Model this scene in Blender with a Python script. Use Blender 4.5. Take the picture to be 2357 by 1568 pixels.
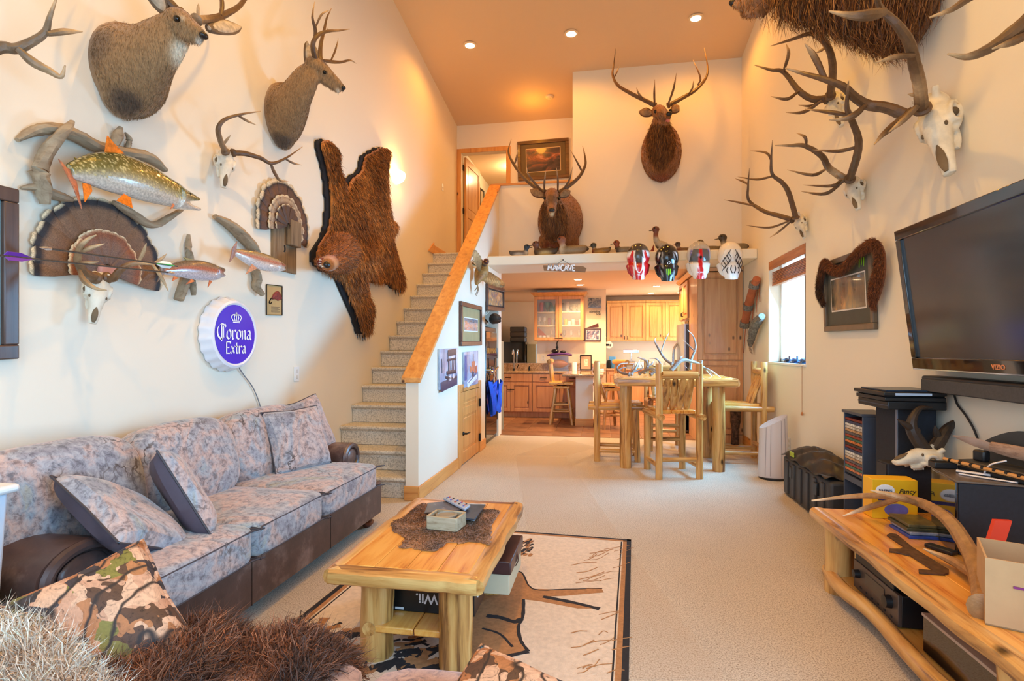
import bpy, bmesh, math, random
import numpy as np
from mathutils import Vector, Matrix, noise as mnoise
for o in list(bpy.data.objects): bpy.data.objects.remove(o)
SC = bpy.context.scene; COL = SC.collection
random.seed(7); RNG = np.random.default_rng(7)
# ---------------------------------------------------------------- camera
F, TH, YH, H = 1250.0, 0.1695, 806.0, 1.35      # focal length in photo pixels, yaw, horizon row, eye height
XL, XH, XR = -2.68, -1.646, 1.97                # left wall, stair wall face, right wall
YB, YS = 8.39, 7.55                             # elk wall, front of the display shelf
cam = bpy.data.cameras.new('camera'); cam.sensor_width = 36; cam.lens = F/2357*36
cam.shift_y = (YH-784)/2357; cam.clip_start = .02; cam.clip_end = 200
co = bpy.data.objects.new('camera', cam); COL.objects.link(co)
co.location = (0, 0, H); co.rotation_euler = (math.pi/2, 0, TH); SC.camera = co
# ---------------------------------------------------------------- colour management, world, lights
vs = SC.view_settings; vs.view_transform = 'Standard'; vs.look = 'None'; vs.gamma = 1; vs.use_curve_mapping = False; vs.exposure = 0.2
W = bpy.data.worlds.new('sky'); SC.world = W; W.use_nodes = True
bg = W.node_tree.nodes['Background']; bg.inputs[0].default_value = (.78, .89, 1, 1); bg.inputs[1].default_value = 2.0
def lamp(name, kind, loc, energy, col, rot=(0,0,0), **k):
    l = bpy.data.lights.new(name, kind); l.energy = energy; l.color = col
    for a, v in k.items(): setattr(l, a, v)
    o = bpy.data.objects.new(name, l); COL.objects.link(o); o.location = loc; o.rotation_euler = rot
    return o
WARM = (1, .39, .04); DAY = (.19, .58, 1)
TILT = math.radians(24)                       # skylight enters the windows slanting downwards
lamp('added_daylight_rear', 'AREA', (-.35, -1.12, 1.9), 34, DAY, (math.pi/2-TILT, 0, 0), shape='RECTANGLE', size=3.6, size_y=2.6, spread=2.0)  # cool light through the added, unseen rear windows
lamp('added_daylight_side', 'AREA', (XR+.05, .1, 1.1), 92, DAY, (math.pi/2-TILT*.5, 0, math.pi/2), shape='RECTANGLE', size=2.0, size_y=2.0, spread=2.3)  # cool light through the added, unseen glass door, aimed at the left wall
lamp('daylight_side_window', 'AREA', (2.16, 6.43, 1.75), 135, DAY, (math.pi/2-TILT, 0, math.pi/2), shape='RECTANGLE', size=1.15, size_y=1.05, spread=2.3)
lamp('added_daylight_kitchen', 'AREA', (XR-.03, 11.6, 1.6), 30, (.8, .9, 1), (math.pi/2, 0, math.pi/2), shape='RECTANGLE', size=1.0, size_y=.9)  # no window built here; added light to brighten the kitchen backsplash
def ceil_z(y): return 5.471+.1227*(9.67-y)
CANS = [(-1.91, 7.58), (-.46, 7.545), (1.185, 7.48)]
UNSEEN_SPOTS = [(-.5, 3.4), (.9, 3.6), (-.5, .8), (.9, .6)]  # unseen spots without fixtures, placed to warm both side walls evenly
for x, y in CANS: lamp('ceiling_spot', 'SPOT', (x, y, ceil_z(y)-.03), 66, WARM, spot_size=2.85, spot_blend=.5, shadow_soft_size=.06)
for x, y in UNSEEN_SPOTS: lamp('ceiling_spot', 'SPOT', (x, y, ceil_z(y)-.03), 230 if x < 0 else 70, (1, .52, .08), spot_size=2.5, spot_blend=.7, shadow_soft_size=.06)
KCANS = [(-.47, 9.65), (-.47, 10.45), (.99, 9.6), (.99, 10.9), (.99, 12.2), (1.6, 12.2)]
for x, y in KCANS: lamp('kitchen_can_bulb', 'SPOT', (x, y, 2.585), 235 if y < 12 else 30, (1, .64, .30), spot_size=2.4, spot_blend=.6, shadow_soft_size=.05)
lamp('landing_bulb', 'POINT', (-1.2, 9.0, 5.2), 8, WARM, shadow_soft_size=.1)
lamp('upstairs_room_bulb', 'POINT', (-1.9, 11.2, 5.0), 25, (1, .7, .38), shadow_soft_size=.1)
lamp('sconce_bulb', 'POINT', (-2.54, 6.66, 3.62), 14, (1, .58, .2), shadow_soft_size=.04)

# ---------------------------------------------------------------- pixel rays onto real planes
cT, sT = math.cos(TH), math.sin(TH)
def ray(x, y):
    a = (x-1178.5)/F; b = (YH-y)/F
    return Vector((a*cT-sT, a*sT+cT, b))
def _hit(r, t): return Vector((0, 0, H))+r*t
def atX(x, y, X): r = ray(x, y); return _hit(r, X/r.x)
def atY(x, y, Y): r = ray(x, y); return _hit(r, Y/r.y)
def atZ(x, y, Z): r = ray(x, y); return _hit(r, (Z-H)/r.z)
def LW(x, y, d=0): return atX(x, y, XL+d)      # d = distance out from the wall
def RW(x, y, d=0): return atX(x, y, XR-d)
def HW(x, y, d=0): return atX(x, y, XH+d)
def BW(x, y, d=0): return atY(x, y, YB-d)

# ---------------------------------------------------------------- materials
MATS = {}
def srgb(*c):
    if len(c) == 1: c = c[0]
    return tuple(((v/255+.055)/1.055)**2.4 if v/255 > .04045 else v/255/12.92 for v in c)+(1,)
class NT:
    def __init__(s, name):
        s.m = bpy.data.materials.new(name); s.m.use_nodes = True; s.t = s.m.node_tree; s.p = s.t.nodes['Principled BSDF']
        s.o = s.t.nodes['Material Output']
    def n(s, typ, **k):
        d = s.t.nodes.new('ShaderNode'+typ)
        for a, v in k.items():
            if a.startswith('_'): d.inputs[a[1:].replace('_', ' ')].default_value = v
            else: setattr(d, a, v)
        return d
    def l(s, a, b): s.t.links.new(a, b)
    def coord(s, scale=(1,1,1), kind='Object', rot=(0,0,0)):
        c = s.n('TexCoord'); mp = s.n('Mapping'); mp.inputs['Scale'].default_value = scale; mp.inputs['Rotation'].default_value = rot
        s.l(c.outputs[kind], mp.inputs['Vector']); return mp.outputs[0]
    def ramp(s, fac, stops, interp='LINEAR'):
        r = s.n('ValToRGB'); r.color_ramp.interpolation = interp; e = r.color_ramp.elements
        while len(e) < len(stops): e.new(.5)
        for i, (p, c) in enumerate(stops): e[i].position = p; e[i].color = c if len(c) == 4 else tuple(c)+(1,)
        s.l(fac, r.inputs[0]); return r.outputs[0]
    def noise(s, vec, scale=5, detail=4, rough=.55, dist=0):
        d = s.n('TexNoise'); d.inputs['Scale'].default_value = scale; d.inputs['Detail'].default_value = detail
        d.inputs['Roughness'].default_value = rough; d.inputs['Distortion'].default_value = dist
        s.l(vec, d.inputs['Vector']); return d.outputs['Fac']
    def mix(s, f, a, b, mode='MIX'):
        d = s.n('MixRGB', blend_type=mode)
        for i, v in enumerate((f, a, b)):
            if hasattr(v, 'links'): s.l(v, d.inputs[i])
            elif isinstance(v, (int, float)): d.inputs[i].default_value = v if i == 0 else (v, v, v, 1)
            else: d.inputs[i].default_value = v
        return d.outputs[0]
    def bump(s, h, strength=.3, dist=.01):
        b = s.n('Bump'); b.inputs['Strength'].default_value = strength; b.inputs['Distance'].default_value = dist
        s.l(h, b.inputs['Height']); s.l(b.outputs[0], s.p.inputs['Normal'])
    def base(s, c):
        if hasattr(c, 'links'): s.l(c, s.p.inputs['Base Color'])
        else: s.p.inputs['Base Color'].default_value = c
    def set(s, **k):
        for a, v in k.items(): s.p.inputs[a.replace('_', ' ')].default_value = v
        return s
def mat(name, col, rough=.6, metal=0, var=.08, vs_=8, bump=0, bs=60, **k):
    if name in MATS: return MATS[name]
    t = NT(name); c = srgb(col) if len(col) == 3 else col
    if var:
        v = t.coord(); f = t.noise(v, vs_, 5)
        d = tuple(x*(1-var*1.6) for x in c[:3])+(1,); l = tuple(min(1, x*(1+var)) for x in c[:3])+(1,)
        t.base(t.ramp(f, [(.3, d), (.7, l)]))
        if bump: t.bump(t.noise(v, bs, 3), bump)
    else: t.base(c)
    t.set(Roughness=rough, Metallic=metal, **k); MATS[name] = t.m; return t.m
def attr_mat(name, rough=.7, var=.12, vs_=40, stretch=(1,1,1), bump=.2, bs=80, **k):
    if name in MATS: return MATS[name]
    t = NT(name); a = t.n('Attribute'); a.attribute_name = 'Col'
    v = t.coord(stretch); f = t.noise(v, vs_, 4)
    g = t.ramp(f, [(.25, (1-var*2,)*3), (.75, (1+var,)*3)])
    t.base(t.mix(1, a.outputs['Color'], g, 'MULTIPLY'))
    if bump: t.bump(t.noise(v, bs, 3), bump)
    t.set(Roughness=rough, **k); MATS[name] = t.m; return t.m
def wood(name, c1, c2, dark, axis=0, scale=3, rough=.32, knots=True, coat=.25, pos=(.25, .42, .72)):
    """grain runs along the axis given"""
    if name in MATS: return MATS[name]
    t = NT(name); s = [scale*6]*3; s[axis] = scale*.45
    v = t.coord(tuple(s)); f = t.noise(v, 1.6, 6, .6, .6)
    c = t.ramp(f, [(pos[0], srgb(dark)), (pos[1], srgb(c1)), (pos[2], srgb(c2))])
    if knots:
        s2 = [3.2]*3; s2[axis] = 1.6; v2 = t.coord(tuple(s2)); vo = t.n('TexVoronoi'); vo.inputs['Scale'].default_value = 1.7; t.l(v2, vo.inputs['Vector'])
        k = t.ramp(vo.outputs['Distance'], [(.05, (1,1,1)), (.12, (0,0,0))]); c = t.mix(k, c, srgb([x*.45 for x in dark]))
    t.base(c); t.bump(f, .12, .004); t.set(Roughness=rough, Coat_Weight=coat, Coat_Roughness=.15); MATS[name] = t.m; return t.m
def emit(name, col, st):
    if name in MATS: return MATS[name]
    t = NT(name); t.set(Emission_Color=srgb(col), Emission_Strength=st, Roughness=.5); t.base(srgb(col)); MATS[name] = t.m; return t.m

# ---------------------------------------------------------------- mesh building
def V(*a): return Vector(a[0]) if len(a) == 1 else Vector(a)
def frame(t, up):
    t = V(t).normalized(); up = V(up); s = t.cross(up)
    if s.length < 1e-4: s = t.cross(V(1, 0, 0)) if abs(t.x) < .9 else t.cross(V(0, 1, 0))
    s.normalize(); return s, s.cross(t).normalized()*1.0, t
def catmull(pts, res):
    P = np.array([list(p) for p in pts], float); n = len(P)
    if n < 3 or res <= 1: return P
    Q = np.vstack([2*P[0]-P[1], P, 2*P[-1]-P[-2]]); out = []
    for i in range(n-1):
        a, b, c, d = Q[i:i+4]
        for j in range(res):
            u = j/res; out.append(.5*((2*b)+(c-a)*u+(2*a-5*b+4*c-d)*u*u+(3*b-a-3*c+d)*u**3))
    out.append(P[-1]); return np.array(out)
class MB:
    def __init__(s): s.v = []; s.f = []
    def add(s, vs_, fs):
        o = len(s.v); s.v += [tuple(p) for p in vs_]; s.f += [tuple(i+o for i in f) for f in fs]; return s
    def hexa(s, c8): return s.add(c8, [(0,3,2,1), (4,5,6,7), (0,1,5,4), (1,2,6,5), (2,3,7,6), (3,0,4,7)])
    def box(s, lo, hi):
        x0, y0, z0 = lo; x1, y1, z1 = hi
        return s.hexa([(x0,y0,z0), (x1,y0,z0), (x1,y1,z0), (x0,y1,z0), (x0,y0,z1), (x1,y0,z1), (x1,y1,z1), (x0,y1,z1)])
    def cbox(s, c, size, M=None):
        h = [q/2 for q in size]; P = [V(a*h[0], b*h[1], e*h[2]) for e in (-1, 1) for a, b in ((-1,-1), (1,-1), (1,1), (-1,1))]
        if M: P = [M @ p for p in P]
        return s.hexa([p+V(c) for p in P])
    def prism(s, pts, ext):
        """closed outline of 3D points extruded by vector ext"""
        n = len(pts); e = V(ext); A = [V(p) for p in pts]
        return s.add(A+[p+e for p in A], [tuple(range(n))[::-1], tuple(range(n, 2*n))]+[(i, (i+1) % n, n+(i+1) % n, n+i) for i in range(n)])
    def sweep(s, pts, ra, rb=None, up=(0,0,1), n=10, res=5, cap=True, rough=0, pw=1):
        k = len(pts); pt_ = rb is None
        if isinstance(ra, (int, float)): ra = [ra]*k
        rb = ra if rb is None else ([rb]*k if isinstance(rb, (int, float)) else rb)
        D = catmull([list(p)+[a, b] for p, a, b in zip(pts, ra, rb)], res); m = len(D); rows = []
        P = [V(d[:3]) for d in D]; upv = V(up); ps = None
        for i in range(m):
            t = P[min(i+1, m-1)]-P[max(i-1, 0)]
            if t.length < 1e-7: t = V(0, 0, 1)
            sd, vv, _ = frame(t, upv)
            if ps is not None:
                if pt_:
                    tn = t.normalized(); sd = ps-tn*ps.dot(tn); sd = sd.normalized() if sd.length > 1e-6 else ps; vv = sd.cross(tn)
                elif sd.dot(ps) < 0: sd, vv = -sd, -vv
            ps = sd; ring = []
            for j in range(n):
                a = 2*math.pi*j/n; w = 1+(rough*math.sin(3*j+i*1.7)*math.cos(i*.9+j) if rough else 0)
                ca, sa = math.cos(a), math.sin(a)
                if pw != 1: ca = math.copysign(abs(ca)**pw, ca); sa = math.copysign(abs(sa)**pw, sa)
                ring.append(P[i]+sd*(max(D[i,3], 1e-4)*ca*w)+vv*(max(D[i,4], 1e-4)*sa*w))
            rows.append(ring)
        vs_ = [p for r in rows for p in r]
        fs = [(i*n+j, i*n+(j+1) % n, (i+1)*n+(j+1) % n, (i+1)*n+j) for i in range(m-1) for j in range(n)]
        if cap: fs += [tuple(range(n))[::-1], tuple(range((m-1)*n, m*n))]
        return s.add(vs_, fs)
    def tube(s, a, b, r, r2=None, n=12): return s.sweep([a, b], [r, r if r2 is None else r2], n=n, res=1)
    def ball(s, c, r, n=12, m=8, M=None):
        r = (r, r, r) if isinstance(r, (int, float)) else r; c = V(c); vs_ = []
        for i in range(1, m):
            t = math.pi*i/m
            for j in range(n):
                a = 2*math.pi*j/n; p = V(r[0]*math.sin(t)*math.cos(a), r[1]*math.sin(t)*math.sin(a), r[2]*math.cos(t))
                vs_.append(c+(M @ p if M else p))
        top = V(0, 0, r[2]); top = M @ top if M else top
        vs_ += [c+top, c-top]; T = len(vs_)-2; fs = []
        for i in range(m-2):
            for j in range(n): fs.append((i*n+j, (i+1)*n+j, (i+1)*n+(j+1) % n, i*n+(j+1) % n))
        for j in range(n): fs.append((T, j, (j+1) % n)); fs.append((T+1, (m-2)*n+(j+1) % n, (m-2)*n+j))
        return s.add(vs_, fs)
    def lathe(s, c, prof, axis=(0,0,1), n=24, ref=None):
        """profile of (radius, height) pairs turned around the axis through c"""
        ax = V(axis).normalized(); sd, vv, _ = frame(ax, (0,0,1) if abs(ax.z) < .9 else (0,1,0)); c = V(c)
        vs_ = [c+ax*h+(sd*math.cos(2*math.pi*j/n)+vv*math.sin(2*math.pi*j/n))*max(r, 1e-5) for r, h in prof for j in range(n)]; m = len(prof)
        fs = [(i*n+j, i*n+(j+1) % n, (i+1)*n+(j+1) % n, (i+1)*n+j) for i in range(m-1) for j in range(n)]
        fs += [tuple(range(n))[::-1], tuple(range((m-1)*n, m*n))]
        return s.add(vs_, fs)
    def grid(s, rows, close=False, thick=None):
        """rows of points -> surface; thick = offset vector gives a solid sheet"""
        m, n = len(rows), len(rows[0]); A = [V(p) for r in rows for p in r]
        fs = [(i*n+j, i*n+j+1, (i+1)*n+j+1, (i+1)*n+j) for i in range(m-1) for j in range(n-1)]
        if thick is None: return s.add(A, fs)
        k = m*n; t = V(thick); B = [p+t for p in A]
        fs2 = [tuple(i+k for i in f)[::-1] for f in fs]
        bd = [(0, j) for j in range(n)]+[(i, n-1) for i in range(1, m)]+[(m-1, j) for j in range(n-2, -1, -1)]+[(i, 0) for i in range(m-2, 0, -1)]
        bi = [i*n+j for i, j in bd]; q = len(bi)
        return s.add(A+B, fs+fs2+[(bi[(i+1) % q], bi[i], bi[i]+k, bi[(i+1) % q]+k) for i in range(q)])
    def mesh(s, name, off=(0,0,0)):
        me = bpy.data.meshes.new(name); o = V(off); me.from_pydata([tuple(V(p)-o) for p in s.v], [], s.f)
        bm = bmesh.new(); bm.from_mesh(me); bmesh.ops.recalc_face_normals(bm, faces=bm.faces); bm.to_mesh(me); bm.free(); me.update(); return me
    def build(s, name, m, parent=None, smooth=True, bevel=0, seg=2, angle=.6, world=True, me=None):
        off = (0,0,0)
        if parent is not None and world: off = parent.get('org', tuple(parent.location))
        org = (0,0,0)
        if parent is None:
            A = np.array([list(p) for p in s.v]); org = ((A[:,0].min()+A[:,0].max())/2, (A[:,1].min()+A[:,1].max())/2, A[:,2].min()); off = org
        me = me or s.mesh(name, off)
        return link(name, me, m, parent, org, smooth, bevel, seg, angle)
def link(name, me, m, parent=None, org=(0,0,0), smooth=True, bevel=0, seg=2, angle=.6):
    if m is not None and not me.materials:
        for q in (m if isinstance(m, (list, tuple)) else [m]): me.materials.append(q)
    if smooth: me.polygons.foreach_set('use_smooth', [True]*len(me.polygons))
    o = bpy.data.objects.new(name, me); COL.objects.link(o); o.location = org
    if parent is not None: o.parent = parent
    else: o['org'] = tuple(org)
    if parent is not None: o['org'] = tuple(parent.get('org', tuple(parent.location)))
    if bevel:
        b = o.modifiers.new('bevel', 'BEVEL'); b.width = bevel; b.segments = seg; b.limit_method = 'ANGLE'; b.angle_limit = .6
    if smooth:
        try: me.set_sharp_from_angle(angle=angle)
        except Exception: pass
    return o
def thing(name, label, cat, loc=(0,0,0), group=None):
    o = bpy.data.objects.new(name, None); COL.objects.link(o); o.location = loc; o.empty_display_size = .1; o['org'] = tuple(loc)
    return tag(o, label, cat, group)
def tag(o, label, cat, group=None):
    o['label'] = label; o['category'] = cat
    if group: o['group'] = group
    return o
def struct(o, label=None):
    o['kind'] = 'structure'
    if label: o['label'] = label
    return o
def stuff(o, label=None):
    o['kind'] = 'stuff'
    if label: o['label'] = label
    return o
def dup(root, loc=None, rz=None, label=None):
    r = root.copy(); COL.objects.link(r)
    if loc is not None: r.location = loc
    if rz is not None: r.rotation_euler = (0, 0, rz)
    if label: r['label'] = label
    for ch in list(root.children):
        c = ch.copy(); COL.objects.link(c); c.parent = r
        for g in list(ch.children): d = g.copy(); COL.objects.link(d); d.parent = c
    return r
def box(name, lo, hi, m, parent=None, bevel=0, **k):
    return MB().box(lo, hi).build(name, m, parent, smooth=bool(bevel), bevel=bevel, **k)
def blob(mb, voxel=.012, it=6):
    """several overlapping closed shapes fused into one continuous surface"""
    me = mb.mesh('tmp'); o = bpy.data.objects.new('tmp', me); COL.objects.link(o)
    r = o.modifiers.new('r', 'REMESH'); r.mode = 'VOXEL'; r.voxel_size = voxel
    if it: q = o.modifiers.new('s', 'SMOOTH'); q.iterations = it; q.factor = .5
    dg = bpy.context.evaluated_depsgraph_get(); out = bpy.data.meshes.new_from_object(o.evaluated_get(dg))
    bpy.data.objects.remove(o); return out
def coords(me):
    a = np.empty(len(me.vertices)*3); me.vertices.foreach_get('co', a); return a.reshape(-1, 3)
def paint(me, fn):
    """fn(coords) -> N x 3 sRGB bytes"""
    c = np.clip(np.asarray(fn(coords(me)), float)/255, 0, 1); c = np.where(c > .04045, ((c+.055)/1.055)**2.4, c/12.92)
    at = me.color_attributes.new('Col', 'FLOAT_COLOR', 'POINT'); at.data.foreach_set('color', np.hstack([c, np.ones((len(c), 1))]).ravel()); return me
def shift(me, org): me.transform(Matrix.Translation(-V(org))); return me
def sstep(x, a, b): t = np.clip((x-a)/(b-a), 0, 1); return (t*t*(3-2*t))[:, None] if np.ndim(t) else t*t*(3-2*t)
def strands(me, n, length, width, comb=(0,0,-1), lift=.5, cols=((90,50,20),), jit=.35, mask=None, curl=0, seed=3, colfn=None):
    """thin tapering hairs standing on a mesh; returns one mesh with a colour attribute"""
    R = np.random.default_rng(seed); me.calc_loop_triangles(); T = np.empty(len(me.loop_triangles)*3, int); me.loop_triangles.foreach_get('vertices', T); T = T.reshape(-1, 3)
    P = coords(me); a, b, c = P[T[:,0]], P[T[:,1]], P[T[:,2]]; N = np.cross(b-a, c-a); A = np.linalg.norm(N, axis=1)+1e-12; N /= A[:,None]
    ok = np.ones(len(T), bool) if mask is None else mask((a+b+c)/3, N)
    w = np.where(ok, A, 0); w = w/w.sum(); i = R.choice(len(T), n, p=w); u, v = R.random(n), R.random(n); fl = u+v > 1; u[fl], v[fl] = 1-u[fl], 1-v[fl]
    p = a[i]+(b[i]-a[i])*u[:,None]+(c[i]-a[i])*v[:,None]; nn = N[i]
    cm = np.array(comb(p) if callable(comb) else np.tile(comb, (n, 1)), float); cm = cm-nn*(cm*nn).sum(1)[:,None]*.8
    L = (length*(.6+.8*R.random(n)))[:,None]
    d1 = nn*lift+cm*(1-lift)+R.normal(0, jit, (n, 3)); d1 /= np.linalg.norm(d1, axis=1)[:,None]
    d2 = nn*lift*.3+cm*(1.2-lift)+R.normal(0, jit+curl, (n, 3)); d2 /= np.linalg.norm(d2, axis=1)[:,None]
    sd = np.cross(d1, R.normal(0, 1, (n, 3))); sd /= np.linalg.norm(sd, axis=1)[:,None]; sd *= width
    m1 = p+d1*L*.5; m2 = m1+d2*L*.5
    VV = np.stack([p-sd, p+sd, m1-sd*.8, m1+sd*.8, m2], 1).reshape(-1, 3); k = np.arange(n)[:,None]*5
    Q = np.hstack([k, k+1, k+3, k+2]); TT = np.hstack([k+2, k+3, k+4])
    o = bpy.data.meshes.new('fur'); o.vertices.add(n*5); o.vertices.foreach_set('co', VV.ravel())
    o.loops.add(n*7); o.polygons.add(n*2); li = np.hstack([Q, TT]).ravel(); o.loops.foreach_set('vertex_index', li)
    o.polygons.foreach_set('loop_start', (np.arange(n)[:,None]*7+np.array([0, 4])).ravel()); o.update(calc_edges=True); o.validate()
    cc = np.array(cols, float)[R.integers(0, len(cols), n)]*(.8+.4*R.random((n, 1))) if colfn is None else colfn(p, R)
    C = np.repeat(cc, 5, axis=0); paint(o, lambda q: C); return o
# ================================================================= the setting
def plaster(name, col, strength=.25):
    t = NT(name); v = t.coord(); t.base(srgb(col)); a = t.noise(v, 9, 6, .6, .4)
    t.bump(a, strength, .004); t.set(Roughness=.75, Specular_IOR_Level=.35); return t.m
m_wall = plaster('cream_plaster', (238, 228, 208)); m_ceil = plaster('ceiling_plaster', (226, 196, 158), .15)
def carpet(name, c1, c2, sc):
    t = NT(name); v = t.coord(); f = t.noise(v, sc, 4, .75); g = t.noise(v, 2.2, 3)
    c = t.ramp(f, [(.34, srgb(c1)), (.54, srgb(c2))]); c = t.mix(.25, c, t.ramp(g, [(.3, (.72,.72,.72)), (.7, (1,1,1))]), 'MULTIPLY')
    t.base(c); t.bump(f, .7, .012); t.set(Roughness=.95, Specular_IOR_Level=.1); return t.m
m_carpet = carpet('beige_carpet', (150, 124, 100), (232, 216, 196), 140)
m_stairc = carpet('flecked_stair_carpet', (160, 152, 136), (230, 220, 202), 75)
m_trim = wood('orange_pine_trim', (214, 146, 72), (236, 172, 92), (186, 110, 44), 1, 2, .38)
m_trimz = wood('orange_pine_trim_upright', (206, 142, 76), (228, 168, 94), (176, 108, 48), 2, 2, .38)
m_trimx = wood('orange_pine_trim_across', (206, 142, 76), (228, 168, 94), (176, 108, 48), 0, 2, .38)
m_dark = mat('black_iron', (30, 28, 27), .45, .6, var=0)
m_white = mat('white_plastic', (232, 232, 228), .4, var=0)
Y0 = -1.2
struct(box('floor', (XL-.3, Y0-.3, -.1), (XR+.3, 8.47, 0), m_carpet))
# kitchen floor: slab with grout, tiles as pieces
t = NT('grout'); t.base(srgb(172, 132, 100)); t.set(Roughness=.9); m_grout = t.m
kf = struct(box('floor', (XL-.3, 8.47, -.1), (XR+.3, 13.3, -.006), m_grout), 'brown tiled kitchen floor')
t = NT('brown_slate_tile'); v = t.coord(); oi = t.n('ObjectInfo'); f = t.noise(v, 3, 6, .6, .8)
c = t.ramp(f, [(.3, srgb(104, 70, 50)), (.5, srgb(146, 98, 66)), (.7, srgb(168, 120, 84))])
c = t.mix(.6, c, t.ramp(oi.outputs['Random'], [(0, (.7,.68,.68)), (1, (1.1,1.02,.95))]), 'MULTIPLY'); t.base(c); t.bump(f, .3, .004); t.set(Roughness=.45); m_tile = t.m
tm = None; ts = .46
for i in range(-6, 5):
    for j in range(9):
        x = i*ts+.09; y = 8.48+j*ts
        if x+ts > XR+.05 or x < XL-.2 or y > 12.6: continue
        if tm is None: o = MB().box((x+.004, y+.004, -.006), (x+ts-.004, y+ts-.004, .004)).build('tile', m_tile, kf, smooth=False, bevel=.004, seg=1); tm = o; x_, y_ = x, y
        else: o = tm.copy(); COL.objects.link(o); o.location = (x-x_, y-y_, 0)
# carpet protection film lying on the carpet along the walkway
t = NT('clear_carpet_film'); t.base(srgb(236, 214, 190)); t.set(Roughness=.3, Alpha=.10); m_film = t.m
def film(name, pts, label):
    mb = MB(); mb.prism([(p.x, p.y, .002) for p in pts], (0, 0, .0025)); tag(mb.build(name, m_film, smooth=False), label, 'floor film', 'protective films on the carpet')
FZ = lambda *a: [atZ(x, y, 0) for x, y in a]
film('floor_film', FZ((1187, 1052), (1303, 1053), (1431, 1240), (1216, 1220)), 'clear protective film strip on the carpet ending at the edge of the rug')
film('floor_film', FZ((1187, 1049), (1300, 1012), (1372, 1030), (1303, 1050)), 'clear protective film strip on the carpet leading towards the kitchen tiles')
film('floor_film', FZ((1456, 1276), (1464, 1284), (1672, 1568), (1458, 1566)), 'clear protective film wedge on the carpet along the right edge of the rug')
# walls
struct(box('wall_left', (XL-.2, Y0, 0), (XL, 13.3, 7.0), m_wall))
wy0, wy1, wz0, wz1 = 5.82, 7.05, 1.21, 2.42            # side window opening
wr = MB().box((XR, 1.15, 0), (XR+.2, wy0, 7)).box((XR, Y0, 0), (XR+.2, -.95, 7)).box((XR, -.95, 2.12), (XR+.2, 1.15, 7)).box((XR, -.95, 0), (XR+.2, 1.15, .04)).box((XR, wy1, 0), (XR+.2, 13.3, 7)).box((XR, wy0, 0), (XR+.2, wy1, wz0)).box((XR, wy0, wz1), (XR+.2, wy1, 7))
struct(wr.build('wall_right', m_wall, smooth=False))
# rear wall behind the camera with tall windows added to let daylight in
rw = MB().box((XL-.2, Y0-.15, 0), (-2.2, Y0, 7)).box((1.5, Y0-.15, 0), (XR+.2, Y0, 7)).box((-2.2, Y0-.15, 0), (1.5, Y0, .6)).box((-2.2, Y0-.15, 4.0), (1.5, Y0, 7))
struct(rw.build('wall_rear', m_wall, smooth=False))
wo = struct(thing('window_2_added', 'unseen tall rear windows added behind the viewer for daylight', 'window', (-.35, Y0-.08, .6))); del wo['category']
wf = MB()
for x in (-2.2, -.97, .26, 1.5): wf.box((x-.05, Y0-.14, .6), (x+.05, Y0-.02, 4.0))
for z in (.6, 2.5, 4.0): wf.box((-2.2, Y0-.14, z-.05), (1.5, Y0-.02, z+.05))
wf.build('window_frame', m_white, wo, smooth=False)
# elk wall above the kitchen opening, with the landing guard wall on its left
bw = MB().box((-.49, YB, 2.62), (XR, YB+.14, 7)).box((XH-.02, YB, 2.62), (-.49, YB+.14, 3.93))
struct(bw.build('wall_back', m_wall, smooth=False))
MB().box((XH-.13, YB-.02, 3.93), (-.49, YB+.16, 3.965)).build('guard_cap', m_trimx, None, bevel=.004); gc = bpy.data.objects['guard_cap']; gc.name = 'trim_1'; struct(gc)
# landing wall with the door, floor of the landing, side wall
LZ, LY = 2.883, 9.67
dx0, dx1, dz1 = -2.60, -1.76, 4.96
lw = MB().box((XL, LY, LZ-.2), (dx0, LY+.14, 7)).box((dx1, LY, LZ-.2), (-.35, LY+.14, 7)).box((dx0, LY, dz1), (dx1, LY+.14, 7))
struct(lw.build('wall_landing', m_wall, smooth=False))
struct(box('wall_landing_side', (-.49, YB+.14, LZ-.2), (-.35, LY, 7), m_wall))
struct(MB().box((XL, 8.26, LZ-.2), (XH-.12, YB+.1, LZ)).box((XL, YB+.1, LZ-.2), (-.35, 13.2, LZ)).build('floor_landing', m_stairc, smooth=False))
struct(box('wall_upstairs', (XL, 12.6, LZ), (-.35, 12.75, 7), m_wall)); struct(box('wall_upstairs_side', (-.9, LY+.14, LZ), (-.8, 12.6, 7), m_wall))
struct(box('ceiling_upstairs', (XL, LY+.14, 5.2), (-.8, 12.6, 5.3), m_ceil))
# sloping ceiling
c0, c1 = ceil_z(Y0-.15), ceil_z(10.0)
cm = MB().hexa([(XL-.2, Y0-.15, c0), (XR+.2, Y0-.15, c0), (XR+.2, 10, c1), (XL-.2, 10, c1), (XL-.2, Y0-.15, c0+.15), (XR+.2, Y0-.15, c0+.15), (XR+.2, 10, c1+.15), (XL-.2, 10, c1+.15)])
struct(cm.build('ceiling', m_ceil, smooth=False))
# shelf beam over the kitchen opening, kitchen ceiling
KC = 2.60
struct(box('ceiling_kitchen', (XL, 8.3, KC), (XR+.2, 13.3, KC+.08), m_ceil))
struct(box('shelf_ledge', (XH+.001, YS, 2.554), (XR-.001, YB, 2.684), m_wall, bevel=.012)).name = 'trim_2'
# kitchen walls
KB, KF = 11.3, 12.9
struct(box('wall_bar', (XL, KB, 0), (.02, KB+.12, KC), m_wall)); struct(box('wall_bar_return', (-.08, KB+.12, 0), (.02, KF, KC), m_wall))
struct(box('wall_kitchen_far', (-.08, KF, 0), (XR, KF+.12, KC), m_wall))
struct(box('wall_stair_rear', (XL, 8.52, 0), (XH, 8.6, KC), m_wall))
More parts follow.
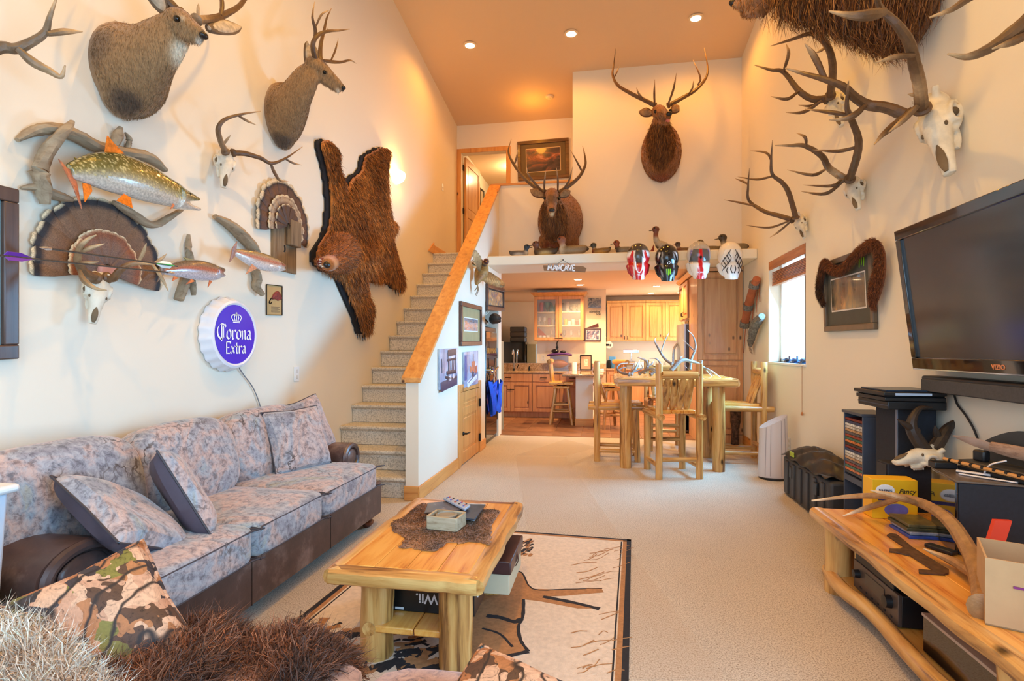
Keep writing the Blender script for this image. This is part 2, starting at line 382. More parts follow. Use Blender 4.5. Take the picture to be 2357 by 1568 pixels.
# stair wall with sloping top, with the recess of the gun safe and the closet opening cut out
hw0, hw1 = 4.65, 8.52; zt = lambda y: 1.08+.7565*(y-4.65)
sy0, sy1, sz1 = 7.40, 8.36, 2.03                        # safe niche
cy0, cy1, cz1 = 6.05, 7.00, .865                        # closet door
hx = XH-.12
def hslab(mb, y0, y1, z0a, z0b, z1a, z1b):
    return mb.hexa([(hx, y0, z0a), (XH, y0, z0a), (XH, y1, z0b), (hx, y1, z0b), (hx, y0, z1a), (XH, y0, z1a), (XH, y1, z1b), (hx, y1, z1b)])
mb = MB()
hslab(mb, hw0, cy0, 0, 0, zt(hw0), zt(cy0)); hslab(mb, cy0, cy1, cz1, cz1, zt(cy0), zt(cy1)); hslab(mb, cy1, sy0, 0, 0, zt(cy1), zt(sy0))
hslab(mb, sy0, sy1, sz1, sz1, zt(sy0), zt(sy1)); hslab(mb, sy1, hw1, 0, 0, zt(sy1), zt(YB))
sw = struct(mb.build('wall_stair', m_wall, smooth=False), 'white stair wall with sloping top')
nb = MB().box((hx-.75, sy0-.02, 0), (hx-.72, sy1+.02, sz1+.02)).box((hx-.75, sy0-.02, 0), (hx, sy0, sz1+.02)).box((hx-.75, sy1, 0), (hx, sy1+.02, sz1+.02)).box((hx-.75, sy0, sz1), (hx, sy1, sz1+.02))
struct(nb.build('wall_safe_niche', m_wall, smooth=False))
# sloping cap board
cx0, cx1 = hx-.03, XH+.03; mb = MB(); a, b = 4.62, YB+.0
mb.hexa([(cx0, a, zt(a)), (cx1, a, zt(a)), (cx1, b, zt(b)), (cx0, b, zt(b)), (cx0, a, zt(a)+.045), (cx1, a, zt(a)+.045), (cx1, b, zt(b)+.045), (cx0, b, zt(b)+.045)])
struct(mb.build('trim_3', m_trim, bevel=.005), 'orange pine cap board climbing along the stair wall')
# baseboards
def bboard(name, lo, hi, m=m_trim): struct(box(name, lo, hi, m, bevel=.006))
wd = struct(thing('door_3_added', 'unseen sliding glass door added beside the viewer for daylight', 'door', (XR+.1, .1, .04))); del wd['category']  # door added as a daylight opening, out of view
mb = MB()
for a, b, c, d in ((-.95, -.88, .04, 2.12), (1.08, 1.15, .04, 2.12), (-.95, 1.15, .04, .12), (-.95, 1.15, 2.04, 2.12), (.06, .14, .04, 2.12)): mb.box((XR+.1, a, c), (XR+.16, b, d))
mb.build('door_frame', m_white, wd, smooth=False)
bboard('baseboard_stair', (XH, 4.63, 0), (XH+.016, cy0-.09, .13)); bboard('baseboard_stair_end', (hx-.012, 4.632, 0), (XH+.018, 4.65, .13), m_trimx)
bboard('baseboard_stair_far', (XH, cy1+.09, 0), (XH+.016, sy0-.02, .13)); bboard('baseboard_right', (XR-.016, 1.2, 0), (XR, 8.28, .13))
bboard('baseboard_left', (XL, Y0, 0), (XL+.016, 4.4, .13)); bboard('baseboard_landing', (XL, 8.28, LZ), (XL+.016, LY, LZ+.13))
# stairs: one carpeted flight, each step a piece
R_, T_ = .1922, .2553; st = struct(thing('stairs', 'carpeted flight of stairs climbing along the left wall', 'stairs', (-2.2, 4.6, 0))); del st['category']
sx0, sx1 = XL+.002, hx-.002
for k in range(1, 15):
    y = 8.2574-(15-k)*T_; z = k*R_
    pr = [(sx0, y+T_+.03, z-R_-.0), (sx0, y+T_+.03, z-.001), (sx0, y-.004, z-.001), (sx0, y-.016, z-.012), (sx0, y-.016, z-.03), (sx0, y+.016, z-.05), (sx0, y+.016, z-R_)]
    MB().prism(pr, (sx1-sx0, 0, 0)).build('step', m_stairc, st, bevel=.008, seg=2)
pr = [(sx0, 8.33, LZ-R_), (sx0, 8.33, LZ+.001), (sx0, 8.253, LZ+.001), (sx0, 8.241, LZ-.012), (sx0, 8.241, LZ-.03), (sx0, 8.273, LZ-.05), (sx0, 8.273, LZ-R_)]
MB().prism(pr, (sx1-sx0, 0, 0)).build('step', m_stairc, st, bevel=.008)
# stringer closing the space below the flight
ys = 8.2574-14*T_; MB().prism([(sx0, ys+.05, 0), (sx0, 8.33, 0), (sx0, 8.33, LZ-R_-.02), (sx0, ys+.05, .0+.02)], (.02, 0, 0)).build('stringer', m_wall, st, smooth=False)
# wooden end block at the top stair by the left wall
struct(MB().prism([(XL, 8.0, LZ-.01), (XL, 8.27, LZ+.17), (XL, 8.27, LZ-.01)], (.018, 0, 0)).build('trim_4', m_trim, smooth=False))
# landing door: casing and open leaf
def casing(name, y0, x0, x1, z1, w, d=.02, z0=LZ):
    mb = MB().box((x0-w, y0-d, z0), (x0, y0, z1+w)).box((x1, y0-d, z0), (x1+w, y0, z1+w)).box((x0, y0-d, z1), (x1, y0, z1+w))
    return struct(mb.build(name, m_trimz, bevel=.004))
casing('trim_5', LY, dx0, dx1, dz1, .08)
dr = struct(thing('door_1', 'knotty pine panelled door standing open on the upper landing', 'door', (dx0+.03, LY+.16, LZ))); del dr['category']
def leaf(root, P, U, w, h, t, m, panels, rail=.11):
    """panelled leaf: frame of stiles and rails with recessed panels; P corner, U width direction (horizontal)"""
    U = V(U).normalized(); Nn = V(U.y, -U.x, 0); Z = V(0, 0, 1); P = V(P)
    def slab(u0, u1, z0, z1, n0, n1):
        mb = MB(); c = [P+U*u+Nn*n+Z*z for z in (z0, z1) for u, n in ((u0, n0), (u1, n0), (u1, n1), (u0, n1))]; return mb.hexa(c)
    mb = MB()
    fr = slab(0, rail, 0, h, -t/2, t/2); fr2 = slab(w-rail, w, 0, h, -t/2, t/2)
    for q in (fr, fr2): mb.add(q.v, q.f)
    zs = [0]+[z for p in panels for z in p]+[h]
    for i in range(0, len(zs), 2): q = slab(rail, w-rail, zs[i], zs[i+1], -t/2, t/2); mb.add(q.v, q.f)
    mb.build('frame', m, root, bevel=.004)
    for z0, z1 in panels: slab(rail-.005, w-rail+.005, z0-.005, z1+.005, -t*.2, t*.2).build('panel', m, root, smooth=False); slab(rail+.03, w-rail-.03, z0+.03, z1-.03, -t*.36, t*.36).build('panel_field', m, root, bevel=.006)
leaf(dr, (dx0+.03, LY+.16, LZ+.01), (.10, 1, 0), .82, 2.05, .04, m_trimz, [(.2, .95), (1.1, 1.92)])
for z in (.25, 1.05, 1.85): MB().box((dx0+.001, LY+.1, LZ+z-.05), (dx0+.02, LY+.155, LZ+z+.05)).build('hinge', m_dark, dr)
# side window: deep reveal, sliding sash, blind, cords
w1 = struct(thing('window_1', 'bright sliding window in the right wall', 'window', (XR+.1, (wy0+wy1)/2, wz0))); del w1['category']
fx = XR+.13; mb = MB()
for a, b, c, d in ((wy0, wy0+.04, wz0, wz1), (wy1-.04, wy1, wz0, wz1), (wy0, wy1, wz0, wz0+.04), (wy0, wy1, wz1-.04, wz1)): mb.box((fx, a, c), (fx+.05, b, d))
mb.build('window_frame', m_white, w1, bevel=.004)
MB().box((fx-.01, 6.17, wz0+.03), (fx+.035, 6.215, wz1-.03)).build('sash_stile', mat('grey_aluminium', (120, 126, 134), .4, .3, var=0), w1, smooth=False)
t = NT('window_glass'); t.base((1, 1, 1, 1)); t.set(Roughness=.0, Alpha=.08, Specular_IOR_Level=.3); m_glass = t.m
for a, b in ((wy0+.04, 6.17), (6.215, wy1-.04)): MB().box((fx+.012, a, wz0+.04), (fx+.016, b, wz1-.04)).build('pane', m_glass, w1, smooth=False)
MB().box((XR-.012, wy0-.01, wz0-.03), (XR+.15, wy1+.01, wz0)).build('window_sill', m_white, w1, bevel=.006)
bl = thing('window_blind', 'wooden blind drawn up at the top of the bright side window', 'blind', (XR+.06, (wy0+wy1)/2, wz1-.25))
m_blind = wood('blind_wood', (176, 104, 50), (206, 132, 72), (140, 78, 34), 1, 3, .4, False)
MB().box((XR-.006, wy0+.005, wz1-.105), (XR+.012, wy1-.005, wz1-.002)).build('valance', m_blind, bl, bevel=.004)
for k in range(9): MB().box((XR+.03, wy0+.02, wz1-.27+.0165*k), (XR+.08, wy1-.02, wz1-.262+.0165*k)).build('slat', m_blind, bl, smooth=False)
MB().box((XR+.028, wy0+.02, wz1-.295), (XR+.082, wy1-.02, wz1-.272)).build('bottom_rail', m_blind, bl, bevel=.004)
cd = thing('blind_pull', 'thin blind cord with wooden tassel hanging below the side window', 'cord', tuple(RW(1846, 955, .02)))
MB().tube(RW(1846, 842, .02), RW(1846, 948, .02), .0025, n=6).build('string', mat('cord_tan', (176, 128, 92), .8, var=0), cd)
MB().lathe(RW(1846, 956, .02), [(.002, .035), (.012, .02), (.014, 0), (.004, -.004)], n=10).build('tassel', m_blind, cd)
cw = thing('blind_wand', 'thin white tilt wand hanging at the left edge of the side window', 'wand', tuple(RW(1771, 735, -.02)))
MB().tube(RW(1773, 645, -.02), RW(1770, 735, -.02), .004, n=6).build('rod', m_white, cw)
# recessed ceiling lights
m_bulb = emit('bulb_glow', (255, 226, 170), 14); m_canw = mat('can_trim', (236, 214, 180), .5, var=0)
for i, (x, y) in enumerate(CANS):
    o = thing('recessed_light', ['lit recessed ceiling light nearest the left wall, above the stairs', 'lit recessed ceiling light in the middle of the sloping ceiling', 'lit recessed ceiling light nearest the right wall'][i], 'ceiling light', (x, y, ceil_z(y)), 'recessed lights in the sloping ceiling')
    MB().lathe((x, y, ceil_z(y)-.004), [(.075, -.006), (.095, -.004), (.098, .004), (.07, .006)], n=24).build('trim_ring', m_canw, o)
    MB().lathe((x, y, ceil_z(y)-.004), [(.001, -.012), (.05, -.011), (.068, -.006), (.07, .002)], n=24).build('bulb', m_bulb, o)
KL = ['first recessed kitchen light behind the hanging sign', 'second recessed kitchen light behind the hanging sign, just above the glass cabinet', 'nearest recessed kitchen light in front of the fridge', 'middle recessed kitchen light in front of the fridge', 'farthest recessed kitchen light before the wall cabinets', 'recessed kitchen light beside the tall cabinets at the far wall']
for i, (x, y) in enumerate(KCANS):
    o = thing('recessed_light', KL[i], 'ceiling light', (x, y, KC), 'recessed lights in the kitchen ceiling')
    MB().lathe((x, y, KC-.002), [(.07, -.006), (.09, -.004), (.092, .002), (.07, .002)], n=20).build('trim_ring', m_canw, o)
    MB().lathe((x, y, KC-.002), [(.001, -.01), (.05, -.009), (.068, -.005), (.07, .001)], n=20).build('bulb', m_bulb, o)
# ================================================================= furniture
def cushion_mb(c, half, e=6, M=None, n=9, crown=0):
    """rounded, slightly crowned box"""
    mb = MB(); c = V(c); idx = {}; vs_ = []; fs = []
    def vid(i, j, k):
        if (i, j, k) not in idx:
            p = V(2*i/n-1, 2*j/n-1, 2*k/n-1); q = p/((abs(p.x)**e+abs(p.y)**e+abs(p.z)**e)**(1/e))
            z = q.z*(1+crown*(1-q.x*q.x)*(1-q.y*q.y))
            r = V(q.x*half[0], q.y*half[1], z*half[2]); idx[(i, j, k)] = len(vs_); vs_.append(c+(M @ r if M else r))
        return idx[(i, j, k)]
    for a in range(n):
        for b in range(n):
            for k in (0, n):
                fs.append((vid(a,b,k), vid(a+1,b,k), vid(a+1,b+1,k), vid(a,b+1,k))); fs.append((vid(a,k,b), vid(a+1,k,b), vid(a+1,k,b+1), vid(a,k,b+1))); fs.append((vid(k,a,b), vid(k,a+1,b), vid(k,a+1,b+1), vid(k,a,b+1)))
    return mb.add(vs_, fs)
def basis(nrm, up):
    """matrix with local z = nrm, local y close to up"""
    z = V(nrm).normalized(); x = V(up).cross(z).normalized(); y = z.cross(x); return Matrix((x, y, z)).transposed()
def pillow(name, c, w, h, t, M, m, label, piping=None, group=None, back=None, sag=.0):
    c = V(c); root = thing(name, label, 'pillow', tuple(c-V(0, 0, h*.45)), group); n = 18; front, rear = [], []
    for s in (1, -1):
        mb = MB(); rows = []
        for i in range(n+1):
            r = []
            for j in range(n+1):
                u, v = 2*i/n-1, 2*j/n-1; k = max(0, (1-u**4))*max(0, (1-v**4)); pin = 1-.07*(1-abs(v))*u*u if abs(u) > abs(v) else 1-.07*(1-abs(u))*v*v
                d = t*.5*k**.45*(1+.06*math.sin(5*u+3*v)+sag*math.sin(2.3*u-1.1)*math.cos(2*v))
                r.append(c+M @ V(u*w/2*pin, v*h/2*pin, s*d))
            rows.append(r)
        mb.grid(rows).build('cover' if s == 1 else 'cover_back', m if s == 1 or back is None else back, root)
    if piping:
        rim = []
        for q in range(4*n):
            sd, k = divmod(q, n); a = 2*k/n-1; u, v = [(a, -1), (1, a), (-a, 1), (-1, -a)][sd]
            pin = 1-.07*(1-abs(v))*u*u if abs(u) > abs(v) else 1-.07*(1-abs(u))*v*v; rim.append(c+M @ V(u*w/2*pin, v*h/2*pin, 0))
        rim.append(rim[0]); MB().sweep(rim, .005, n=6, res=1, cap=False).build('piping', piping, root)
    return root
def log_mb(a, b, r, mb=None, n=12, k=4, j=.015, ends=.93, seed=0):
    R = random.Random(seed*31+int(r*1e4)); a, b = V(a), V(b); mb = mb or MB(); pts = [a]; rs = [r*ends]
    for i in range(k+1):
        f = .015+.97*i/k; pts.append(a.lerp(b, f)+V(R.uniform(-1,1), R.uniform(-1,1), R.uniform(-1,1))*r*.05); rs.append(r*(1+R.uniform(-j, j)))
    pts.append(b); rs.append(r*ends); return mb.sweep(pts, rs, n=n, res=3, rough=.012)
LOG = ((196, 138, 72), (226, 178, 108), (112, 66, 28)); LP = dict(pos=(.33, .45, .64))
m_logz = wood('peeled_log_upright', *LOG, 2, 2.2, .28, **LP); m_logx = wood('peeled_log_across', *LOG, 0, 2.2, .28, **LP); m_logy = wood('peeled_log_lengthwise', *LOG, 1, 2.2, .28, **LP)
PLK = ((226, 152, 66), (240, 176, 88), (190, 104, 36))
m_plank = wood('honey_plank', *PLK, 1, 2, .25, coat=.4, pos=(.32, .42, .62)); m_plankx = wood('honey_plank_across', *PLK, 0, 2, .25, coat=.4)
# --- coffee table
def slab_edge(root, x0, x1, y0, y1, z, t):
    """planked top framed by half-round log edges"""
    n = 4; w = (x1-x0-.1)/n
    for i in range(n): MB().box((x0+.05+i*w+.0008, y0+.05, z-t*.8), (x0+.05+(i+1)*w-.0008, y1-.05, z)).build('top_plank', m_plank, root, bevel=.002, seg=1)
    r = t*.55; k = 10
    for nm, a, b, m in (('edge_log', (x0+.01, y0+.03, z-r), (x1-.01, y0+.03, z-r), m_logx), ('edge_log', (x0+.01, y1-.03, z-r), (x1-.01, y1-.03, z-r), m_logx), ('edge_log', (x0+.03, y0, z-r), (x0+.03, y1, z-r), m_logy), ('edge_log', (x1-.03, y0, z-r), (x1-.03, y1, z-r), m_logy)):
        a, b = V(a), V(b); R = random.Random(int(a.x*99+b.y*77)); pts = [a.lerp(b, i/k)+V(R.uniform(-1,1), R.uniform(-1,1), 0)*.006 for i in range(k+1)]
        MB().sweep(pts, [.052*(1+R.uniform(-.08, .08)) for _ in pts], [r*1.0 for _ in pts], n=12, res=3, pw=.7).build(nm, m, root)
ct = thing('coffee_table', 'low log coffee table with honey planked top on the elk rug', 'coffee table', (-.81, 2.62, 0))
slab_edge(ct, -1.13, -.49, 2.08, 3.17, .45, .062)
for i, (x, y) in enumerate(((-.995, 2.27), (-.625, 2.23), (-.995, 2.98), (-.625, 2.98))): log_mb((x, y, .004), (x, y, .39), .072, seed=i, n=16).build('leg', m_logz, ct)
for i in range(2): MB().box((-.99+i*.19, 2.2, .135), (-.805+i*.19, 3.03, .165)).build('shelf_plank', m_plank, ct, bevel=.006)
for x in (-1.0, -.62): log_mb((x, 2.2, .15), (x, 3.03, .15), .03, seed=9).build('shelf_edge_log', m_logy, ct)
# --- dining table
dt = thing('dining_table', 'tall log dining table covered with shed antlers', 'dining table', (.77, 6.75, 0))
slab_edge(dt, .13, 1.42, 6.17, 7.35, 1.04, .085)
for i, (x, y) in enumerate(((.235, 6.38), (1.25, 6.36), (.27, 7.15), (1.28, 7.15))): log_mb((x, y, .0), (x, y, .97), .068, seed=i+20, n=16).build('leg', m_logz, dt)
# --- log bar chairs
def make_chair(label):
    r = thing('log_chair', label, 'chair', (0,0,0), 'tall log chairs around the dining table')
    for i, s in enumerate((-1, 1)):
        log_mb((s*.215, -.26, 0), (s*.215, -.26, 1.2), .037, seed=i+1, ends=.95).build('back_post', m_logz, r, world=False)
        log_mb((s*.2, .22, 0), (s*.195, .2, .69), .037, seed=i+4).build('leg', m_logz, r, world=False)
        log_mb((s*.215, -.36, .655), (s*.205, .3, .655), .034, seed=i+7).build('seat_rail', m_logy, r, world=False)
        log_mb((s*.215, -.24, .13), (s*.2, .2, .13), .026, seed=i+9).build('stretcher', m_logy, r, world=False)
    log_mb((-.2, .22, .34), (.2, .22, .34), .026, seed=11).build('stretcher', m_logx, r, world=False)
    log_mb((-.2, -.25, .2), (.2, -.25, .2), .024, seed=12).build('stretcher', m_logx, r, world=False)
    for i in range(3): MB().box((-.19+i*.127, -.22, .675), (-.066+i*.127, .27, .715)).build('seat_plank', m_plank, r, bevel=.008, world=False)
    log_mb((-.19, -.275, 1.09), (.19, -.275, 1.09), .042, seed=13, ends=.6).build('top_rail', m_logx, r, world=False)
    for i in range(4):
        x = -.126+i*.084; a, b = V(x*.92, -.15, .715), V(x, -.275, 1.07); pts = [a.lerp(b, f) for f in (0, .2, .5, .8, 1)]
        MB().sweep(pts, [.026, .036, .038, .036, .024], [.014, .018, .02, .018, .014], up=(0,1,0), n=10, res=3).build('slat', m_logz, r, world=False)
    return r
ch = make_chair('log chair with its slatted back to the viewer, near side of the tall table'); ch.location = (.714, 6.155, 0); ch.rotation_euler = (0, 0, math.radians(11.8))
dup(ch, (.165, 6.9, 0), -math.pi/2, 'log chair at the left end of the tall antler table')
dup(ch, (1.58, 7.0, 0), math.pi/2, 'log chair at the right end of the tall table, back to the window wall')
dup(ch, (.80, 7.72, 0), math.pi, 'log chair at the far kitchen side of the tall antler table')
# --- swivel stools at the kitchen peninsula
def make_stool(label):
    r = thing('log_stool', label, 'stool', (0,0,0), 'swivel log stools at the peninsula')
    for i, (x, y) in enumerate(((-1,-1), (1,-1), (1,1), (-1,1))): log_mb((x*.2, y*.2, 0), (x*.11, y*.11, .66), .027, seed=i+3).build('leg', m_logz, r, world=False)
    for i, z in enumerate((.24, .36)):
        for s in (-1, 1):
            q = .2-.09*z/.66; log_mb((-q, s*q, z), (q, s*q, z), .02, seed=i).build('stretcher', m_logx, r, world=False); log_mb((s*q, -q, z+.03), (s*q, q, z+.03), .02, seed=i+5).build('stretcher', m_logy, r, world=False)
    MB().box((-.15, -.15, .65), (.15, .15, .7)).build('swivel_base', m_plank, r, bevel=.01, world=False)
    MB().lathe((0, 0, .7), [(.09, 0), (.09, .022)], n=20).build('swivel_plate', m_dark, r, world=False)
    MB().box((-.22, -.22, .722), (.22, .22, .777)).build('seat', m_plank, r, bevel=.012, world=False)
    for s in (-1, 1): log_mb((-.17, s*.17, .77), (-.21, s*.17, 1.13), .024, seed=2).build('back_post', m_logz, r, world=False)
    for y in (-.07, 0, .07): log_mb((-.175, y, .77), (-.2, y, 1.1), .018, seed=3).build('back_spindle', m_logz, r, world=False)
    log_mb((-.205, -.24, 1.14), (-.205, .24, 1.14), .045, seed=5, ends=.9).build('top_rail', m_logy, r, world=False)
    return r
so = make_stool('swivel log stool beside the white end of the kitchen peninsula'); so.location = (-.78, 9.98, 0)
dup(so, (.08, 9.55, 0), math.radians(205), 'swivel log stool half hidden behind the left log chair')
# --- sofa
def fabric_wild(name, tint=1.0):
    t = NT(name); v = t.coord((1,1,1)); big = t.noise(v, 3.2, 5, .6, .8); f2 = t.noise(v, 30, 7, .75, .5)
    c = t.ramp(big, [(.3, srgb(120, 116, 126)), (.42, srgb(164, 164, 168)), (.5, srgb(190, 162, 150)), (.6, srgb(150, 160, 168)), (.7, srgb(166, 156, 118))])
    g = t.ramp(f2, [(.38, (.16, .15, .19)), (.48, (.82, .82, .86)), (.60, (1.25, 1.25, 1.25))]); c = t.mix(.7, c, g, 'MULTIPLY')
    w = t.n('TexWave'); w.inputs['Scale'].default_value = 5; w.inputs['Distortion'].default_value = 9; w.inputs['Detail'].default_value = 3; w.inputs['Detail Scale'].default_value = 2.2; t.l(v, w.inputs['Vector'])
    ln = t.ramp(w.outputs['Fac'], [(.0, (1,1,1)), (.07, (0,0,0))]); msk = t.ramp(t.noise(v, 2.3, 2), [(.5, (0,0,0)), (.62, (1,1,1))])
    k = t.mix(1, ln, msk, 'MULTIPLY'); c = t.mix(k, c, srgb(78, 66, 62)); t.base(c); t.bump(f2, .15, .003); t.set(Roughness=.8, Sheen_Weight=.3); return t.m
m_wild = fabric_wild('grey_woodland_suede')
t = NT('brown_leather'); v = t.coord(); f = t.noise(v, 4, 6, .65); t.base(t.ramp(f, [(.3, srgb(52, 38, 36)), (.55, srgb(86, 64, 58)), (.72, srgb(140, 116, 106))])); t.bump(t.noise(v, 60, 3), .12, .003); t.set(Roughness=.36); m_leather = t.m
m_pipe = mat('dark_piping', (66, 60, 64), .6, var=0)
sf = thing('sofa', 'long sofa in grey woodland suede and brown leather along the left wall', 'sofa', (-2.15, 2.85, 0))
MB().box((XL+.06, 1.62, .09), (-1.74, 4.0, .33)).build('base', m_leather, sf, bevel=.02, seg=3)
ap = MB(); ap.box((-1.745, 1.62, .085), (-1.715, 4.0, .335)).build('front_rail', m_leather, sf, bevel=.014, seg=3)
for y in (2.42, 3.2): MB().box((-1.717, y, .09), (-1.7135, y+.004, .33)).build('rail_seam', m_dark, sf, smooth=False)
m_foot = wood('mahogany_foot', (104, 52, 28), (130, 70, 40), (70, 32, 16), 2, 3, .25, False)
for x, y in ((-1.79, 3.9), (-1.79, 1.72), (-2.5, 3.9), (-2.5, 1.72)): MB().lathe((x, y, 0), [(.022, 0), (.03, .008), (.05, .03), (.052, .045), (.03, .066), (.036, .078), (.04, .09)], n=18).build('foot', m_foot, sf)
for i, (a, b) in enumerate(((1.70, 2.40), (2.405, 3.06), (3.065, 3.86))):
    o = cushion_mb((-2.05, (a+b)/2, .41), (.385, (b-a)/2+.012, .095), 9, crown=.16, n=14).build('seat_cushion', m_wild, sf)
    for z in (.335, .478): MB().sweep([(-2.3, a+.01, z), (-1.69, a+.01, z), (-1.672, a+.035, z), (-1.672, b-.035, z), (-1.69, b-.01, z), (-2.3, b-.01, z)], .0045, n=5, res=2).build('piping', m_pipe, o)
for i, (a, b) in enumerate(((1.62, 2.42), (2.40, 3.12), (3.08, 3.95))):
    M = Matrix.Rotation(math.radians(-14), 3, 'Y')
    cushion_mb((-2.40, (a+b)/2, .69), (.155, (b-a)/2+.012, .255), 3.4, M=M, n=14).build('back_cushion', m_wild, sf)
MB().box((XL+.02, 1.66, .09), (-2.50, 4.0, .86)).build('back_frame', m_leather, sf, bevel=.04, seg=3)
for y0, y1, nm in ((1.60, 1.96, 0), (3.87, 4.14, 1)):
    cy, r = (y0+y1)/2, (y1-y0)/2; zc = .50 if nm == 0 else .505
    MB().sweep([(XL+.06, cy, zc), (-2.3, cy, zc), (-1.98, cy, zc)], [r*.96, r, r], [.11, .115, .12] if nm == 0 else [.1, .11, .115], n=22, res=3).build('arm', m_leather, sf)
    MB().box((XL+.06, cy-r*.62, .09), (-1.985, cy+r*.62, .48)).build('arm_panel', m_leather, sf, bevel=.02)
    a = .12 if nm == 0 else .115
    ring = [(-1.975, cy+math.cos(q*math.pi/12)*r*.82, zc+math.sin(q*math.pi/12)*a*.82) for q in range(25)]
    MB().sweep(ring, .022, n=8, res=1, cap=False).build('arm_scroll', m_leather, sf)
    MB().ball((-1.972, cy, zc), (.018, r*.6, a*.6), 20, 8).build('arm_button', m_leather, sf)
m_backl = mat('pillow_leather', (84, 74, 84), .4, var=.15)
pillow('throw_pillow', (-2.02, 2.01, .63), .46, .46, .16, basis((.5, .42, .76), (-.62, .2, .5)), m_wild, 'suede throw pillow with leather back slumped over the near sofa arm', m_pipe, 'throw pillows on the long sofa', m_backl, .2)
pillow('throw_pillow', (-2.02, 2.33, .66), .45, .46, .15, basis((.60, .66, .45), (-.35, -.1, .9)), m_wild, 'suede throw pillow with leather back, second from the near end of the sofa', m_pipe, 'throw pillows on the long sofa', m_backl)
pillow('throw_pillow', (-2.16, 3.56, .71), .46, .46, .15, basis((.86, -.35, .35), (-.3, .1, .9)), m_wild, 'suede throw pillow in front of another at the stair end of the sofa', m_pipe, 'throw pillows on the long sofa', m_backl)
pillow('throw_pillow', (-2.26, 3.84, .75), .45, .45, .14, basis((.88, -.25, .32), (-.3, -.1, .9)), m_wild, 'suede throw pillow tucked behind another at the stair end of the sofa', m_pipe, 'throw pillows on the long sofa', m_backl)
# --- loveseat in the foreground, seen over its back
lv = thing('loveseat', 'suede loveseat at the bottom of the picture covered with hides', 'sofa', (-.55, 1.0, 0))
m_suede = fabric_wild('tan_woodland_suede'); 
t = NT('tan_suede'); v = t.coord(); f = t.noise(v, 26, 5, .7, 1); t.base(t.ramp(f, [(.36, srgb(110, 76, 66)), (.5, srgb(176, 132, 108)), (.65, srgb(196, 154, 128))])); t.set(Roughness=.85, Sheen_Weight=.4); m_tan = t.m
MB().box((-1.42, .42, .09), (.14, 1.38, .30)).build('base', m_leather, lv, bevel=.02)
for i in range(2): cushion_mb((-1.0+i*.74, .98, .395), (.37, .47, .095), 8, crown=.15).build('seat_cushion', m_tan, lv)
cushion_mb((-.64, .36, .52), (.78, .14, .33), 5).build('back_rest', m_tan, lv)
for x in (-1.50,): MB().sweep([(x, .3, .5), (x, .8, .5), (x, 1.36, .5)], .13, .12, n=16, res=2).build('arm', m_leather, lv); MB().box((x-.1, .3, .05), (x+.1, 1.34, .45)).build('arm_panel', m_leather, lv, bevel=.02)
for x, y in ((-1.36, 1.3), (.08, 1.3), (-1.36, .46), (.08, .46)): MB().lathe((x, y, 0), [(.03, 0), (.05, .03), (.03, .066), (.04, .09)], n=14).build('foot', m_foot, lv)
t = NT('autumn_camouflage'); v = t.coord(); vo = t.n('TexVoronoi'); vo.inputs['Scale'].default_value = 21; v2 = t.mix(.2, v, t.n('TexNoise', ).outputs['Color'], 'ADD'); t.l(v2, vo.inputs['Vector'])
sp = t.n('SeparateColor'); t.l(vo.outputs['Color'], sp.inputs[0])
c = t.ramp(sp.outputs[0], [(0, srgb(84, 56, 40)), (.16, srgb(168, 108, 66)), (.36, srgb(206, 160, 126)), (.60, srgb(122, 112, 50)), (.665, srgb(190, 140, 108)), (.88, srgb(60, 50, 52))], 'CONSTANT')
f2 = t.noise(v, 28, 5, .7, 2.5); c = t.mix(.85, c, t.ramp(f2, [(.34, (.12,.10,.10)), (.44, (.92,.88,.85)), (.62, (1.2,1.15,1.12))]), 'MULTIPLY')
wv = t.n('TexWave'); wv.inputs['Scale'].default_value = 4; wv.inputs['Distortion'].default_value = 14; wv.inputs['Detail'].default_value = 3; t.l(v, wv.inputs['Vector']); e = t.ramp(wv.outputs['Fac'], [(.0, (1,1,1)), (.10, (0,0,0))]); c = t.mix(e, c, srgb(40, 30, 28)); t.base(c); t.set(Roughness=.6); m_camo = t.m
m_teal = mat('dull_teal_cloth', (150, 168, 162), .8)
pillow('camo_pillow', (-1.335, 1.25, .60), .34, .38, .13, basis((.42, -.52, .64), (-.66, .2, .68)), m_camo, 'camouflage pillow standing at the left end of the loveseat', m_camo, 'camouflage pillows on the loveseat', m_teal)
pillow('camo_pillow', (-.20, 1.15, .515), .38, .34, .12, basis((-.05, -.35, .93), (.35, .85, .2)), m_camo, 'camouflage pillow lying at the right end of the loveseat', m_camo, 'camouflage pillows on the loveseat', m_teal)
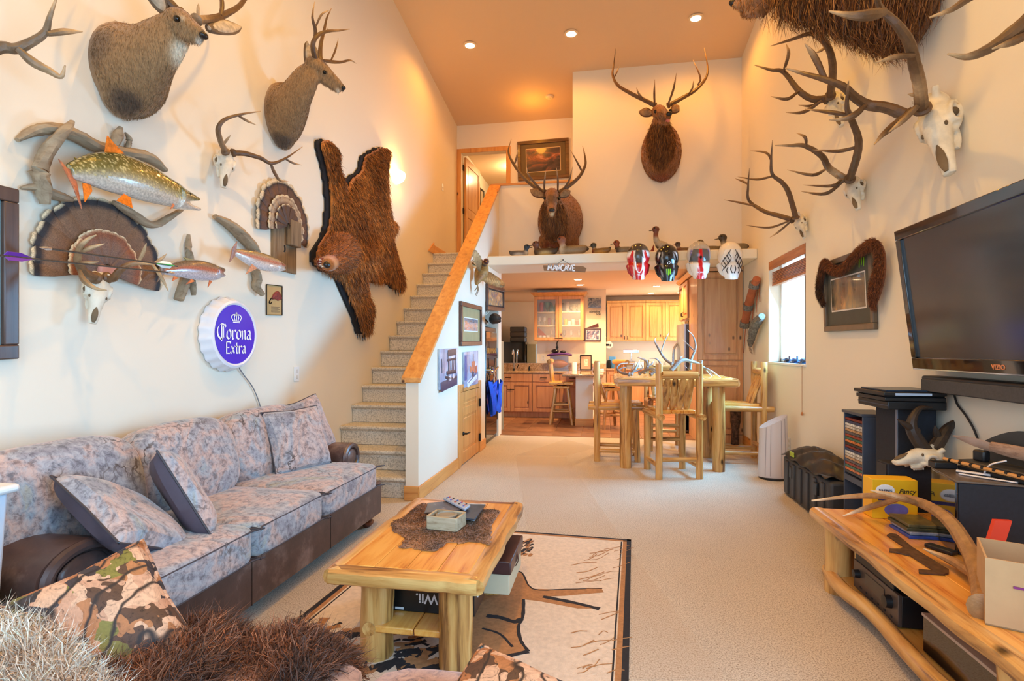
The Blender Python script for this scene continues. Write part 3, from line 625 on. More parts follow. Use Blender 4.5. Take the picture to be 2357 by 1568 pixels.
# ================================================================= trophies
m_antler = attr_mat('antler', .45, .18, 30, bump=.25, bs=120); m_hide = attr_mat('hide', .85, .14, 60, bump=.35, bs=140, Sheen_Weight=.3)
m_eye = mat('glass_eye', (14, 9, 6), .05, var=0); m_nose = mat('black_nose', (30, 26, 26), .3, var=.1); m_fur = attr_mat('hair', .6, .05, 20, bump=0)
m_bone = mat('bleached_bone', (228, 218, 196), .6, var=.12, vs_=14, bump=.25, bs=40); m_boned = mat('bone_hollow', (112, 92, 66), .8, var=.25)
AN_D, AN_L = np.array((104, 76, 50.)), np.array((176, 146, 108.))
def antler(root, lines, r0, dark=AN_D, light=AN_L, name='antler'):
    """lines: list of (points, base radius factor); the first is the main beam, the others tines that start on it"""
    mb = MB(); tips = []
    for i, (pts, k) in enumerate(lines):
        n = len(pts); r = r0*k; rs = [r*(1-.82*(j/(n-1))**1.5) for j in range(n)]; rs[-1] = r*.12
        if i: rs[0] = r*.55
        mb.sweep(pts, rs, n=9, res=5, rough=.05); tips.append(V(pts[-1]))
    p0 = V(lines[0][0][0]); p1 = V(lines[0][0][1]); mb.lathe(p0, [(r0*.9, -.012), (r0*1.45, -.004), (r0*1.4, .008), (r0, .016)], axis=p1-p0, n=12)
    me = mb.mesh(name, root['org']); T = np.array([list(t-V(root['org'])) for t in tips])
    def col(P):
        d = np.min(np.linalg.norm(P[:,None]-T[None], axis=2), axis=1); f = 1-sstep(d, .02, .16); return dark*(1-f)+light*1.12*f
    paint(me, col); return link(name, me, m_antler, root)
def PL(fn, pts): return [fn(*p) for p in pts]
def rad(fn, pts, d0, d1):
    """points without depth get a depth that runs from d0 to d1"""
    n = len(pts); return [fn(p[0], p[1], p[2] if len(p) > 2 else d0+(d1-d0)*i/max(1, n-1)) for i, p in enumerate(pts)]
def spot_paint(me, org, base, spots): return paint(me, spot_col(org, base, spots))
def spot_col(org, base, spots):
    o = np.array(org)
    def col(P):
        c = np.tile(np.array(base, float), (len(P), 1)); Q = P+o
        for s in spots:
            p, r, k = np.array(list(s[0])), s[1], np.array(s[2], float); sc = np.array(s[3]) if len(s) > 3 else 1
            d = np.linalg.norm((Q-p)/sc, axis=1); f = 1-sstep(d, r*.35, r); c = c*(1-f)+k*f
        return c
    return col
def ear(root, base, tip, w, out, m_in=None, col=(120, 96, 70), col_in=(196, 178, 152)):
    b, t, o = V(base), V(tip), V(out).normalized(); L = (t-b); pts = [b, b+L*.25, b+L*.55+o*w*.1, b+L*.82, t]
    e = MB().sweep(pts, [w*.25, w*.42, w*.5, w*.32, w*.04], [w*.2, w*.16, w*.12, w*.08, w*.02], up=o, n=12, res=4)
    q = e.build('ear', mat('ear_%d_%d' % (col[0], col[1]), col, .85, var=.2), root)
    i = MB().sweep([p+o*w*.1 for p in pts[:-1]]+[t+o*w*.02], [w*.12, w*.3, w*.38, w*.22, w*.02], [w*.1, w*.1, w*.08, w*.05, w*.01], up=o, n=12, res=4)
    i.build('inner_ear', mat('inner_ear_%d' % col_in[0], col_in, .9, var=.25, vs_=30), q)
def mount(name, label, cat, fn, neck, head, base_col, spots, voxel=.014, extra=None, hair=None):
    """neck/head: lists of (px, py, d, ra, rb) along the neck and the head; one continuous skin"""
    P0 = fn(*neck[0][:3]); root = thing(name, label, cat, tuple(P0)); mb = MB()
    mb.sweep([fn(*q[:3]) for q in neck], [q[3] for q in neck], [q[4] for q in neck], n=24, res=4)
    hp = [fn(*q[:3]) for q in head]; mb.sweep(hp, [q[3] for q in head], [q[4] for q in head], n=20, res=4)
    if extra: extra(mb)
    me = shift(blob(mb, voxel, 5), P0); spot_paint(me, P0, base_col, spots); link('cape', me, m_hide, root)
    if name == 'deer_mount':
        cf = spot_col(P0, base_col, spots); ws = 1 if fn(0, 0, 0).x < 0 else -1
        stuff(link('coat', strands(me, 14000, .018, .0009, (0, .1, -1), .1, jit=.12, seed=4, colfn=lambda P, R: cf(P)*(.7+.5*R.random((len(P), 1))), mask=lambda c, N: c[:,0] > .03), m_fur, root, smooth=False))
    return root, me
def eye(root, p, r): MB().ball(p, r, 12, 8).build('eye', m_eye, root)
DEER = (156, 122, 82)
# --- large mule deer on the left wall
n1 = [(290, 165, .0, .20, .25), (298, 160, .07, .20, .25), (322, 140, .17, .165, .205), (355, 112, .28, .115, .15), (388, 78, .36, .085, .11), (402, 55, .38, .06, .07)]
h1 = [(392, 42, .38, .05, .05), (406, 48, .42, .066, .07), (424, 58, .47, .062, .064), (444, 70, .53, .044, .046), (462, 80, .57, .036, .036), (472, 85, .585, .022, .022)]
def ex(mb): mb.ball(LW(282, 222, .05), (.09, .12, .12)); mb.ball(LW(325, 225, .10), (.07, .07, .1)); mb.sweep(PL(LW, [(420, 76, .47), (445, 90, .53), (464, 97, .56)]), [.035, .026, .018], n=12)
r1, me = mount('deer_mount', 'large mule deer shoulder mount highest on the left wall', 'deer mount', LW, n1, h1, DEER,
    [(LW(420, 125, .42), .11, (226, 214, 190)), (LW(462, 97, .57), .035, (224, 216, 200)), (LW(470, 82, .59), .03, (28, 24, 24)), (LW(455, 68, .55), .04, (150, 120, 92)), (LW(405, 25, .42), .06, (92, 66, 46)), (LW(290, 235, .12), .11, (92, 72, 54)), (LW(230, 110, .05), .14, (116, 92, 66)), (LW(415, 40, .5), .03, (196, 180, 154))], extra=ex)
eye(r1, LW(407, 43, .495), .017); MB().ball(LW(469, 82, .60), (.02, .026, .018)).build('nose', m_nose, r1)
ear(r1, LW(480, 66, .42), LW(556, 62, .40), .095, (.8, -.6, 0), col=(112, 92, 70)); ear(r1, LW(380, 30, .36), LW(340, -40, .34), .09, (.6, -.8, 0), col=(112, 92, 70))
antler(r1, [(rad(LW, [(452, 46), (490, 43), (525, 30), (556, 8), (580, -40), (560, -110)], .42, .30), 1), (rad(LW, [(508, 36), (511, 5), (500, -60)], .40, .36), .75), (rad(LW, [(456, 44), (456, 20), (457, 8)], .43, .44), .5)], .024)
antler(r1, [(rad(LW, [(410, 28), (385, 0), (350, -40), (330, -90), (345, -150)], .40, .30), 1), (rad(LW, [(350, -40), (375, -90), (395, -140)], .34, .34), .7)], .024)
# --- mule deer in profile
n2 = [(646, 264, .0, .165, .25), (652, 262, .07, .17, .25), (668, 242, .18, .14, .19), (686, 212, .28, .1, .14), (704, 180, .36, .078, .11), (714, 160, .40, .06, .075)]
h2 = [(708, 150, .40, .048, .05), (722, 150, .43, .06, .066), (740, 160, .47, .056, .062), (760, 177, .52, .042, .046), (779, 195, .56, .034, .038), (790, 205, .575, .022, .025)]
def ex(mb): mb.ball(LW(652, 318, .05), (.08, .1, .09)); mb.sweep(PL(LW, [(738, 180, .46), (762, 198, .52), (781, 212, .56)]), [.034, .026, .018], n=12)
r2, me = mount('deer_mount', 'mule deer shoulder mount in profile facing the stairs on the left wall', 'deer mount', LW, n2, h2, DEER,
    [(LW(732, 222, .40), .09, (224, 208, 180)), (LW(780, 213, .57), .045, (222, 206, 180)), (LW(791, 203, .59), .03, (30, 25, 24)), (LW(742, 148, .48), .05, (86, 62, 44)), (LW(650, 322, .08), .11, (96, 76, 58)), (LW(625, 250, .05), .12, (140, 106, 66))], extra=ex)
eye(r2, LW(747, 166, .51), .015); MB().ball(LW(790, 202, .59), (.02, .022, .018)).build('nose', m_nose, r2)
ear(r2, LW(709, 152, .37), LW(707, 95, .37), .095, (.9, -.3, 0), col=(110, 90, 68)); ear(r2, LW(728, 146, .34), LW(722, 100, .22), .08, (.7, -.3, .2), col=(110, 90, 68))
antler(r2, [(rad(LW, [(733, 148), (722, 122), (721, 98), (733, 80), (755, 72), (782, 70), (805, 67)], .44, .60), 1), (rad(LW, [(723, 96), (726, 70), (719, 40), (724, 4)], .47, .5), .8), (rad(LW, [(727, 60), (740, 34), (758, 23)], .48, .56), .55), (rad(LW, [(752, 72), (756, 62)], .5, .5), .35)], .021)
antler(r2, [(rad(LW, [(738, 148), (737, 122), (739, 98), (746, 70), (752, 42), (763, 19)], .38, .3), 1), (rad(LW, [(739, 138), (760, 142), (785, 143), (806, 139), (820, 146)], .38, .45), .8), (rad(LW, [(762, 139), (772, 115), (779, 88)], .4, .36), .6)], .02)
# --- skulls
def skull(root, crown, nose, out, w, teeth=True):
    """crown and nose points, out = direction the forehead faces; w = half width over the eyes"""
    c, n, o = V(crown), V(nose), V(out).normalized(); ax = (n-c); L = ax.length; a = ax/L; o = (o-a*o.dot(a)).normalized(); s = a.cross(o)
    q = lambda f, l, u: c+ax*f+s*l*w+o*u*w
    mb = MB(); mb.sweep([q(-.03, 0, -.5), q(.08, 0, -.35), q(.25, 0, -.15), q(.42, 0, -.1)], [w*.45, w*.72, w*.8, w*.7], [w*.5, w*.62, w*.62, w*.55], up=o, n=16, res=3)
    mb.sweep([q(.3, 0, -.15), q(.45, 0, -.12), q(.65, 0, -.25), q(.85, 0, -.4), q(1, 0, -.5)], [w*.85, w*.72, w*.5, w*.42, w*.32], [w*.6, w*.62, w*.5, w*.34, w*.2], up=o, n=16, res=3)
    for k in (-1, 1):
        ring = [q(.33+.115*math.cos(t*math.pi/6), k*(.86-.05*math.sin(t)), -.25+.36*math.sin(t*math.pi/6)) for t in range(13)]; mb.sweep(ring, w*.13, n=8, res=1, cap=False)
        mb.sweep([q(.1, k*.75, -.75), q(.24, k*.98, -.72), q(.42, k*.85, -.62), q(.52, k*.6, -.5)], w*.12, n=8, res=3)
        mb.sweep([q(.42, k*.5, -.72), q(.58, k*.5, -.85), q(.7, k*.36, -.8)], w*.17, n=8, res=3)
        mb.tube(q(.1, k*.35, .1), q(.0, k*.55, .45), w*.2, w*.2)
    me = shift(blob(mb, w*.085, 2), root['org']); link('skull', me, m_bone, root)
    for k in (-1, 1):
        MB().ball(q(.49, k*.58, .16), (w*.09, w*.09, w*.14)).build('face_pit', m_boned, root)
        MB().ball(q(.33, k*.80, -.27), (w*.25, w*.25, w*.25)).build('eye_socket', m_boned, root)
        if teeth:
            for t in range(5): MB().cbox(q(.46+.045*t, k*(.5-.02*t), -1.0), (w*.13, w*.13, w*.18)).build('tooth', m_bone, root, bevel=w*.03)
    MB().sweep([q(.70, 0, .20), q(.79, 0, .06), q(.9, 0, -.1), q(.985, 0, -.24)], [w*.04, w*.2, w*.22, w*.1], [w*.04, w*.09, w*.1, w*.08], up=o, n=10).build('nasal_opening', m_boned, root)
    return q
G_L, G_R = 'skulls with antlers on the left wall', 'elk skulls with antlers on the right wall'
# small deer skull, left wall
s = thing('deer_skull', 'small white deer skull with forked antlers between the deer and the bear hide', 'skull', tuple(LW(522, 430)), G_L)
skull(s, LW(522, 345, .09), LW(519, 428, .13), (.85, -.5, .2), .065)
antler(s, [(rad(LW, [(519, 350), (508, 325), (502, 298), (516, 276), (552, 264), (600, 256)], .13, .30), 1), (rad(LW, [(548, 266), (568, 278), (590, 288)], .24, .28), .6), (rad(LW, [(512, 335), (522, 322), (531, 311)], .14, .2), .6)], .02)
antler(s, [(rad(LW, [(536, 352), (565, 354), (600, 364), (625, 376), (658, 364), (696, 338)], .13, .24), 1), (rad(LW, [(657, 366), (676, 376), (695, 380)], .2, .24), .6), (rad(LW, [(622, 374), (632, 398), (645, 416), (664, 418)], .18, .22), .75)], .02)
# whitetail skull below the turkey fan
s = thing('deer_skull', 'white deer skull with curled antlers holding two arrows below the big turkey fan', 'skull', tuple(LW(215, 742)), G_L)
skull(s, LW(232, 632, .10), LW(216, 742, .13), (.85, -.5, .2), .06)
antler(s, [(rad(LW, [(220, 640), (196, 628), (180, 605), (180, 585), (186, 566), (204, 550), (222, 541)], .12, .30), 1), (rad(LW, [(184, 580), (208, 571), (241, 561)], .22, .3), .7), (rad(LW, [(182, 606), (202, 606), (227, 603)], .2, .3), .6), (rad(LW, [(182, 622), (194, 646), (220, 664), (246, 668)], .18, .32), .7)], .022, np.array((122, 88, 56.)))
antler(s, [(rad(LW, [(246, 640), (262, 640), (276, 622), (298, 609), (328, 606), (354, 610)], .12, .30), 1), (rad(LW, [(318, 604), (330, 580), (337, 560)], .24, .3), .65), (rad(LW, [(352, 609), (370, 597), (384, 584)], .28, .32), .55), (rad(LW, [(353, 611), (372, 640), (388, 671)], .28, .34), .6)], .022, np.array((122, 88, 56.)))
# antler rack cut by the left picture edge
s = thing('deer_skull', 'antler rack of a skull reaching in from the left picture edge', 'skull', tuple(LW(-95, 260)), G_L)
skull(s, LW(-95, 130, .08), LW(-90, 250, .14), (.9, -.4, .2), .065)
antler(s, [(rad(LW, [(-60, 135), (0, 110), (36, 112), (70, 98), (104, 74), (114, 40), (132, -10)], .12, .36), 1), (rad(LW, [(110, 78), (150, 73), (190, 73)], .3, .34), .75), (rad(LW, [(40, 112), (76, 143), (112, 162), (140, 176), (150, 150)], .24, .34), .85)], .026, np.array((120, 98, 74.)))
# --- elk skulls on the right wall
def elk_skull(label, crown, nose, w, A, B, r, base):
    s = thing('elk_skull', label, 'skull', tuple(RW(*base)), G_R); skull(s, RW(*crown), RW(*nose), (-.8, -.45, .25), w)
    antler(s, A, r); antler(s, B, r); return s
T = lambda pts, a, b, k: (rad(RW, pts, a, b), k)
elk_skull('largest bleached elk skull with long brown antlers on the right wall above the television', (2140, 222, .10), (2172, 392, .16), .105,
    [T([(2122, 250), (2118, 205), (2106, 150), (2092, 98), (2066, 58), (2030, 24), (2018, -5), (2000, -60)], .2, .75, 1), T([(2036, 28), (2005, 34), (1960, 36), (1908, 26)], .62, .9, .95), T([(2104, 128), (2060, 131), (2016, 144)], .4, .6, .6), T([(2118, 214), (2104, 218), (2090, 217)], .24, .34, .5), T([(2116, 240), (2080, 276), (2046, 304)], .24, .4, .7)],
    [T([(2086, 266), (2040, 248), (1995, 241), (1965, 222), (1938, 198), (1895, 182), (1845, 168), (1807, 157)], .2, .85, 1), T([(1992, 242), (1968, 264), (1940, 274), (1908, 276)], .4, .6, .7), T([(1900, 184), (1874, 130), (1852, 100)], .62, .75, .8), T([(2088, 262), (2056, 290), (2032, 310), (2012, 333)], .22, .45, .75)], .034, (2165, 400))
elk_skull('elk skull with wide antlers partly behind the largest one, right wall', (1912, 216, .08), (1930, 285, .12), .075,
    [T([(1911, 220), (1916, 182), (1916, 143), (1904, 106), (1880, 82), (1860, 78), (1822, 91), (1774, 106)], .14, .7, 1), T([(1878, 82), (1872, 56)], .4, .45, .7), T([(1902, 108), (1890, 116), (1876, 123)], .35, .42, .5)],
    [T([(1902, 228), (1870, 228), (1838, 208), (1804, 166), (1774, 161), (1737, 150)], .14, .65, 1), T([(1804, 164), (1815, 124), (1810, 102)], .45, .5, .65), T([(1838, 210), (1812, 228), (1774, 222)], .35, .55, .65), T([(1892, 232), (1850, 258), (1809, 259)], .2, .4, .7), T([(1890, 234), (1866, 244), (1838, 242)], .18, .3, .55)], .03, (1930, 288))
elk_skull('small-faced elk skull with curved antlers hanging left of the television', (1958, 410, .08), (1968, 478, .12), .072,
    [T([(1956, 412), (1972, 360), (1976, 320), (1960, 276), (1950, 250), (1950, 226), (1953, 186)], .14, .6, 1), T([(1956, 266), (1914, 259), (1853, 251)], .4, .6, .7), T([(1975, 338), (1930, 348), (1871, 345)], .25, .45, .65)],
    [T([(1944, 412), (1908, 387), (1892, 360), (1853, 336), (1820, 335), (1783, 335)], .14, .7, 1), T([(1856, 336), (1853, 316), (1833, 306)], .5, .55, .55), T([(1900, 390), (1870, 403), (1812, 391)], .25, .5, .65), T([(1942, 416), (1900, 446), (1845, 441)], .18, .4, .7), T([(1936, 414), (1914, 428), (1848, 426)], .18, .4, .6), T([(1928, 408), (1922, 396)], .2, .2, .5)], .028, (1968, 480))
elk_skull('lowest elk skull with spread antlers, on the right wall above the bright window', (1836, 496, .07), (1846, 545, .1), .06,
    [T([(1832, 502), (1816, 445), (1800, 420), (1778, 402), (1775, 370), (1778, 323)], .12, .55, 1), T([(1778, 406), (1742, 413), (1698, 407)], .35, .55, .65), T([(1776, 372), (1764, 352), (1727, 347)], .42, .5, .6)],
    [T([(1824, 506), (1790, 496), (1758, 486), (1724, 462), (1722, 428), (1725, 388)], .12, .6, 1), T([(1722, 424), (1708, 417), (1692, 411)], .5, .55, .6), T([(1736, 474), (1700, 466), (1667, 460)], .45, .6, .6), T([(1818, 512), (1792, 534), (1772, 547)], .14, .3, .6), T([(1814, 510), (1770, 524), (1718, 519)], .16, .4, .6)], .026, (1846, 548))
elk_skull('antler rack reaching in from the top right picture corner above the television', (2500, 110, .1), (2520, 280, .16), .1,
    [T([(2470, 130), (2420, -10), (2340, -60), (2240, -10), (2190, 22), (2140, 40)], .2, .7, .8), T([(2420, -10), (2440, -120)], .3, .4, .8)],
    [T([(2460, 130), (2400, 30), (2350, 60), (2290, 104), (2232, 130), (2182, 125)], .2, .7, 1), T([(2410, 50), (2345, 90), (2285, 112)], .25, .6, .7)], .034, (2520, 290))
# --- elk shoulder mounts
ELK = (146, 94, 46)
def elk_mount(label, fn, neck, head, eyes, ears, nose, A, B, spots, extra=None, mane=None, r=.03):
    root, me = mount('elk_mount', label, 'elk mount', fn, neck, head, ELK, spots, .018, extra)
    for e in eyes: eye(root, fn(*e), .024)
    for b, t, o in ears: ear(root, fn(*b), fn(*t), .13, o, col=(104, 70, 44), col_in=(150, 118, 84))
    MB().ball(fn(*nose), (.042, .026, .03)).build('nose', m_nose, root)
    if A: antler(root, A, r); antler(root, B, r)
    if mane:
        c, rr = V(mane[0])-V(root['org']), mane[1]; cc = np.array(c); cf = spot_col(root['org'], ELK, spots); soft = np.array(mane[3])
        def tone(P, R): return cf(P)*(.55+.75*R.random((len(P), 1)))
        fm = strands(me, 9000, .035, .0018, (0, 0, -1), .12, jit=.12, colfn=tone, seed=5); stuff(link('coat', fm, m_fur, root, smooth=False))
        def near(P, N):
            d = np.linalg.norm((P-cc)*soft, axis=1)/rr; return d < .72+.34*np.random.default_rng(1).random(len(P))
        fm = strands(me, 7000, mane[2], .002, (0, 0, -1), .22, jit=.2, mask=near, colfn=lambda P, R: np.array(((108, 62, 26), (140, 84, 36), (74, 44, 22), (176, 116, 56)))[R.integers(0, 4, len(P))]*(.7+.5*R.random((len(P), 1))))
        stuff(link('mane', fm, m_fur, root, smooth=False))
    return root
T = lambda pts, a, b, k: (rad(BW, pts, a, b), k)
na = [(1290, 510, .0, .33, .43), (1289, 508, .12, .34, .43), (1284, 502, .32, .27, .36), (1277, 490, .52, .19, .26), (1272, 472, .66, .135, .18), (1270, 455, .74, .1, .12)]
ha = [(1270, 444, .72, .075, .07), (1270, 449, .79, .1, .1), (1270, 461, .88, .088, .088), (1270, 476, .98, .064, .06), (1270, 485, 1.05, .056, .05), (1270, 490, 1.08, .036, .034)]
elk_mount('bull elk mount looking straight at the viewer above the row of duck decoys', BW, na, ha, [(1254, 456, .885), (1287, 456, .885)],
    [((1252, 452, .78), (1220, 437, .74), (-.2, -1, 0)), ((1288, 452, .78), (1313, 439, .74), (.2, -1, 0))], (1270, 483, 1.09),
    [T([(1254, 443), (1226, 427), (1200, 402), (1180, 374), (1170, 348), (1177, 320)], .74, .6, 1), T([(1248, 440), (1234, 425), (1216, 402), (1212, 384)], .78, .98, .7), T([(1253, 441), (1253, 420), (1256, 394)], .78, .95, .7), T([(1184, 380), (1189, 362), (1192, 344)], .66, .7, .6)],
    [T([(1286, 443), (1310, 428), (1334, 406), (1347, 380), (1346, 358), (1341, 336)], .74, .6, 1), T([(1284, 441), (1284, 415), (1281, 386)], .78, .95, .7), T([(1296, 437), (1310, 415), (1318, 384)], .76, .92, .7), T([(1340, 396), (1332, 380), (1313, 345)], .64, .7, .65)],
    [(BW(1272, 520, .55), .36, (92, 58, 32), (.75, 1, 1.25)), (BW(1270, 492, 1.05), .05, (222, 196, 150)), (BW(1320, 490, .15), .22, (178, 118, 58)), (BW(1268, 575, .2), .2, (140, 70, 28)), (BW(1270, 462, .95), .13, (104, 74, 48)), (BW(1258, 459, .9), .022, (214, 180, 130)), (BW(1285, 459, .9), .022, (214, 180, 130))],
    lambda mb: (mb.sweep(PL(BW, [(1270, 480, .86), (1270, 492, .97), (1270, 497, 1.04)]), [.05, .042, .03], n=12), mb.ball(BW(1252, 556, .12), (.09, .08, .12)), mb.ball(BW(1318, 556, .12), (.1, .08, .12))),
    (BW(1271, 520, .62), .30, .11, (1.35, 1, .78)))
nb_ = [(1522, 352, .0, .28, .42), (1522, 350, .12, .285, .41), (1521, 338, .3, .235, .32), (1520, 316, .46, .165, .23), (1519, 292, .56, .12, .16), (1518, 272, .62, .095, .11)]
hb = [(1514, 254, .6, .07, .07), (1516, 257, .67, .092, .092), (1523, 262, .77, .08, .08), (1531, 266, .88, .058, .055), (1537, 266, .96, .05, .046), (1541, 264, .99, .032, .03)]
rb_ = elk_mount('bugling bull elk mount with raised head high on the back wall', BW, nb_, hb, [(1509, 257, .77), (1543, 255, .73)],
    [((1503, 262, .64), (1470, 257, .6), (-.3, -1, 0)), ((1546, 258, .62), (1563, 243, .56), (.4, -1, 0))], (1540, 262, 1.0),
    [T([(1508, 243), (1482, 230), (1450, 214), (1422, 196), (1410, 172), (1413, 148), (1417, 112)], .6, .5, 1), T([(1507, 242), (1506, 215), (1507, 183)], .64, .8, .7), T([(1482, 230), (1470, 215), (1465, 202)], .62, .75, .65), T([(1412, 182), (1420, 165), (1426, 152)], .54, .58, .55)],
    [T([(1538, 243), (1570, 226), (1600, 208), (1622, 184), (1629, 158), (1621, 110)], .6, .5, 1), T([(1538, 240), (1550, 205), (1557, 168)], .64, .8, .7), T([(1586, 216), (1594, 202), (1596, 186)], .6, .72, .6), T([(1606, 196), (1612, 178), (1595, 138)], .56, .6, .6)],
    [(BW(1521, 330, .42), .30, (84, 50, 26), (.7, 1, 1.2)), (BW(1521, 410, .1), .2, (142, 74, 30)), (BW(1490, 350, .1), .16, (172, 112, 56)), (BW(1530, 264, .88), .13, (118, 80, 48))],
    lambda mb: mb.sweep(PL(BW, [(1521, 278, .7), (1531, 283, .82), (1537, 284, .9)]), [.055, .038, .026], n=12), (BW(1521, 330, .5), .27, .09, (1.3, 1, .75)))
MB().ball(BW(1537, 278, .9), (.03, .05, .022)).build('tongue', mat('tongue', (206, 120, 110), .5, var=0), rb_)
MB().ball(BW(1536, 274, .90), (.042, .05, .018)).build('mouth', m_nose, rb_)
# elk in profile, cut by the top edge
nc = [(2095, -60, .0, .30, .44), (2080, -55, .10, .31, .44), (2030, -50, .28, .27, .36), (1960, -45, .46, .21, .28), (1880, -35, .62, .16, .2), (1820, -28, .74, .12, .15)]
hc = [(1830, -40, .74, .09, .1), (1790, -30, .80, .105, .11), (1760, -12, .85, .085, .085), (1730, 2, .90, .062, .058), (1708, 8, .93, .052, .048), (1694, 8, .95, .03, .03)]
T = lambda pts, a, b, k: (rad(RW, pts, a, b), k)
rc = elk_mount('shaggy elk mount in profile cut off by the top picture edge', RW, nc, hc, [(1785, -40, .9)], [((1835, -70, .75), (1870, -120, .7), (-1, -.5, 0))], (1690, 6, .95),
    [T([(1820, -80), (1850, -180), (1840, -300)], .75, .9, 1)], [T([(1800, -80), (1780, -180), (1790, -300)], .7, .5, 1)],
    [(RW(1900, 10, .6), .42, (110, 60, 26), (1, 1.2, .8)), (RW(2060, 60, .08), .2, (168, 100, 44)), (RW(1712, 26, .92), .045, (208, 172, 126)), (RW(2070, 0, .1), .12, (176, 116, 58))],
    lambda mb: mb.sweep(PL(RW, [(1760, 20, .85), (1730, 28, .9), (1708, 30, .925)]), [.05, .04, .026], n=12), (RW(1930, 20, .5), .50, .16, (1, .8, 1)))
# ================================================================= left wall
def inside(P, x, y):
    c = np.zeros(len(x), bool); n = len(P)
    for i in range(n):
        x0, y0 = P[i]; x1, y1 = P[(i+1) % n]; m = ((y0 > y) != (y1 > y)); c ^= m & (x < (x1-x0)*(y-y0)/(y1-y0+1e-12)+x0)
    return c
def edge_dist(P, x, y):
    d = np.full(len(x), 1e9); n = len(P); q = np.stack([x, y], 1)
    for i in range(n):
        a = np.array(P[i]); b = np.array(P[(i+1) % n]); e = b-a; t = np.clip(((q-a)@e)/(e@e+1e-12), 0, 1); d = np.minimum(d, np.linalg.norm(q-(a+t[:,None]*e), axis=1))
    return d
def hide(poly, to3, step, hf):
    """solid sheet over a 2D outline; hf(dist to edge, u, v) gives the height of its upper side"""
    P = catmull([list(p) for p in poly]+[list(poly[0])], 4)[:-1]; x0, y0 = P.min(0); x1, y1 = P.max(0)
    nx, ny = int((x1-x0)/step)+2, int((y1-y0)/step)+2; X, Y = np.meshgrid(x0+np.arange(nx)*step, y0+np.arange(ny)*step, indexing='ij'); x, y = X.ravel(), Y.ravel()
    ins = inside(P, x, y); d = edge_dist(P, x, y); hh = hf(d, x, y); mb = MB(); idx = -np.ones(nx*ny, int); k = 0; vt = []; vb = []
    for i in np.nonzero(ins)[0]: idx[i] = k; k += 1; vt.append(to3(x[i], y[i], hh[i])); vb.append(to3(x[i], y[i], 0))
    I = idx.reshape(nx, ny); fs = []; ed = {}
    for i in range(nx-1):
        for j in range(ny-1):
            q = [I[i,j], I[i+1,j], I[i+1,j+1], I[i,j+1]]; q = [int(a) for a in q if a >= 0]
            if len(q) >= 3:
                fs.append(tuple(q))
                for a, b in zip(q, q[1:]+q[:1]):
                    if (b, a) in ed: del ed[(b, a)]
                    else: ed[(a, b)] = 1
    fs2 = [tuple(a+k for a in f)[::-1] for f in fs]; sd = [(b, a, a+k, b+k) for a, b in ed]
    return mb.add(vt+vb, fs+fs2+sd)
def wl2(pts): return [(LW(x, y).y, LW(x, y).z) for x, y in pts]
wl3 = lambda d0: (lambda u, v, h: V(XL+d0+h, u, v))
# --- bear hide with felt backing and mounted head
BEAR = [(727,327),(748,320),(766,345),(768,380),(780,420),(789,446),(799,412),(822,394),(831,362),(852,347),(868,340),(886,346),(881,400),(883,450),(890,500),(904,512),(905,530),(894,545),(901,580),(912,615),(922,650),(915,668),(896,656),(880,640),(866,652),(838,642),(833,655),(837,680),(847,702),(845,740),(838,770),(826,768),(815,735),(802,700),(788,672),(776,642),(750,630),(727,612),(716,594),(720,572),(740,540),(750,500),(750,440),(743,390),(733,352)]
br = thing('bear_hide', 'brown bear hide with open-mouthed head spread on the left wall', 'bear hide', tuple(LW(835, 772)))
P2 = wl2(BEAR); hb_ = hide(P2, wl3(.035), .03, lambda d, x, y: .012+.07*np.clip(d/.3, 0, 1)**.6+.018*np.sin(7*x+3*y)*np.clip(d/.2, 0, 1))
def bearcol(P):
    n = len(P); f = np.array([mnoise.noise(V(p)*3.5) for p in P])[:,None]; z = P[:,2:3]
    c = np.array((196, 120, 50.))+f*np.array((60, 48, 30.)); return c
hm = hb_.mesh('hide', br['org']); paint(hm, bearcol); link('hide', hm, m_hide, br)
def bhair(p, R): return bearcol(p)*(.55+.6*R.random((len(p), 1)))*(1-.45*(R.random((len(p), 1)) > .85))
stuff(link('fur', strands(hm, 42000, .085, .0026, (0, .25, -1), .25, jit=.22, mask=lambda c, N: N[:,0] > .25, colfn=bhair), m_fur, br, smooth=False))
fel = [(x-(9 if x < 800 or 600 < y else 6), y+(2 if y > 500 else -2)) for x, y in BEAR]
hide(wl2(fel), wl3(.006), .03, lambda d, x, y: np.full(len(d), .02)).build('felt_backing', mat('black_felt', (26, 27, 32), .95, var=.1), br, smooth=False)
mb = MB(); mb.ball(LW(786, 583, .17), (.17, .21, .19)); mb.sweep(PL(LW, [(784, 586, .18), (770, 597, .26), (759, 606, .33), (754, 610, .38)]), [.15, .11, .075, .055], [.14, .1, .07, .055], n=16)
mb.sweep(PL(LW, [(764, 600, .14), (746, 604, .22), (737, 604, .28)]), [.10, .06, .035], n=12); mb.ball(LW(781, 551, .2), (.045, .06, .055)); mb.ball(LW(797, 618, .2), (.045, .055, .05))
hd = shift(blob(mb, .016, 3), br['org']); spot_paint(hd, br['org'], (166, 98, 44), [(LW(758, 606, .36), .1, (206, 150, 90)), (LW(747, 606, .3), .05, (70, 40, 26)), (LW(781, 551, .26), .05, (80, 46, 26)), (LW(797, 618, .26), .05, (80, 46, 26))]); link('head', hd, m_hide, br)
stuff(link('head_fur', strands(hd, 8000, .04, .0018, (.1, .5, .1), .3, jit=.22, colfn=lambda p, R: np.array((168, 100, 46.))*(.5+.8*R.random((len(p), 1))), mask=lambda c, N: (np.linalg.norm(c+np.array(br['org'])-np.array(LW(753, 607, .36)), axis=1) > .13) & (c[:,0] > .1)), m_fur, br, smooth=False))
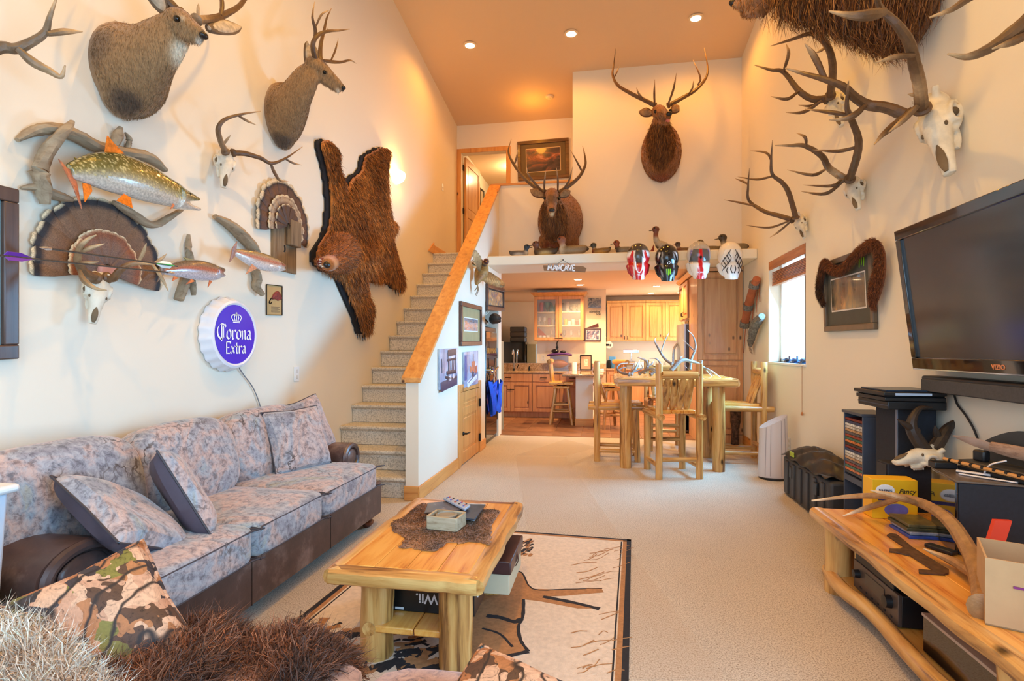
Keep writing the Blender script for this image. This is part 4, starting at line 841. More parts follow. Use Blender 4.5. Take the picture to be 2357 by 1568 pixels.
MB().ball(LW(752.5, 610, .425), (.028, .036, .03)).build('nose', m_nose, br); eye(br, LW(767, 590, .325), .017); eye(br, LW(770, 611, .32), .016)
MB().ball(LW(742, 605, .315), (.04, .05, .04)).build('mouth', mat('maroon_mouth', (112, 34, 30), .4, var=0), br)
for i, (x, y) in enumerate(((735, 598), (734, 604), (736, 610), (740, 614), (745, 599), (746, 604))): MB().lathe(LW(x, y, .34), [(.006, 0), (.001, .024)], axis=(.5, 1 if i < 4 else -1, 0), n=6).build('tooth', m_bone, br)
for i, (x, y) in enumerate(((822, 768), (828, 771), (834, 773), (839, 771), (910, 668), (916, 669), (921, 664))): MB().sweep(PL(LW, [(x, y, .08), (x+1, y+8, .10), (x+2, y+14, .07)]), [.008, .006, .001], n=6).build('claw', m_nose, br)
# --- turkey tail fans
def fan(root, C, r, spec, a0, a1, d=.03):
    """spec: rings of (count, r0, r1, width, colour stops, offset)"""
    for ri, (n, r0, r1, w, stops, off) in enumerate(spec):
        for i in range(n):
            a = math.radians(a0+(a1-a0)*i/(n-1)); R = random.Random(i*7+ri); a += R.uniform(-.015, .015); k = 1+R.uniform(-.025, .02)
            dy, dz = math.cos(a), math.sin(a); ny, nz = -dz, dy; rows = []
            for f in (0, .15, .4, .65, .8, .88, .94, .98, 1.0):
                rr = (r0+(r1-r0)*f)*k; ww = w*(.28+.72*min(1, f/.65)**.8)*(1 if f < .9 else math.sqrt(max(0, 1-((f-.9)/.11)**2))); ww = max(ww, .003)
                rows.append([(XL+d+off+(.004 if i % 2 else 0)+.006*(1-abs(s)), C.y+dy*rr+ny*ww*s, C.z+dz*rr+nz*ww*s) for s in (-1, -.5, 0, .5, 1)])
            me = MB().grid(rows, thick=(-.004, 0, 0)).mesh('feather', root['org']); o = np.array(root['org']); cc = np.array(list(C)); sp_ = np.array([s[0] for s in stops]); sc = np.array([s[1] for s in stops], float)
            def col(P):
                q = P+o-cc; rad_ = np.hypot(q[:,1], q[:,2]); f = (rad_/k-r0)/(r1-r0); c = np.stack([np.interp(f, sp_, sc[:,j]) for j in range(3)], 1)
                return c*(1+.0*f[:,None])
            paint(me, col); link('feather', me, m_feather, root)
t = NT('barred_feather'); a = t.n('Attribute'); a.attribute_name = 'Col'; v = t.coord((1,1,1)); f = t.noise(v, 110, 3, .6, 3); t.base(t.mix(1, a.outputs['Color'], t.ramp(f, [(.4, (.55,.52,.5)), (.6, (1.15,1.12,1.1))]), 'MULTIPLY')); t.set(Roughness=.6); m_feather = t.m
BR, BK, TN, CR, RU = (128, 92, 64), (44, 40, 42), (178, 152, 120), (232, 214, 176), (146, 84, 50)
f1 = thing('turkey_fan', 'large turkey tail fan behind the arrows on the left wall', 'turkey fan', tuple(LW(232, 640)), 'turkey tail fans on the left wall')
C1 = LW(228, 622); fan(f1, C1, .38, [(19, .05, .385, .042, [(0, BR), (.55, BR), (.84, (140, 104, 74)), (.86, BK), (.955, BK), (.97, CR), (1, CR)], .0), (15, .03, .215, .033, [(0, (110, 90, 80)), (.6, (128, 100, 84)), (.84, RU), (.93, RU), (.96, CR), (1, CR)], .018)], -6, 186)
MB().cbox(LW(246, 622, .06), (.03, .1, .05)).build('mount_plate', mat('pink_tag', (196, 140, 124), .6, var=0), f1, bevel=.01)
f2 = thing('turkey_fan', 'smaller turkey tail fan on a weathered board, left of the bear hide', 'turkey fan', tuple(LW(650, 632)), 'turkey tail fans on the left wall')
C2 = LW(648, 520); fan(f2, C2, .36, [(17, .04, .385, .044, [(0, (92, 66, 46)), (.7, (110, 76, 52)), (.80, (110, 76, 52)), (.83, BK), (.92, BK), (.94, CR), (1, CR)], .0), (13, .03, .255, .036, [(0, (96, 70, 52)), (.7, (120, 84, 60)), (.86, CR), (.9, (120, 84, 60)), (.95, CR), (1, CR)], .016), (9, .02, .18, .03, [(0, (84, 60, 44)), (.8, (92, 68, 52)), (.93, (92, 68, 52)), (.96, CR), (1, CR)], .03)], -14, 190)
m_barn = wood('weathered_board', (122, 98, 70), (150, 124, 92), (86, 66, 46), 2, 4, .8, True, 0)
pa, pb = LW(623, 500), LW(677, 632); MB().box((XL+.001, pa.y, pb.z), (XL+.024, pb.y, pa.z)).build('board', m_barn, f2, bevel=.004)
pa, pb = LW(652, 505), LW(676, 572); MB().box((XL+.024, pa.y, pb.z), (XL+.075, pb.y, pa.z)).build('cover_block', m_barn, f2, bevel=.006)
MB().sweep(PL(LW, [(655, 565, .08), (656, 575, .085), (654, 580, .08)]), .006, n=6).build('beard_hook', m_dark, f2)
# --- fish
m_scale = attr_mat('fish_scales', .18, .22, 90, bump=.08, bs=200, Coat_Weight=.6); m_drift = wood('driftwood', (150, 130, 104), (176, 158, 130), (104, 86, 64), 1, 3, .85, False, 0)
def fish(root, fn, line, d, wid, top, side, belly, jaw, fins, eyep, pxm, band=None, spots=None):
    """line: (px, py, half height in px); fins: (outline px, colour, thickness)"""
    pts = [fn(x, y, d) for x, y, h in line]; hs = [h/pxm for x, y, h in line]; mb = MB().sweep(pts, hs, [max(.006, h*wid) for h in hs], up=(1,0,0), n=20, res=4)
    for j in jaw: mb.sweep(PL(fn, [(x, y, d) for x, y, h in j]), [h/pxm for x, y, h in j], [h/pxm*1.1 for x, y, h in j], up=(1,0,0), n=12, res=3)
    me = shift(blob(mb, .0065, 2), root['org']); o = np.array(root['org']); L = np.array([list(p) for p in catmull([list(p)+[h] for p, h in zip(pts, hs)], 6)])
    def col(P):
        Q = P+o; dd = np.linalg.norm((Q[:,None]-L[None,:,:3])[:,:,1:], axis=2); i = dd.argmin(1); v = (Q[:,2]-L[i,2])/np.maximum(L[i,3], .01)
        c = np.stack([np.interp(v, [-1, -.45, .25, 1], [belly[j], belly[j]*.9+side[j]*.1, side[j], top[j]]) for j in range(3)], 1)
        if band is not None: f = np.exp(-((v-.15)/.22)**2)[:,None]*.75; c = c*(1-f)+np.array(band)*f
        if spots is not None:
            s = np.array([mnoise.noise(V(p)*95) for p in P]); f = (sstep(s, .22, .34)*(v > -.35)[:,None]); c = c*(1-f)+np.array(spots)*f
        return c
    paint(me, col); link('body', me, m_scale, root)
    for nm, ol, cc in fins:
        A = [fn(*(q if len(q) > 2 else (q[0], q[1], d))) for q in ol]; MB().prism([p-V(.004, 0, 0) for p in A], (.008, 0, 0)).build(nm, mat('fin_%d_%d_%d' % cc, cc, .35, var=.25, vs_=60), root, bevel=.002)
    MB().ball(fn(eyep[0], eyep[1], d+eyep[2]), eyep[3]).build('eye', m_eye, root)
def drift(root, pts, r): MB().sweep([LW(*p[:3]) for p in pts], [r*p[3] for p in pts], [r*p[3]*.7 for p in pts], n=10, res=5, rough=.09).build('driftwood', m_drift, root)
OR, OR2 = (226, 122, 30), (196, 120, 84)
ft = thing('mounted_trout', 'big spotted lake trout mounted on looping driftwood, left wall', 'fish mount', tuple(LW(290, 520)), 'fish mounts on the left wall')
drift(ft, [(40, 322, .02, .35), (75, 303, .03, .8), (120, 296, .05, 1), (175, 312, .05, 1.05), (225, 338, .05, 1), (285, 352, .05, 1.1), (340, 362, .05, 1), (380, 392, .04, .5)], .042)
drift(ft, [(166, 280, .11, .4), (145, 305, .11, .9), (112, 345, .08, 1.2), (92, 390, .06, 1.25), (98, 430, .06, 1.1), (104, 470, .05, .6)], .036)
drift(ft, [(48, 433, .03, .3), (85, 432, .04, .8), (130, 450, .04, 1), (165, 460, .04, .5)], .035); drift(ft, [(260, 345, .02, .5), (270, 315, .03, 1), (278, 293, .04, .4)], .04); drift(ft, [(290, 352, .02, .8), (298, 322, .03, .6), (288, 305, .03, .2)], .03)
drift(ft, [(260, 465, .04, .5), (300, 490, .05, 1), (350, 518, .05, .9), (390, 500, .05, .8), (425, 478, .05, .4)], .032)
fish(ft, LW, [(160, 395, 15), (180, 393, 22), (225, 394, 37), (280, 402, 46), (340, 422, 44), (385, 441, 36), (412, 451, 30), (428, 456, 22)], .15, .55, (78, 74, 34), (120, 112, 60), (214, 206, 192),
    [[(405, 448, 26), (432, 452, 14), (458, 459, 4)], [(405, 462, 22), (436, 476, 9), (461, 482, 4)]],
    [('dorsal_fin', [(240, 355), (247, 312), (262, 330), (286, 354)], OR), ('adipose_fin', [(184, 368), (170, 362), (180, 374)], (140, 112, 30)), ('tail_fin', [(134, 365, .18), (152, 385, .16), (168, 395, .15), (176, 420, .15), (188, 482, .18), (168, 430, .17), (150, 395, .17)], OR2), ('anal_fin', [(190, 421, .17), (195, 466, .2), (212, 440, .17), (208, 425, .15)], OR), ('pelvic_fin', [(285, 446, .2), (268, 462, .22), (305, 480, .24), (300, 455, .2)], OR), ('pectoral_fin', [(398, 468, .2), (392, 482, .23), (402, 474, .2)], OR2)],
    (437, 447, .042, .008), 413, None, (206, 192, 136))
ft2 = thing('mounted_trout', 'rainbow trout on upright driftwood beside the arrow tips, left wall', 'fish mount', tuple(LW(440, 698)), 'fish mounts on the left wall')
drift(ft2, [(434, 540, .02, .3), (434, 575, .03, .7), (438, 610, .03, .8), (425, 650, .03, 1.1), (412, 690, .03, 1)], .034); drift(ft2, [(440, 630, .03, .8), (444, 660, .03, .8), (446, 680, .03, .5)], .03)
fish(ft2, LW, [(376, 623, 8), (392, 622, 11), (420, 620, 18), (455, 622, 22), (485, 626, 20), (503, 628, 15)], .10, .55, (104, 88, 66), (150, 128, 112), (206, 200, 206), [[(495, 625, 14), (512, 622, 6), (517, 624, 3)], [(495, 633, 11), (512, 634, 5), (518, 634, 2)]],
    [('tail_fin', [(378, 616), (364, 604), (370, 624), (362, 650), (378, 630)], (128, 108, 90)), ('dorsal_fin', [(430, 602), (422, 592), (452, 600)], (150, 140, 90)), ('pelvic_fin', [(440, 642, .13), (428, 655, .16), (448, 648, .14)], OR2), ('anal_fin', [(400, 636, .12), (396, 648, .14), (410, 640, .12)], OR2), ('pectoral_fin', [(482, 645, .13), (478, 662, .16), (488, 648, .13)], OR2)], (508, 619, .03, .006), 330, (192, 96, 66))
ft3 = thing('mounted_trout', 'silvery rainbow trout on slanting driftwood in front of the weathered board', 'fish mount', tuple(LW(600, 682)), 'fish mounts on the left wall')
drift(ft3, [(495, 498, .03, .5), (525, 515, .04, 1), (555, 540, .05, 1.2), (580, 568, .05, 1.1), (596, 590, .05, .6)], .044); drift(ft3, [(585, 615, .04, .9), (592, 640, .04, 1), (590, 660, .04, .9), (604, 678, .04, .6)], .04)
fish(ft3, LW, [(540, 580, 7), (552, 585, 11), (575, 594, 17), (605, 603, 20), (630, 609, 17), (645, 612, 13)], .16, .55, (128, 116, 74), (186, 168, 150), (226, 222, 220), [[(636, 609, 12), (650, 611, 6), (656, 612, 3)], [(636, 615, 11), (650, 619, 5), (657, 620, 2)]],
    [('tail_fin', [(542, 574), (546, 555, .18), (534, 572), (528, 604), (542, 588)], (168, 120, 96)), ('dorsal_fin', [(588, 582), (584, 574), (604, 586)], (136, 110, 80)), ('pelvic_fin', [(580, 608, .2), (565, 632, .24), (592, 618, .2)], (200, 150, 124))], (650, 608, .03, .005), 300, (198, 110, 84))
# --- two arrows lying in the antlers
def arrow(label, a, b, cols):
    a, b = LW(*a), LW(*b); o = thing('arrow', label, 'arrow', tuple((a+b)/2), 'arrows held by the antlers'); dr_ = (b-a).normalized()
    MB().tube(a, b, .0045, n=8).build('shaft', mat('carbon_shaft', (74, 66, 60), .35, var=.4, vs_=160), o)
    MB().lathe(b, [(.006, 0), (.009, .02), (.001, .05)], axis=dr_, n=8).build('point', mat('steel', (196, 196, 200), .25, .9, var=0), o)
    s_, v_, _ = frame(dr_, (0,0,1))
    for i, c in enumerate(cols):
        an = math.radians(60+120*i); q = s_*math.cos(an)+v_*math.sin(an); p = a+dr_*.03
        MB().prism([p, p+q*.02+dr_*.01, p+q*.02+dr_*.06, p+dr_*.12], s_.cross(q).normalized()*.002+dr_*.0001+q.cross(dr_)*.002).build('vane', mat('vane_%d_%d' % (c[0], c[1]), c, .5, var=0), o, smooth=False)
arrow('upper black arrow with green and white vanes pointing left in the antlers', (408, 613, .36), (118, 573, .33), [(240, 246, 240), (46, 214, 90), (240, 246, 240)])
arrow('lower arrow with purple and green vanes lying across the whole turkey fan', (-12, 587, .34), (386, 627, .36), [(104, 44, 150), (40, 220, 96), (104, 44, 150)])
# --- framed picture cut by the left edge
m_bframe = wood('dark_brown_frame', (76, 56, 48), (98, 74, 62), (50, 36, 32), 2, 3, .35, False)
def picture(name, label, fn, c4, fw, depth, m_fr, mat_col, art, inset=(.1, .1), mat2=None, d0=.0):
    """c4: pixel corners TL, TR, BR, BL on a wall; built as frame pieces, mount, print and glass"""
    A = [fn(x, y, d0) for x, y in c4]; N = (A[1]-A[0]).cross(A[3]-A[0]).normalized(); N = N if N.dot(V(0, 0, H)-A[0]) > 0 else -N
    root = thing(name, label, 'picture', tuple(A[3]), None); q = lambda u, v, n: A[0]+(A[1]-A[0])*u+(A[3]-A[0])*v+N*n
    w, h = (A[1]-A[0]).length, (A[3]-A[0]).length; fu, fv = fw/w, fw/h
    for u0, u1, v0, v1 in ((0, 1, 0, fv), (0, 1, 1-fv, 1), (0, fu, fv, 1-fv), (1-fu, 1, fv, 1-fv)):
        MB().hexa([q(u0, v0, .002), q(u1, v0, .002), q(u1, v1, .002), q(u0, v1, .002), q(u0, v0, depth), q(u1, v0, depth), q(u1, v1, depth), q(u0, v1, depth)]).build('frame_bar', m_fr, root, bevel=.006)
    pl = lambda u0, u1, v0, v1, n0, n1: MB().hexa([q(u0, v0, n0), q(u1, v0, n0), q(u1, v1, n0), q(u0, v1, n0), q(u0, v0, n1), q(u1, v0, n1), q(u1, v1, n1), q(u0, v1, n1)])
    if mat_col: pl(fu, 1-fu, fv, 1-fv, .003, depth*.4).build('mount_board', mat('board_%d_%d_%d' % mat_col, mat_col, .8, var=.05), root, smooth=False)
    iu, iv = inset[0]/w, inset[1]/h
    if mat2: pl(fu+iu-.012/w, 1-fu-iu+.012/w, fv+iv-.012/h, 1-fv-iv+.012/h, .004, depth*.45).build('inner_board', mat('board_%d_%d_%d' % mat2, mat2, .8, var=0), root, smooth=False)
    if art: pl(fu+iu, 1-fu-iu, fv+iv, 1-fv-iv, .005, depth*.5).build('print', art, root, smooth=False)
    return root, q
def art(name, stops, scale=3, dist=1.5, stretch=(1,1,1)):
    t = NT(name); v = t.coord(stretch); f = t.noise(v, scale, 6, .6, dist); t.base(t.ramp(f, [(p, srgb(c)) for p, c in stops])); t.set(Roughness=.25, Coat_Weight=.5); return t.m
picture('framed_picture', 'large brown framed picture cut by the left picture edge', LW, [(-150, 395), (31, 437), (31, 793), (-150, 836)], .065, .035, m_bframe, (120, 150, 156), art('teal_scene', [(.3, (40, 60, 66)), (.6, (120, 150, 150)), (.75, (190, 196, 186))]), (.08, .08))
# --- bottle cap sign
cs = thing('bottle_cap_sign', 'white bottle cap wall sign with purple disc', 'sign', tuple(LW(512, 848)))
CC = LW(517, 770); RC = .265; n = 21; rows = []
for r, dd, am in ((.78, .085, 0), (.84, .095, 0), (.9, .088, .25), (.965, .05, .75), (1, .012, 1), (.985, .003, 1)):
    rows.append([(XL+dd, CC.y+math.cos(2*math.pi*j/(n*6))*RC*r*(1+.022*am*math.cos(j*2*math.pi/6)), CC.z+math.sin(2*math.pi*j/(n*6))*RC*1.0*r*(1+.022*am*math.cos(j*2*math.pi/6))) for j in range(n*6+1)])
MB().grid(rows).build('cap_rim', mat('glossy_white_enamel', (232, 234, 240), .18, var=0), cs)
MB().lathe((XL+.002, CC.y, CC.z), [(RC*.96, 0), (RC*.8, .08)], axis=(1, 0, 0), n=48).build('cap_body', m_white, cs)
MB().lathe((XL+.08, CC.y, CC.z), [(RC*.795, 0), (RC*.79, .010), (.0, .012)], axis=(1, 0, 0), n=64).build('disc', mat('purple_enamel', (72, 40, 206), .25, var=.03), cs)
def strokes(mb, lst, org, U, Vv, s, Nn, w, ang=None, th=.002):
    """flat pen strokes: polylines in letter units; ang = nib angle (calligraphic pen) or None for even strokes"""
    for pl in lst:
        pts = catmull([[a, b] for a, b in pl], 4) if len(pl) > 2 else np.array(pl, float); k = len(pts); A = []; B = []
        for i, (a, b) in enumerate(pts):
            if ang is None:
                t_ = pts[min(i+1, k-1)]-pts[max(i-1, 0)]; t_ = t_/(np.linalg.norm(t_)+1e-9); nx, ny = -t_[1]*w/2, t_[0]*w/2
            else: nx, ny = math.cos(ang)*w/2, math.sin(ang)*w/2
            A.append(V(org)+U*((a+nx)*s)+Vv*((b+ny)*s)); B.append(V(org)+U*((a-nx)*s)+Vv*((b-ny)*s))
        mb.grid([A, B], thick=Nn*th)
    return mb
GOTH = {'C': [[(.75, .95), (.4, 1.02), (.08, .7), (.1, .25), (.45, -.02), (.8, .18)], [(.45, 1.0), (.45, -.15)], [(.62, .85), (.62, .1)], [(.78, 1.0), (.86, .82)]],
 'o': [[(.12, .5), (.1, .15), (.3, 0)], [(.12, .5), (.32, .65), (.48, .5)], [(.48, .5), (.48, .15), (.3, 0)]], 'r': [[(.1, .62), (.12, .5), (.12, .05), (.2, 0)], [(.15, .5), (.35, .64), (.44, .54)]],
 'n': [[(.06, .6), (.12, .5), (.12, 0)], [(.15, .5), (.34, .64), (.42, .5), (.42, .1), (.5, 0)]], 'a': [[(.1, .56), (.3, .64), (.42, .5), (.42, .1), (.52, 0)], [(.42, .36), (.15, .3), (.1, .1), (.25, 0), (.42, .15)]],
 'E': [[(.15, 1), (.15, 0)], [(.15, .98), (.6, .98), (.62, .85)], [(.15, .5), (.48, .5)], [(.15, .02), (.6, .02), (.64, .15)]], 'x': [[(.08, .62), (.42, 0)], [(.42, .62), (.08, 0)]], 't': [[(.2, .9), (.2, .1), (.36, 0)], [(.05, .6), (.38, .6)]]}
def goth(word, org, U, s, w, adv, m, root, Nn, name):
    mb = MB(); x = 0; Z = V(0, 0, 1)
    for ch_ in word:
        strokes(mb, GOTH[ch_], V(org)+U*(x*s), U, Z, s, Nn, w, math.radians(38)); x += adv.get(ch_, .56)
    mb.build(name, m, root, smooth=False)
m_paper = mat('white_print', (244, 244, 246), .5, var=0); UY = V(0, 1, 0); NX = V(1, 0, 0)
goth('Corona', (XL+.0935, CC.y-.198, CC.z-.035), UY, .101, .14, {'C': .88, 'r': .46}, m_paper, cs, NX, 'lettering'); goth('Extra', (XL+.0935, CC.y-.115, CC.z-.135), UY, .082, .15, {'E': .7, 'r': .46, 't': .42, 'x': .52}, m_paper, cs, NX, 'lettering')
cr = MB(); K = lambda *p: [(a, b) for a, b in p]
strokes(cr, [K((-.5, 0), (.5, 0)), K((-.48, .14), (.48, .14)), K((-.5, .14), (-.72, .5), (-.5, .72), (-.2, .76)), K((.5, .14), (.72, .5), (.5, .72), (.2, .76)), K((-.2, .16), (-.32, .5), (-.12, .8)), K((.2, .16), (.32, .5), (.12, .8)), K((-.2, .77), (.2, .77)), K((0, .15), (0, 1.0)), K((-.1, .92), (.1, .92))], (XL+.0935, CC.y, CC.z+.085), UY, V(0, 0, 1), .072, NX, .1)
cr.build('crown_emblem', m_paper, cs, smooth=False)
tag(MB().sweep(PL(LW, [(545, 838, .02), (560, 862, .012), (582, 892, .012), (598, 932, .012), (600, 960, .012)]), .004, n=6).build('power_cord', mat('grey_cord', (120, 122, 128), .6, var=0)), 'grey power cord hanging from the bottle cap sign behind the sofa', 'cord')
# --- fly print, outlet, switch, sconce
fp, q = picture('fly_print', 'small tan fishing fly print left of the bear hide', LW, [(611, 654), (648, 658), (648, 726), (611, 726)], .006, .012, m_dark, (196, 160, 104), None)
U, Dn = LW(648, 658)-LW(611, 654), LW(611, 726)-LW(611, 654)
mb = MB(); mb.sweep([q(.35, .45, .008), q(.55, .36, .008), q(.75, .36, .008), q(.95, .42, .008)], [.01, .03, .04, .01], [.004]*4, up=NX, n=10); mb.build('painted_fly', mat('fly_red', (140, 50, 30), .6, var=.4, vs_=60), fp)
MB().sweep([q(.5, .4, .008), q(.3, .45, .008), q(.18, .58, .008), q(.25, .62, .008), q(.32, .58, .008)], .004, n=6).build('painted_hook', m_dark, fp)
for i in range(5): MB().hexa([q(.3, .72+.04*i, .0055), q(.85-.1*(i % 2), .72+.04*i, .0055), q(.85-.1*(i % 2), .732+.04*i, .0055), q(.3, .732+.04*i, .0055)]+[q(.3, .72+.04*i, .0065), q(.85-.1*(i % 2), .72+.04*i, .0065), q(.85-.1*(i % 2), .732+.04*i, .0065), q(.3, .732+.04*i, .0065)]).build('text_line', m_bframe, fp, smooth=False)
def plate(name, label, cat, c, U, N, w=.07, h=.115, kind='outlet'):
    U, N = V(U), V(N); Z = V(0, 0, 1); c = V(c); root = thing(name, label, cat, tuple(c-Z*h/2)); hx8 = lambda cu, cz, ww, hh, n0, n1: MB().hexa([c+U*(cu+a*ww/2)+Z*(cz+b*hh/2)+N*n for n in (n0, n1) for a, b in ((-1,-1), (1,-1), (1,1), (-1,1))])
    hx8(0, 0, w, h, 0, .005).build('cover_plate', m_white, root, bevel=.002)
    if kind == 'outlet':
        for z in (-.027, .027): hx8(0, z, .032, .03, .004, .0075).build('socket', mat('ivory', (214, 210, 200), .4, var=0), root, bevel=.002)
    else: hx8(0, 0, .012, .026, .004, .014).build('toggle', m_white, root, bevel=.002)
plate('wall_outlet', 'white wall outlet on the left wall between the cap sign and the stairs', 'outlet', LW(682, 861, .001), UY, NX, .08, .13)
plate('light_switch', 'light switch on the left wall beside the top of the stairs', 'switch', LW(1019, 432, .001), UY, NX, .07, .115, 'switch')
sc_ = thing('wall_sconce', 'glowing shell wall sconce right of the bear hide', 'sconce', tuple(LW(908, 420)))
pc = LW(908, 404); MB().lathe((XL+.001, pc.y, pc.z), [(.05, 0), (.05, .012), (.02, .02)], axis=(1, 0, 0), n=20).build('back_plate', m_canw, sc_)
t = NT('lit_alabaster'); t.base(srgb(255, 226, 170)); t.set(Emission_Color=srgb(255, 214, 130), Emission_Strength=7, Roughness=.4); m_lit = t.m
rows = []
for i in range(9):
    f = i/8; rr = .16*math.sin(f*1.45+.12); rows.append([(XL+.012+abs(math.cos(a))*rr*.0+math.sin(a)*rr*.75, pc.y+math.cos(a)*rr*1.15, pc.z-.1+.13*f**1.6) for a in [math.pi*j/16 for j in range(17)]])
MB().grid(rows, thick=(-.004, 0, .004)).build('shade', m_lit, sc_)
# ================================================================= stair wall, shelf and kitchen
m_safeblk = mat('gloss_black', (14, 14, 15), .12, .0, var=0, Coat_Weight=.6); m_chrome = mat('chrome', (214, 214, 216), .12, 1, var=0); m_gold = mat('gold_leaf', (214, 168, 72), .3, .8, var=0)
TEXTS = {}
def text(root, s, org, U, Z, size, m, name='lettering', N=None, th=.0015, align='CENTER', shear=0, bold=0):
    cu = bpy.data.curves.new('t', 'FONT'); cu.body = s; cu.size = size; cu.align_x = align; cu.extrude = th; cu.shear = shear; cu.offset = bold
    o = bpy.data.objects.new('t', cu); COL.objects.link(o); me = bpy.data.meshes.new_from_object(o.evaluated_get(bpy.context.evaluated_depsgraph_get())); bpy.data.objects.remove(o)
    U, Z = V(U).normalized(), V(Z).normalized(); N = U.cross(Z) if N is None else N; M = Matrix((U, Z, U.cross(Z))).transposed().to_4x4(); M.translation = V(org)-V(root.get('org', root.location)); me.transform(M); me.materials.clear()
    return link(name, me, m, root, smooth=False)
NXp, UYm = V(1, 0, 0), V(0, 1, 0); Zv = V(0, 0, 1)
# --- closet door under the stairs
dr = struct(thing('door_2', 'small knotty pine closet door under the stairs', 'door', (XH, (cy0+cy1)/2, 0))); del dr['category']
mb = MB().box((XH-.02, cy0-.085, 0), (XH+.018, cy0, cz1+.085)).box((XH-.02, cy1, 0), (XH+.018, cy1+.085, cz1+.085)).box((XH-.02, cy0, cz1), (XH+.018, cy1, cz1+.085)); mb.build('casing', m_trimz, dr, bevel=.005)
leaf(dr, (XH-.012, cy0+.006, .012), (0, 1, 0), cy1-cy0-.012, cz1-.02, .036, m_trimz, [(.14, .56), (.66, .74)], .14)
for z in (.2, .66): MB().box((XH+.004, cy1-.02, z-.05), (XH+.03, cy1+.02, z+.05)).build('hinge', m_dark, dr)
MB().lathe((XH+.006, cy0+.13, .37), [(.024, 0), (.024, .01), (.012, .02), (.012, .05)], axis=(1,0,0), n=14).build('handle_rose', m_dark, dr); MB().sweep([(XH+.055, cy0+.13, .37), (XH+.058, cy0+.2, .372), (XH+.055, cy0+.26, .366)], .009, n=8).build('handle', m_dark, dr)
# --- gun safe in its niche
gs = thing('gun_safe', 'glossy black gun safe door set in the stair wall', 'safe', (XH-.3, (sy0+sy1)/2, 0))
MB().box((hx-.55, sy0+.03, 0), (XH-.03, sy1-.03, 1.69)).build('body', mat('bronze_steel', (70, 62, 54), .3, .4, var=.1), gs, bevel=.012)
MB().box((XH-.03, sy0+.09, .06), (XH-.008, sy1-.09, 1.62)).build('door', m_safeblk, gs, bevel=.012)
for z in (.35, 1.3): MB().tube((XH-.02, sy1-.06, z-.08), (XH-.02, sy1-.06, z+.08), .018, n=12).build('hinge', m_safeblk, gs)
cyS = (sy0+sy1)/2-.02
text(gs, 'BROWNING', (XH-.006, cyS+.03, 1.30), (0, 1, 0), Zv, .115, m_gold, bold=.001)
MB().lathe((XH-.008, cyS+.02, 1.03), [(.05, 0), (.045, .03), (.02, .05)], axis=(1,0,0), n=20).build('dial_hub', m_chrome, gs)
for k in range(5):
    a = math.radians(90+72*k); MB().sweep([(XH+.03, cyS+.02, 1.03), (XH+.04, cyS+.02+.09*math.cos(a), 1.03+.09*math.sin(a)), (XH+.05, cyS+.02+.2*math.cos(a), 1.03+.2*math.sin(a))], [.012, .011, .014], n=8).build('wheel_spoke', m_chrome, gs)
MB().lathe((XH-.008, cyS-.2, 1.06), [(.04, 0), (.04, .03), (.0, .034)], axis=(1,0,0), n=18).build('lock_dial', m_chrome, gs)
# blue shirt hanging on the wheel
bs = thing('blue_garment', 'bright blue garment hanging on the gun safe wheel', 'garment', (XH+.07, cyS+.05, .45)); m_blue = mat('blue_nylon', (24, 84, 216), .45, var=.15, vs_=12)
for s, y0 in ((-1, cyS-.2), (1, cyS+.22)):
    rows = []
    for i in range(9):
        f = i/8; z = .86-.44*f; rows.append([(XH+.055+.03*math.sin(j*1.9+f*3+s), y0+(j/8-.5)*(.34-.06*f)+s*.03*(1-f), z+.05*math.cos(j*.7)*(1-f)+.02*math.sin(j*2.1)*f) for j in range(9)])
    MB().grid(rows, thick=(.008, 0, 0)).build('sleeve', m_blue, bs)
MB().sweep([(XH+.06, cyS-.1, .84), (XH+.07, cyS+.02, .70), (XH+.06, cyS+.15, .86)], .016, .02, n=8).build('collar', m_blue, bs)
# skull resting on the safe
sk = thing('animal_skull', 'small horned skull lying on top of the gun safe', 'skull', (XH-.1, cyS, 1.69)); skull(sk, (XH-.25, cyS+.1, 1.84), (XH-.02, cyS-.16, 1.77), (.2, 0, .9), .075, False)
for y in (.05, .17): MB().sweep([(XH-.24, cyS+y, 1.86), (XH-.16, cyS+y+.12, 1.9), (XH-.1, cyS+y+.2, 1.97)], [.02, .016, .004], n=8).build('horn', m_bone, sk)
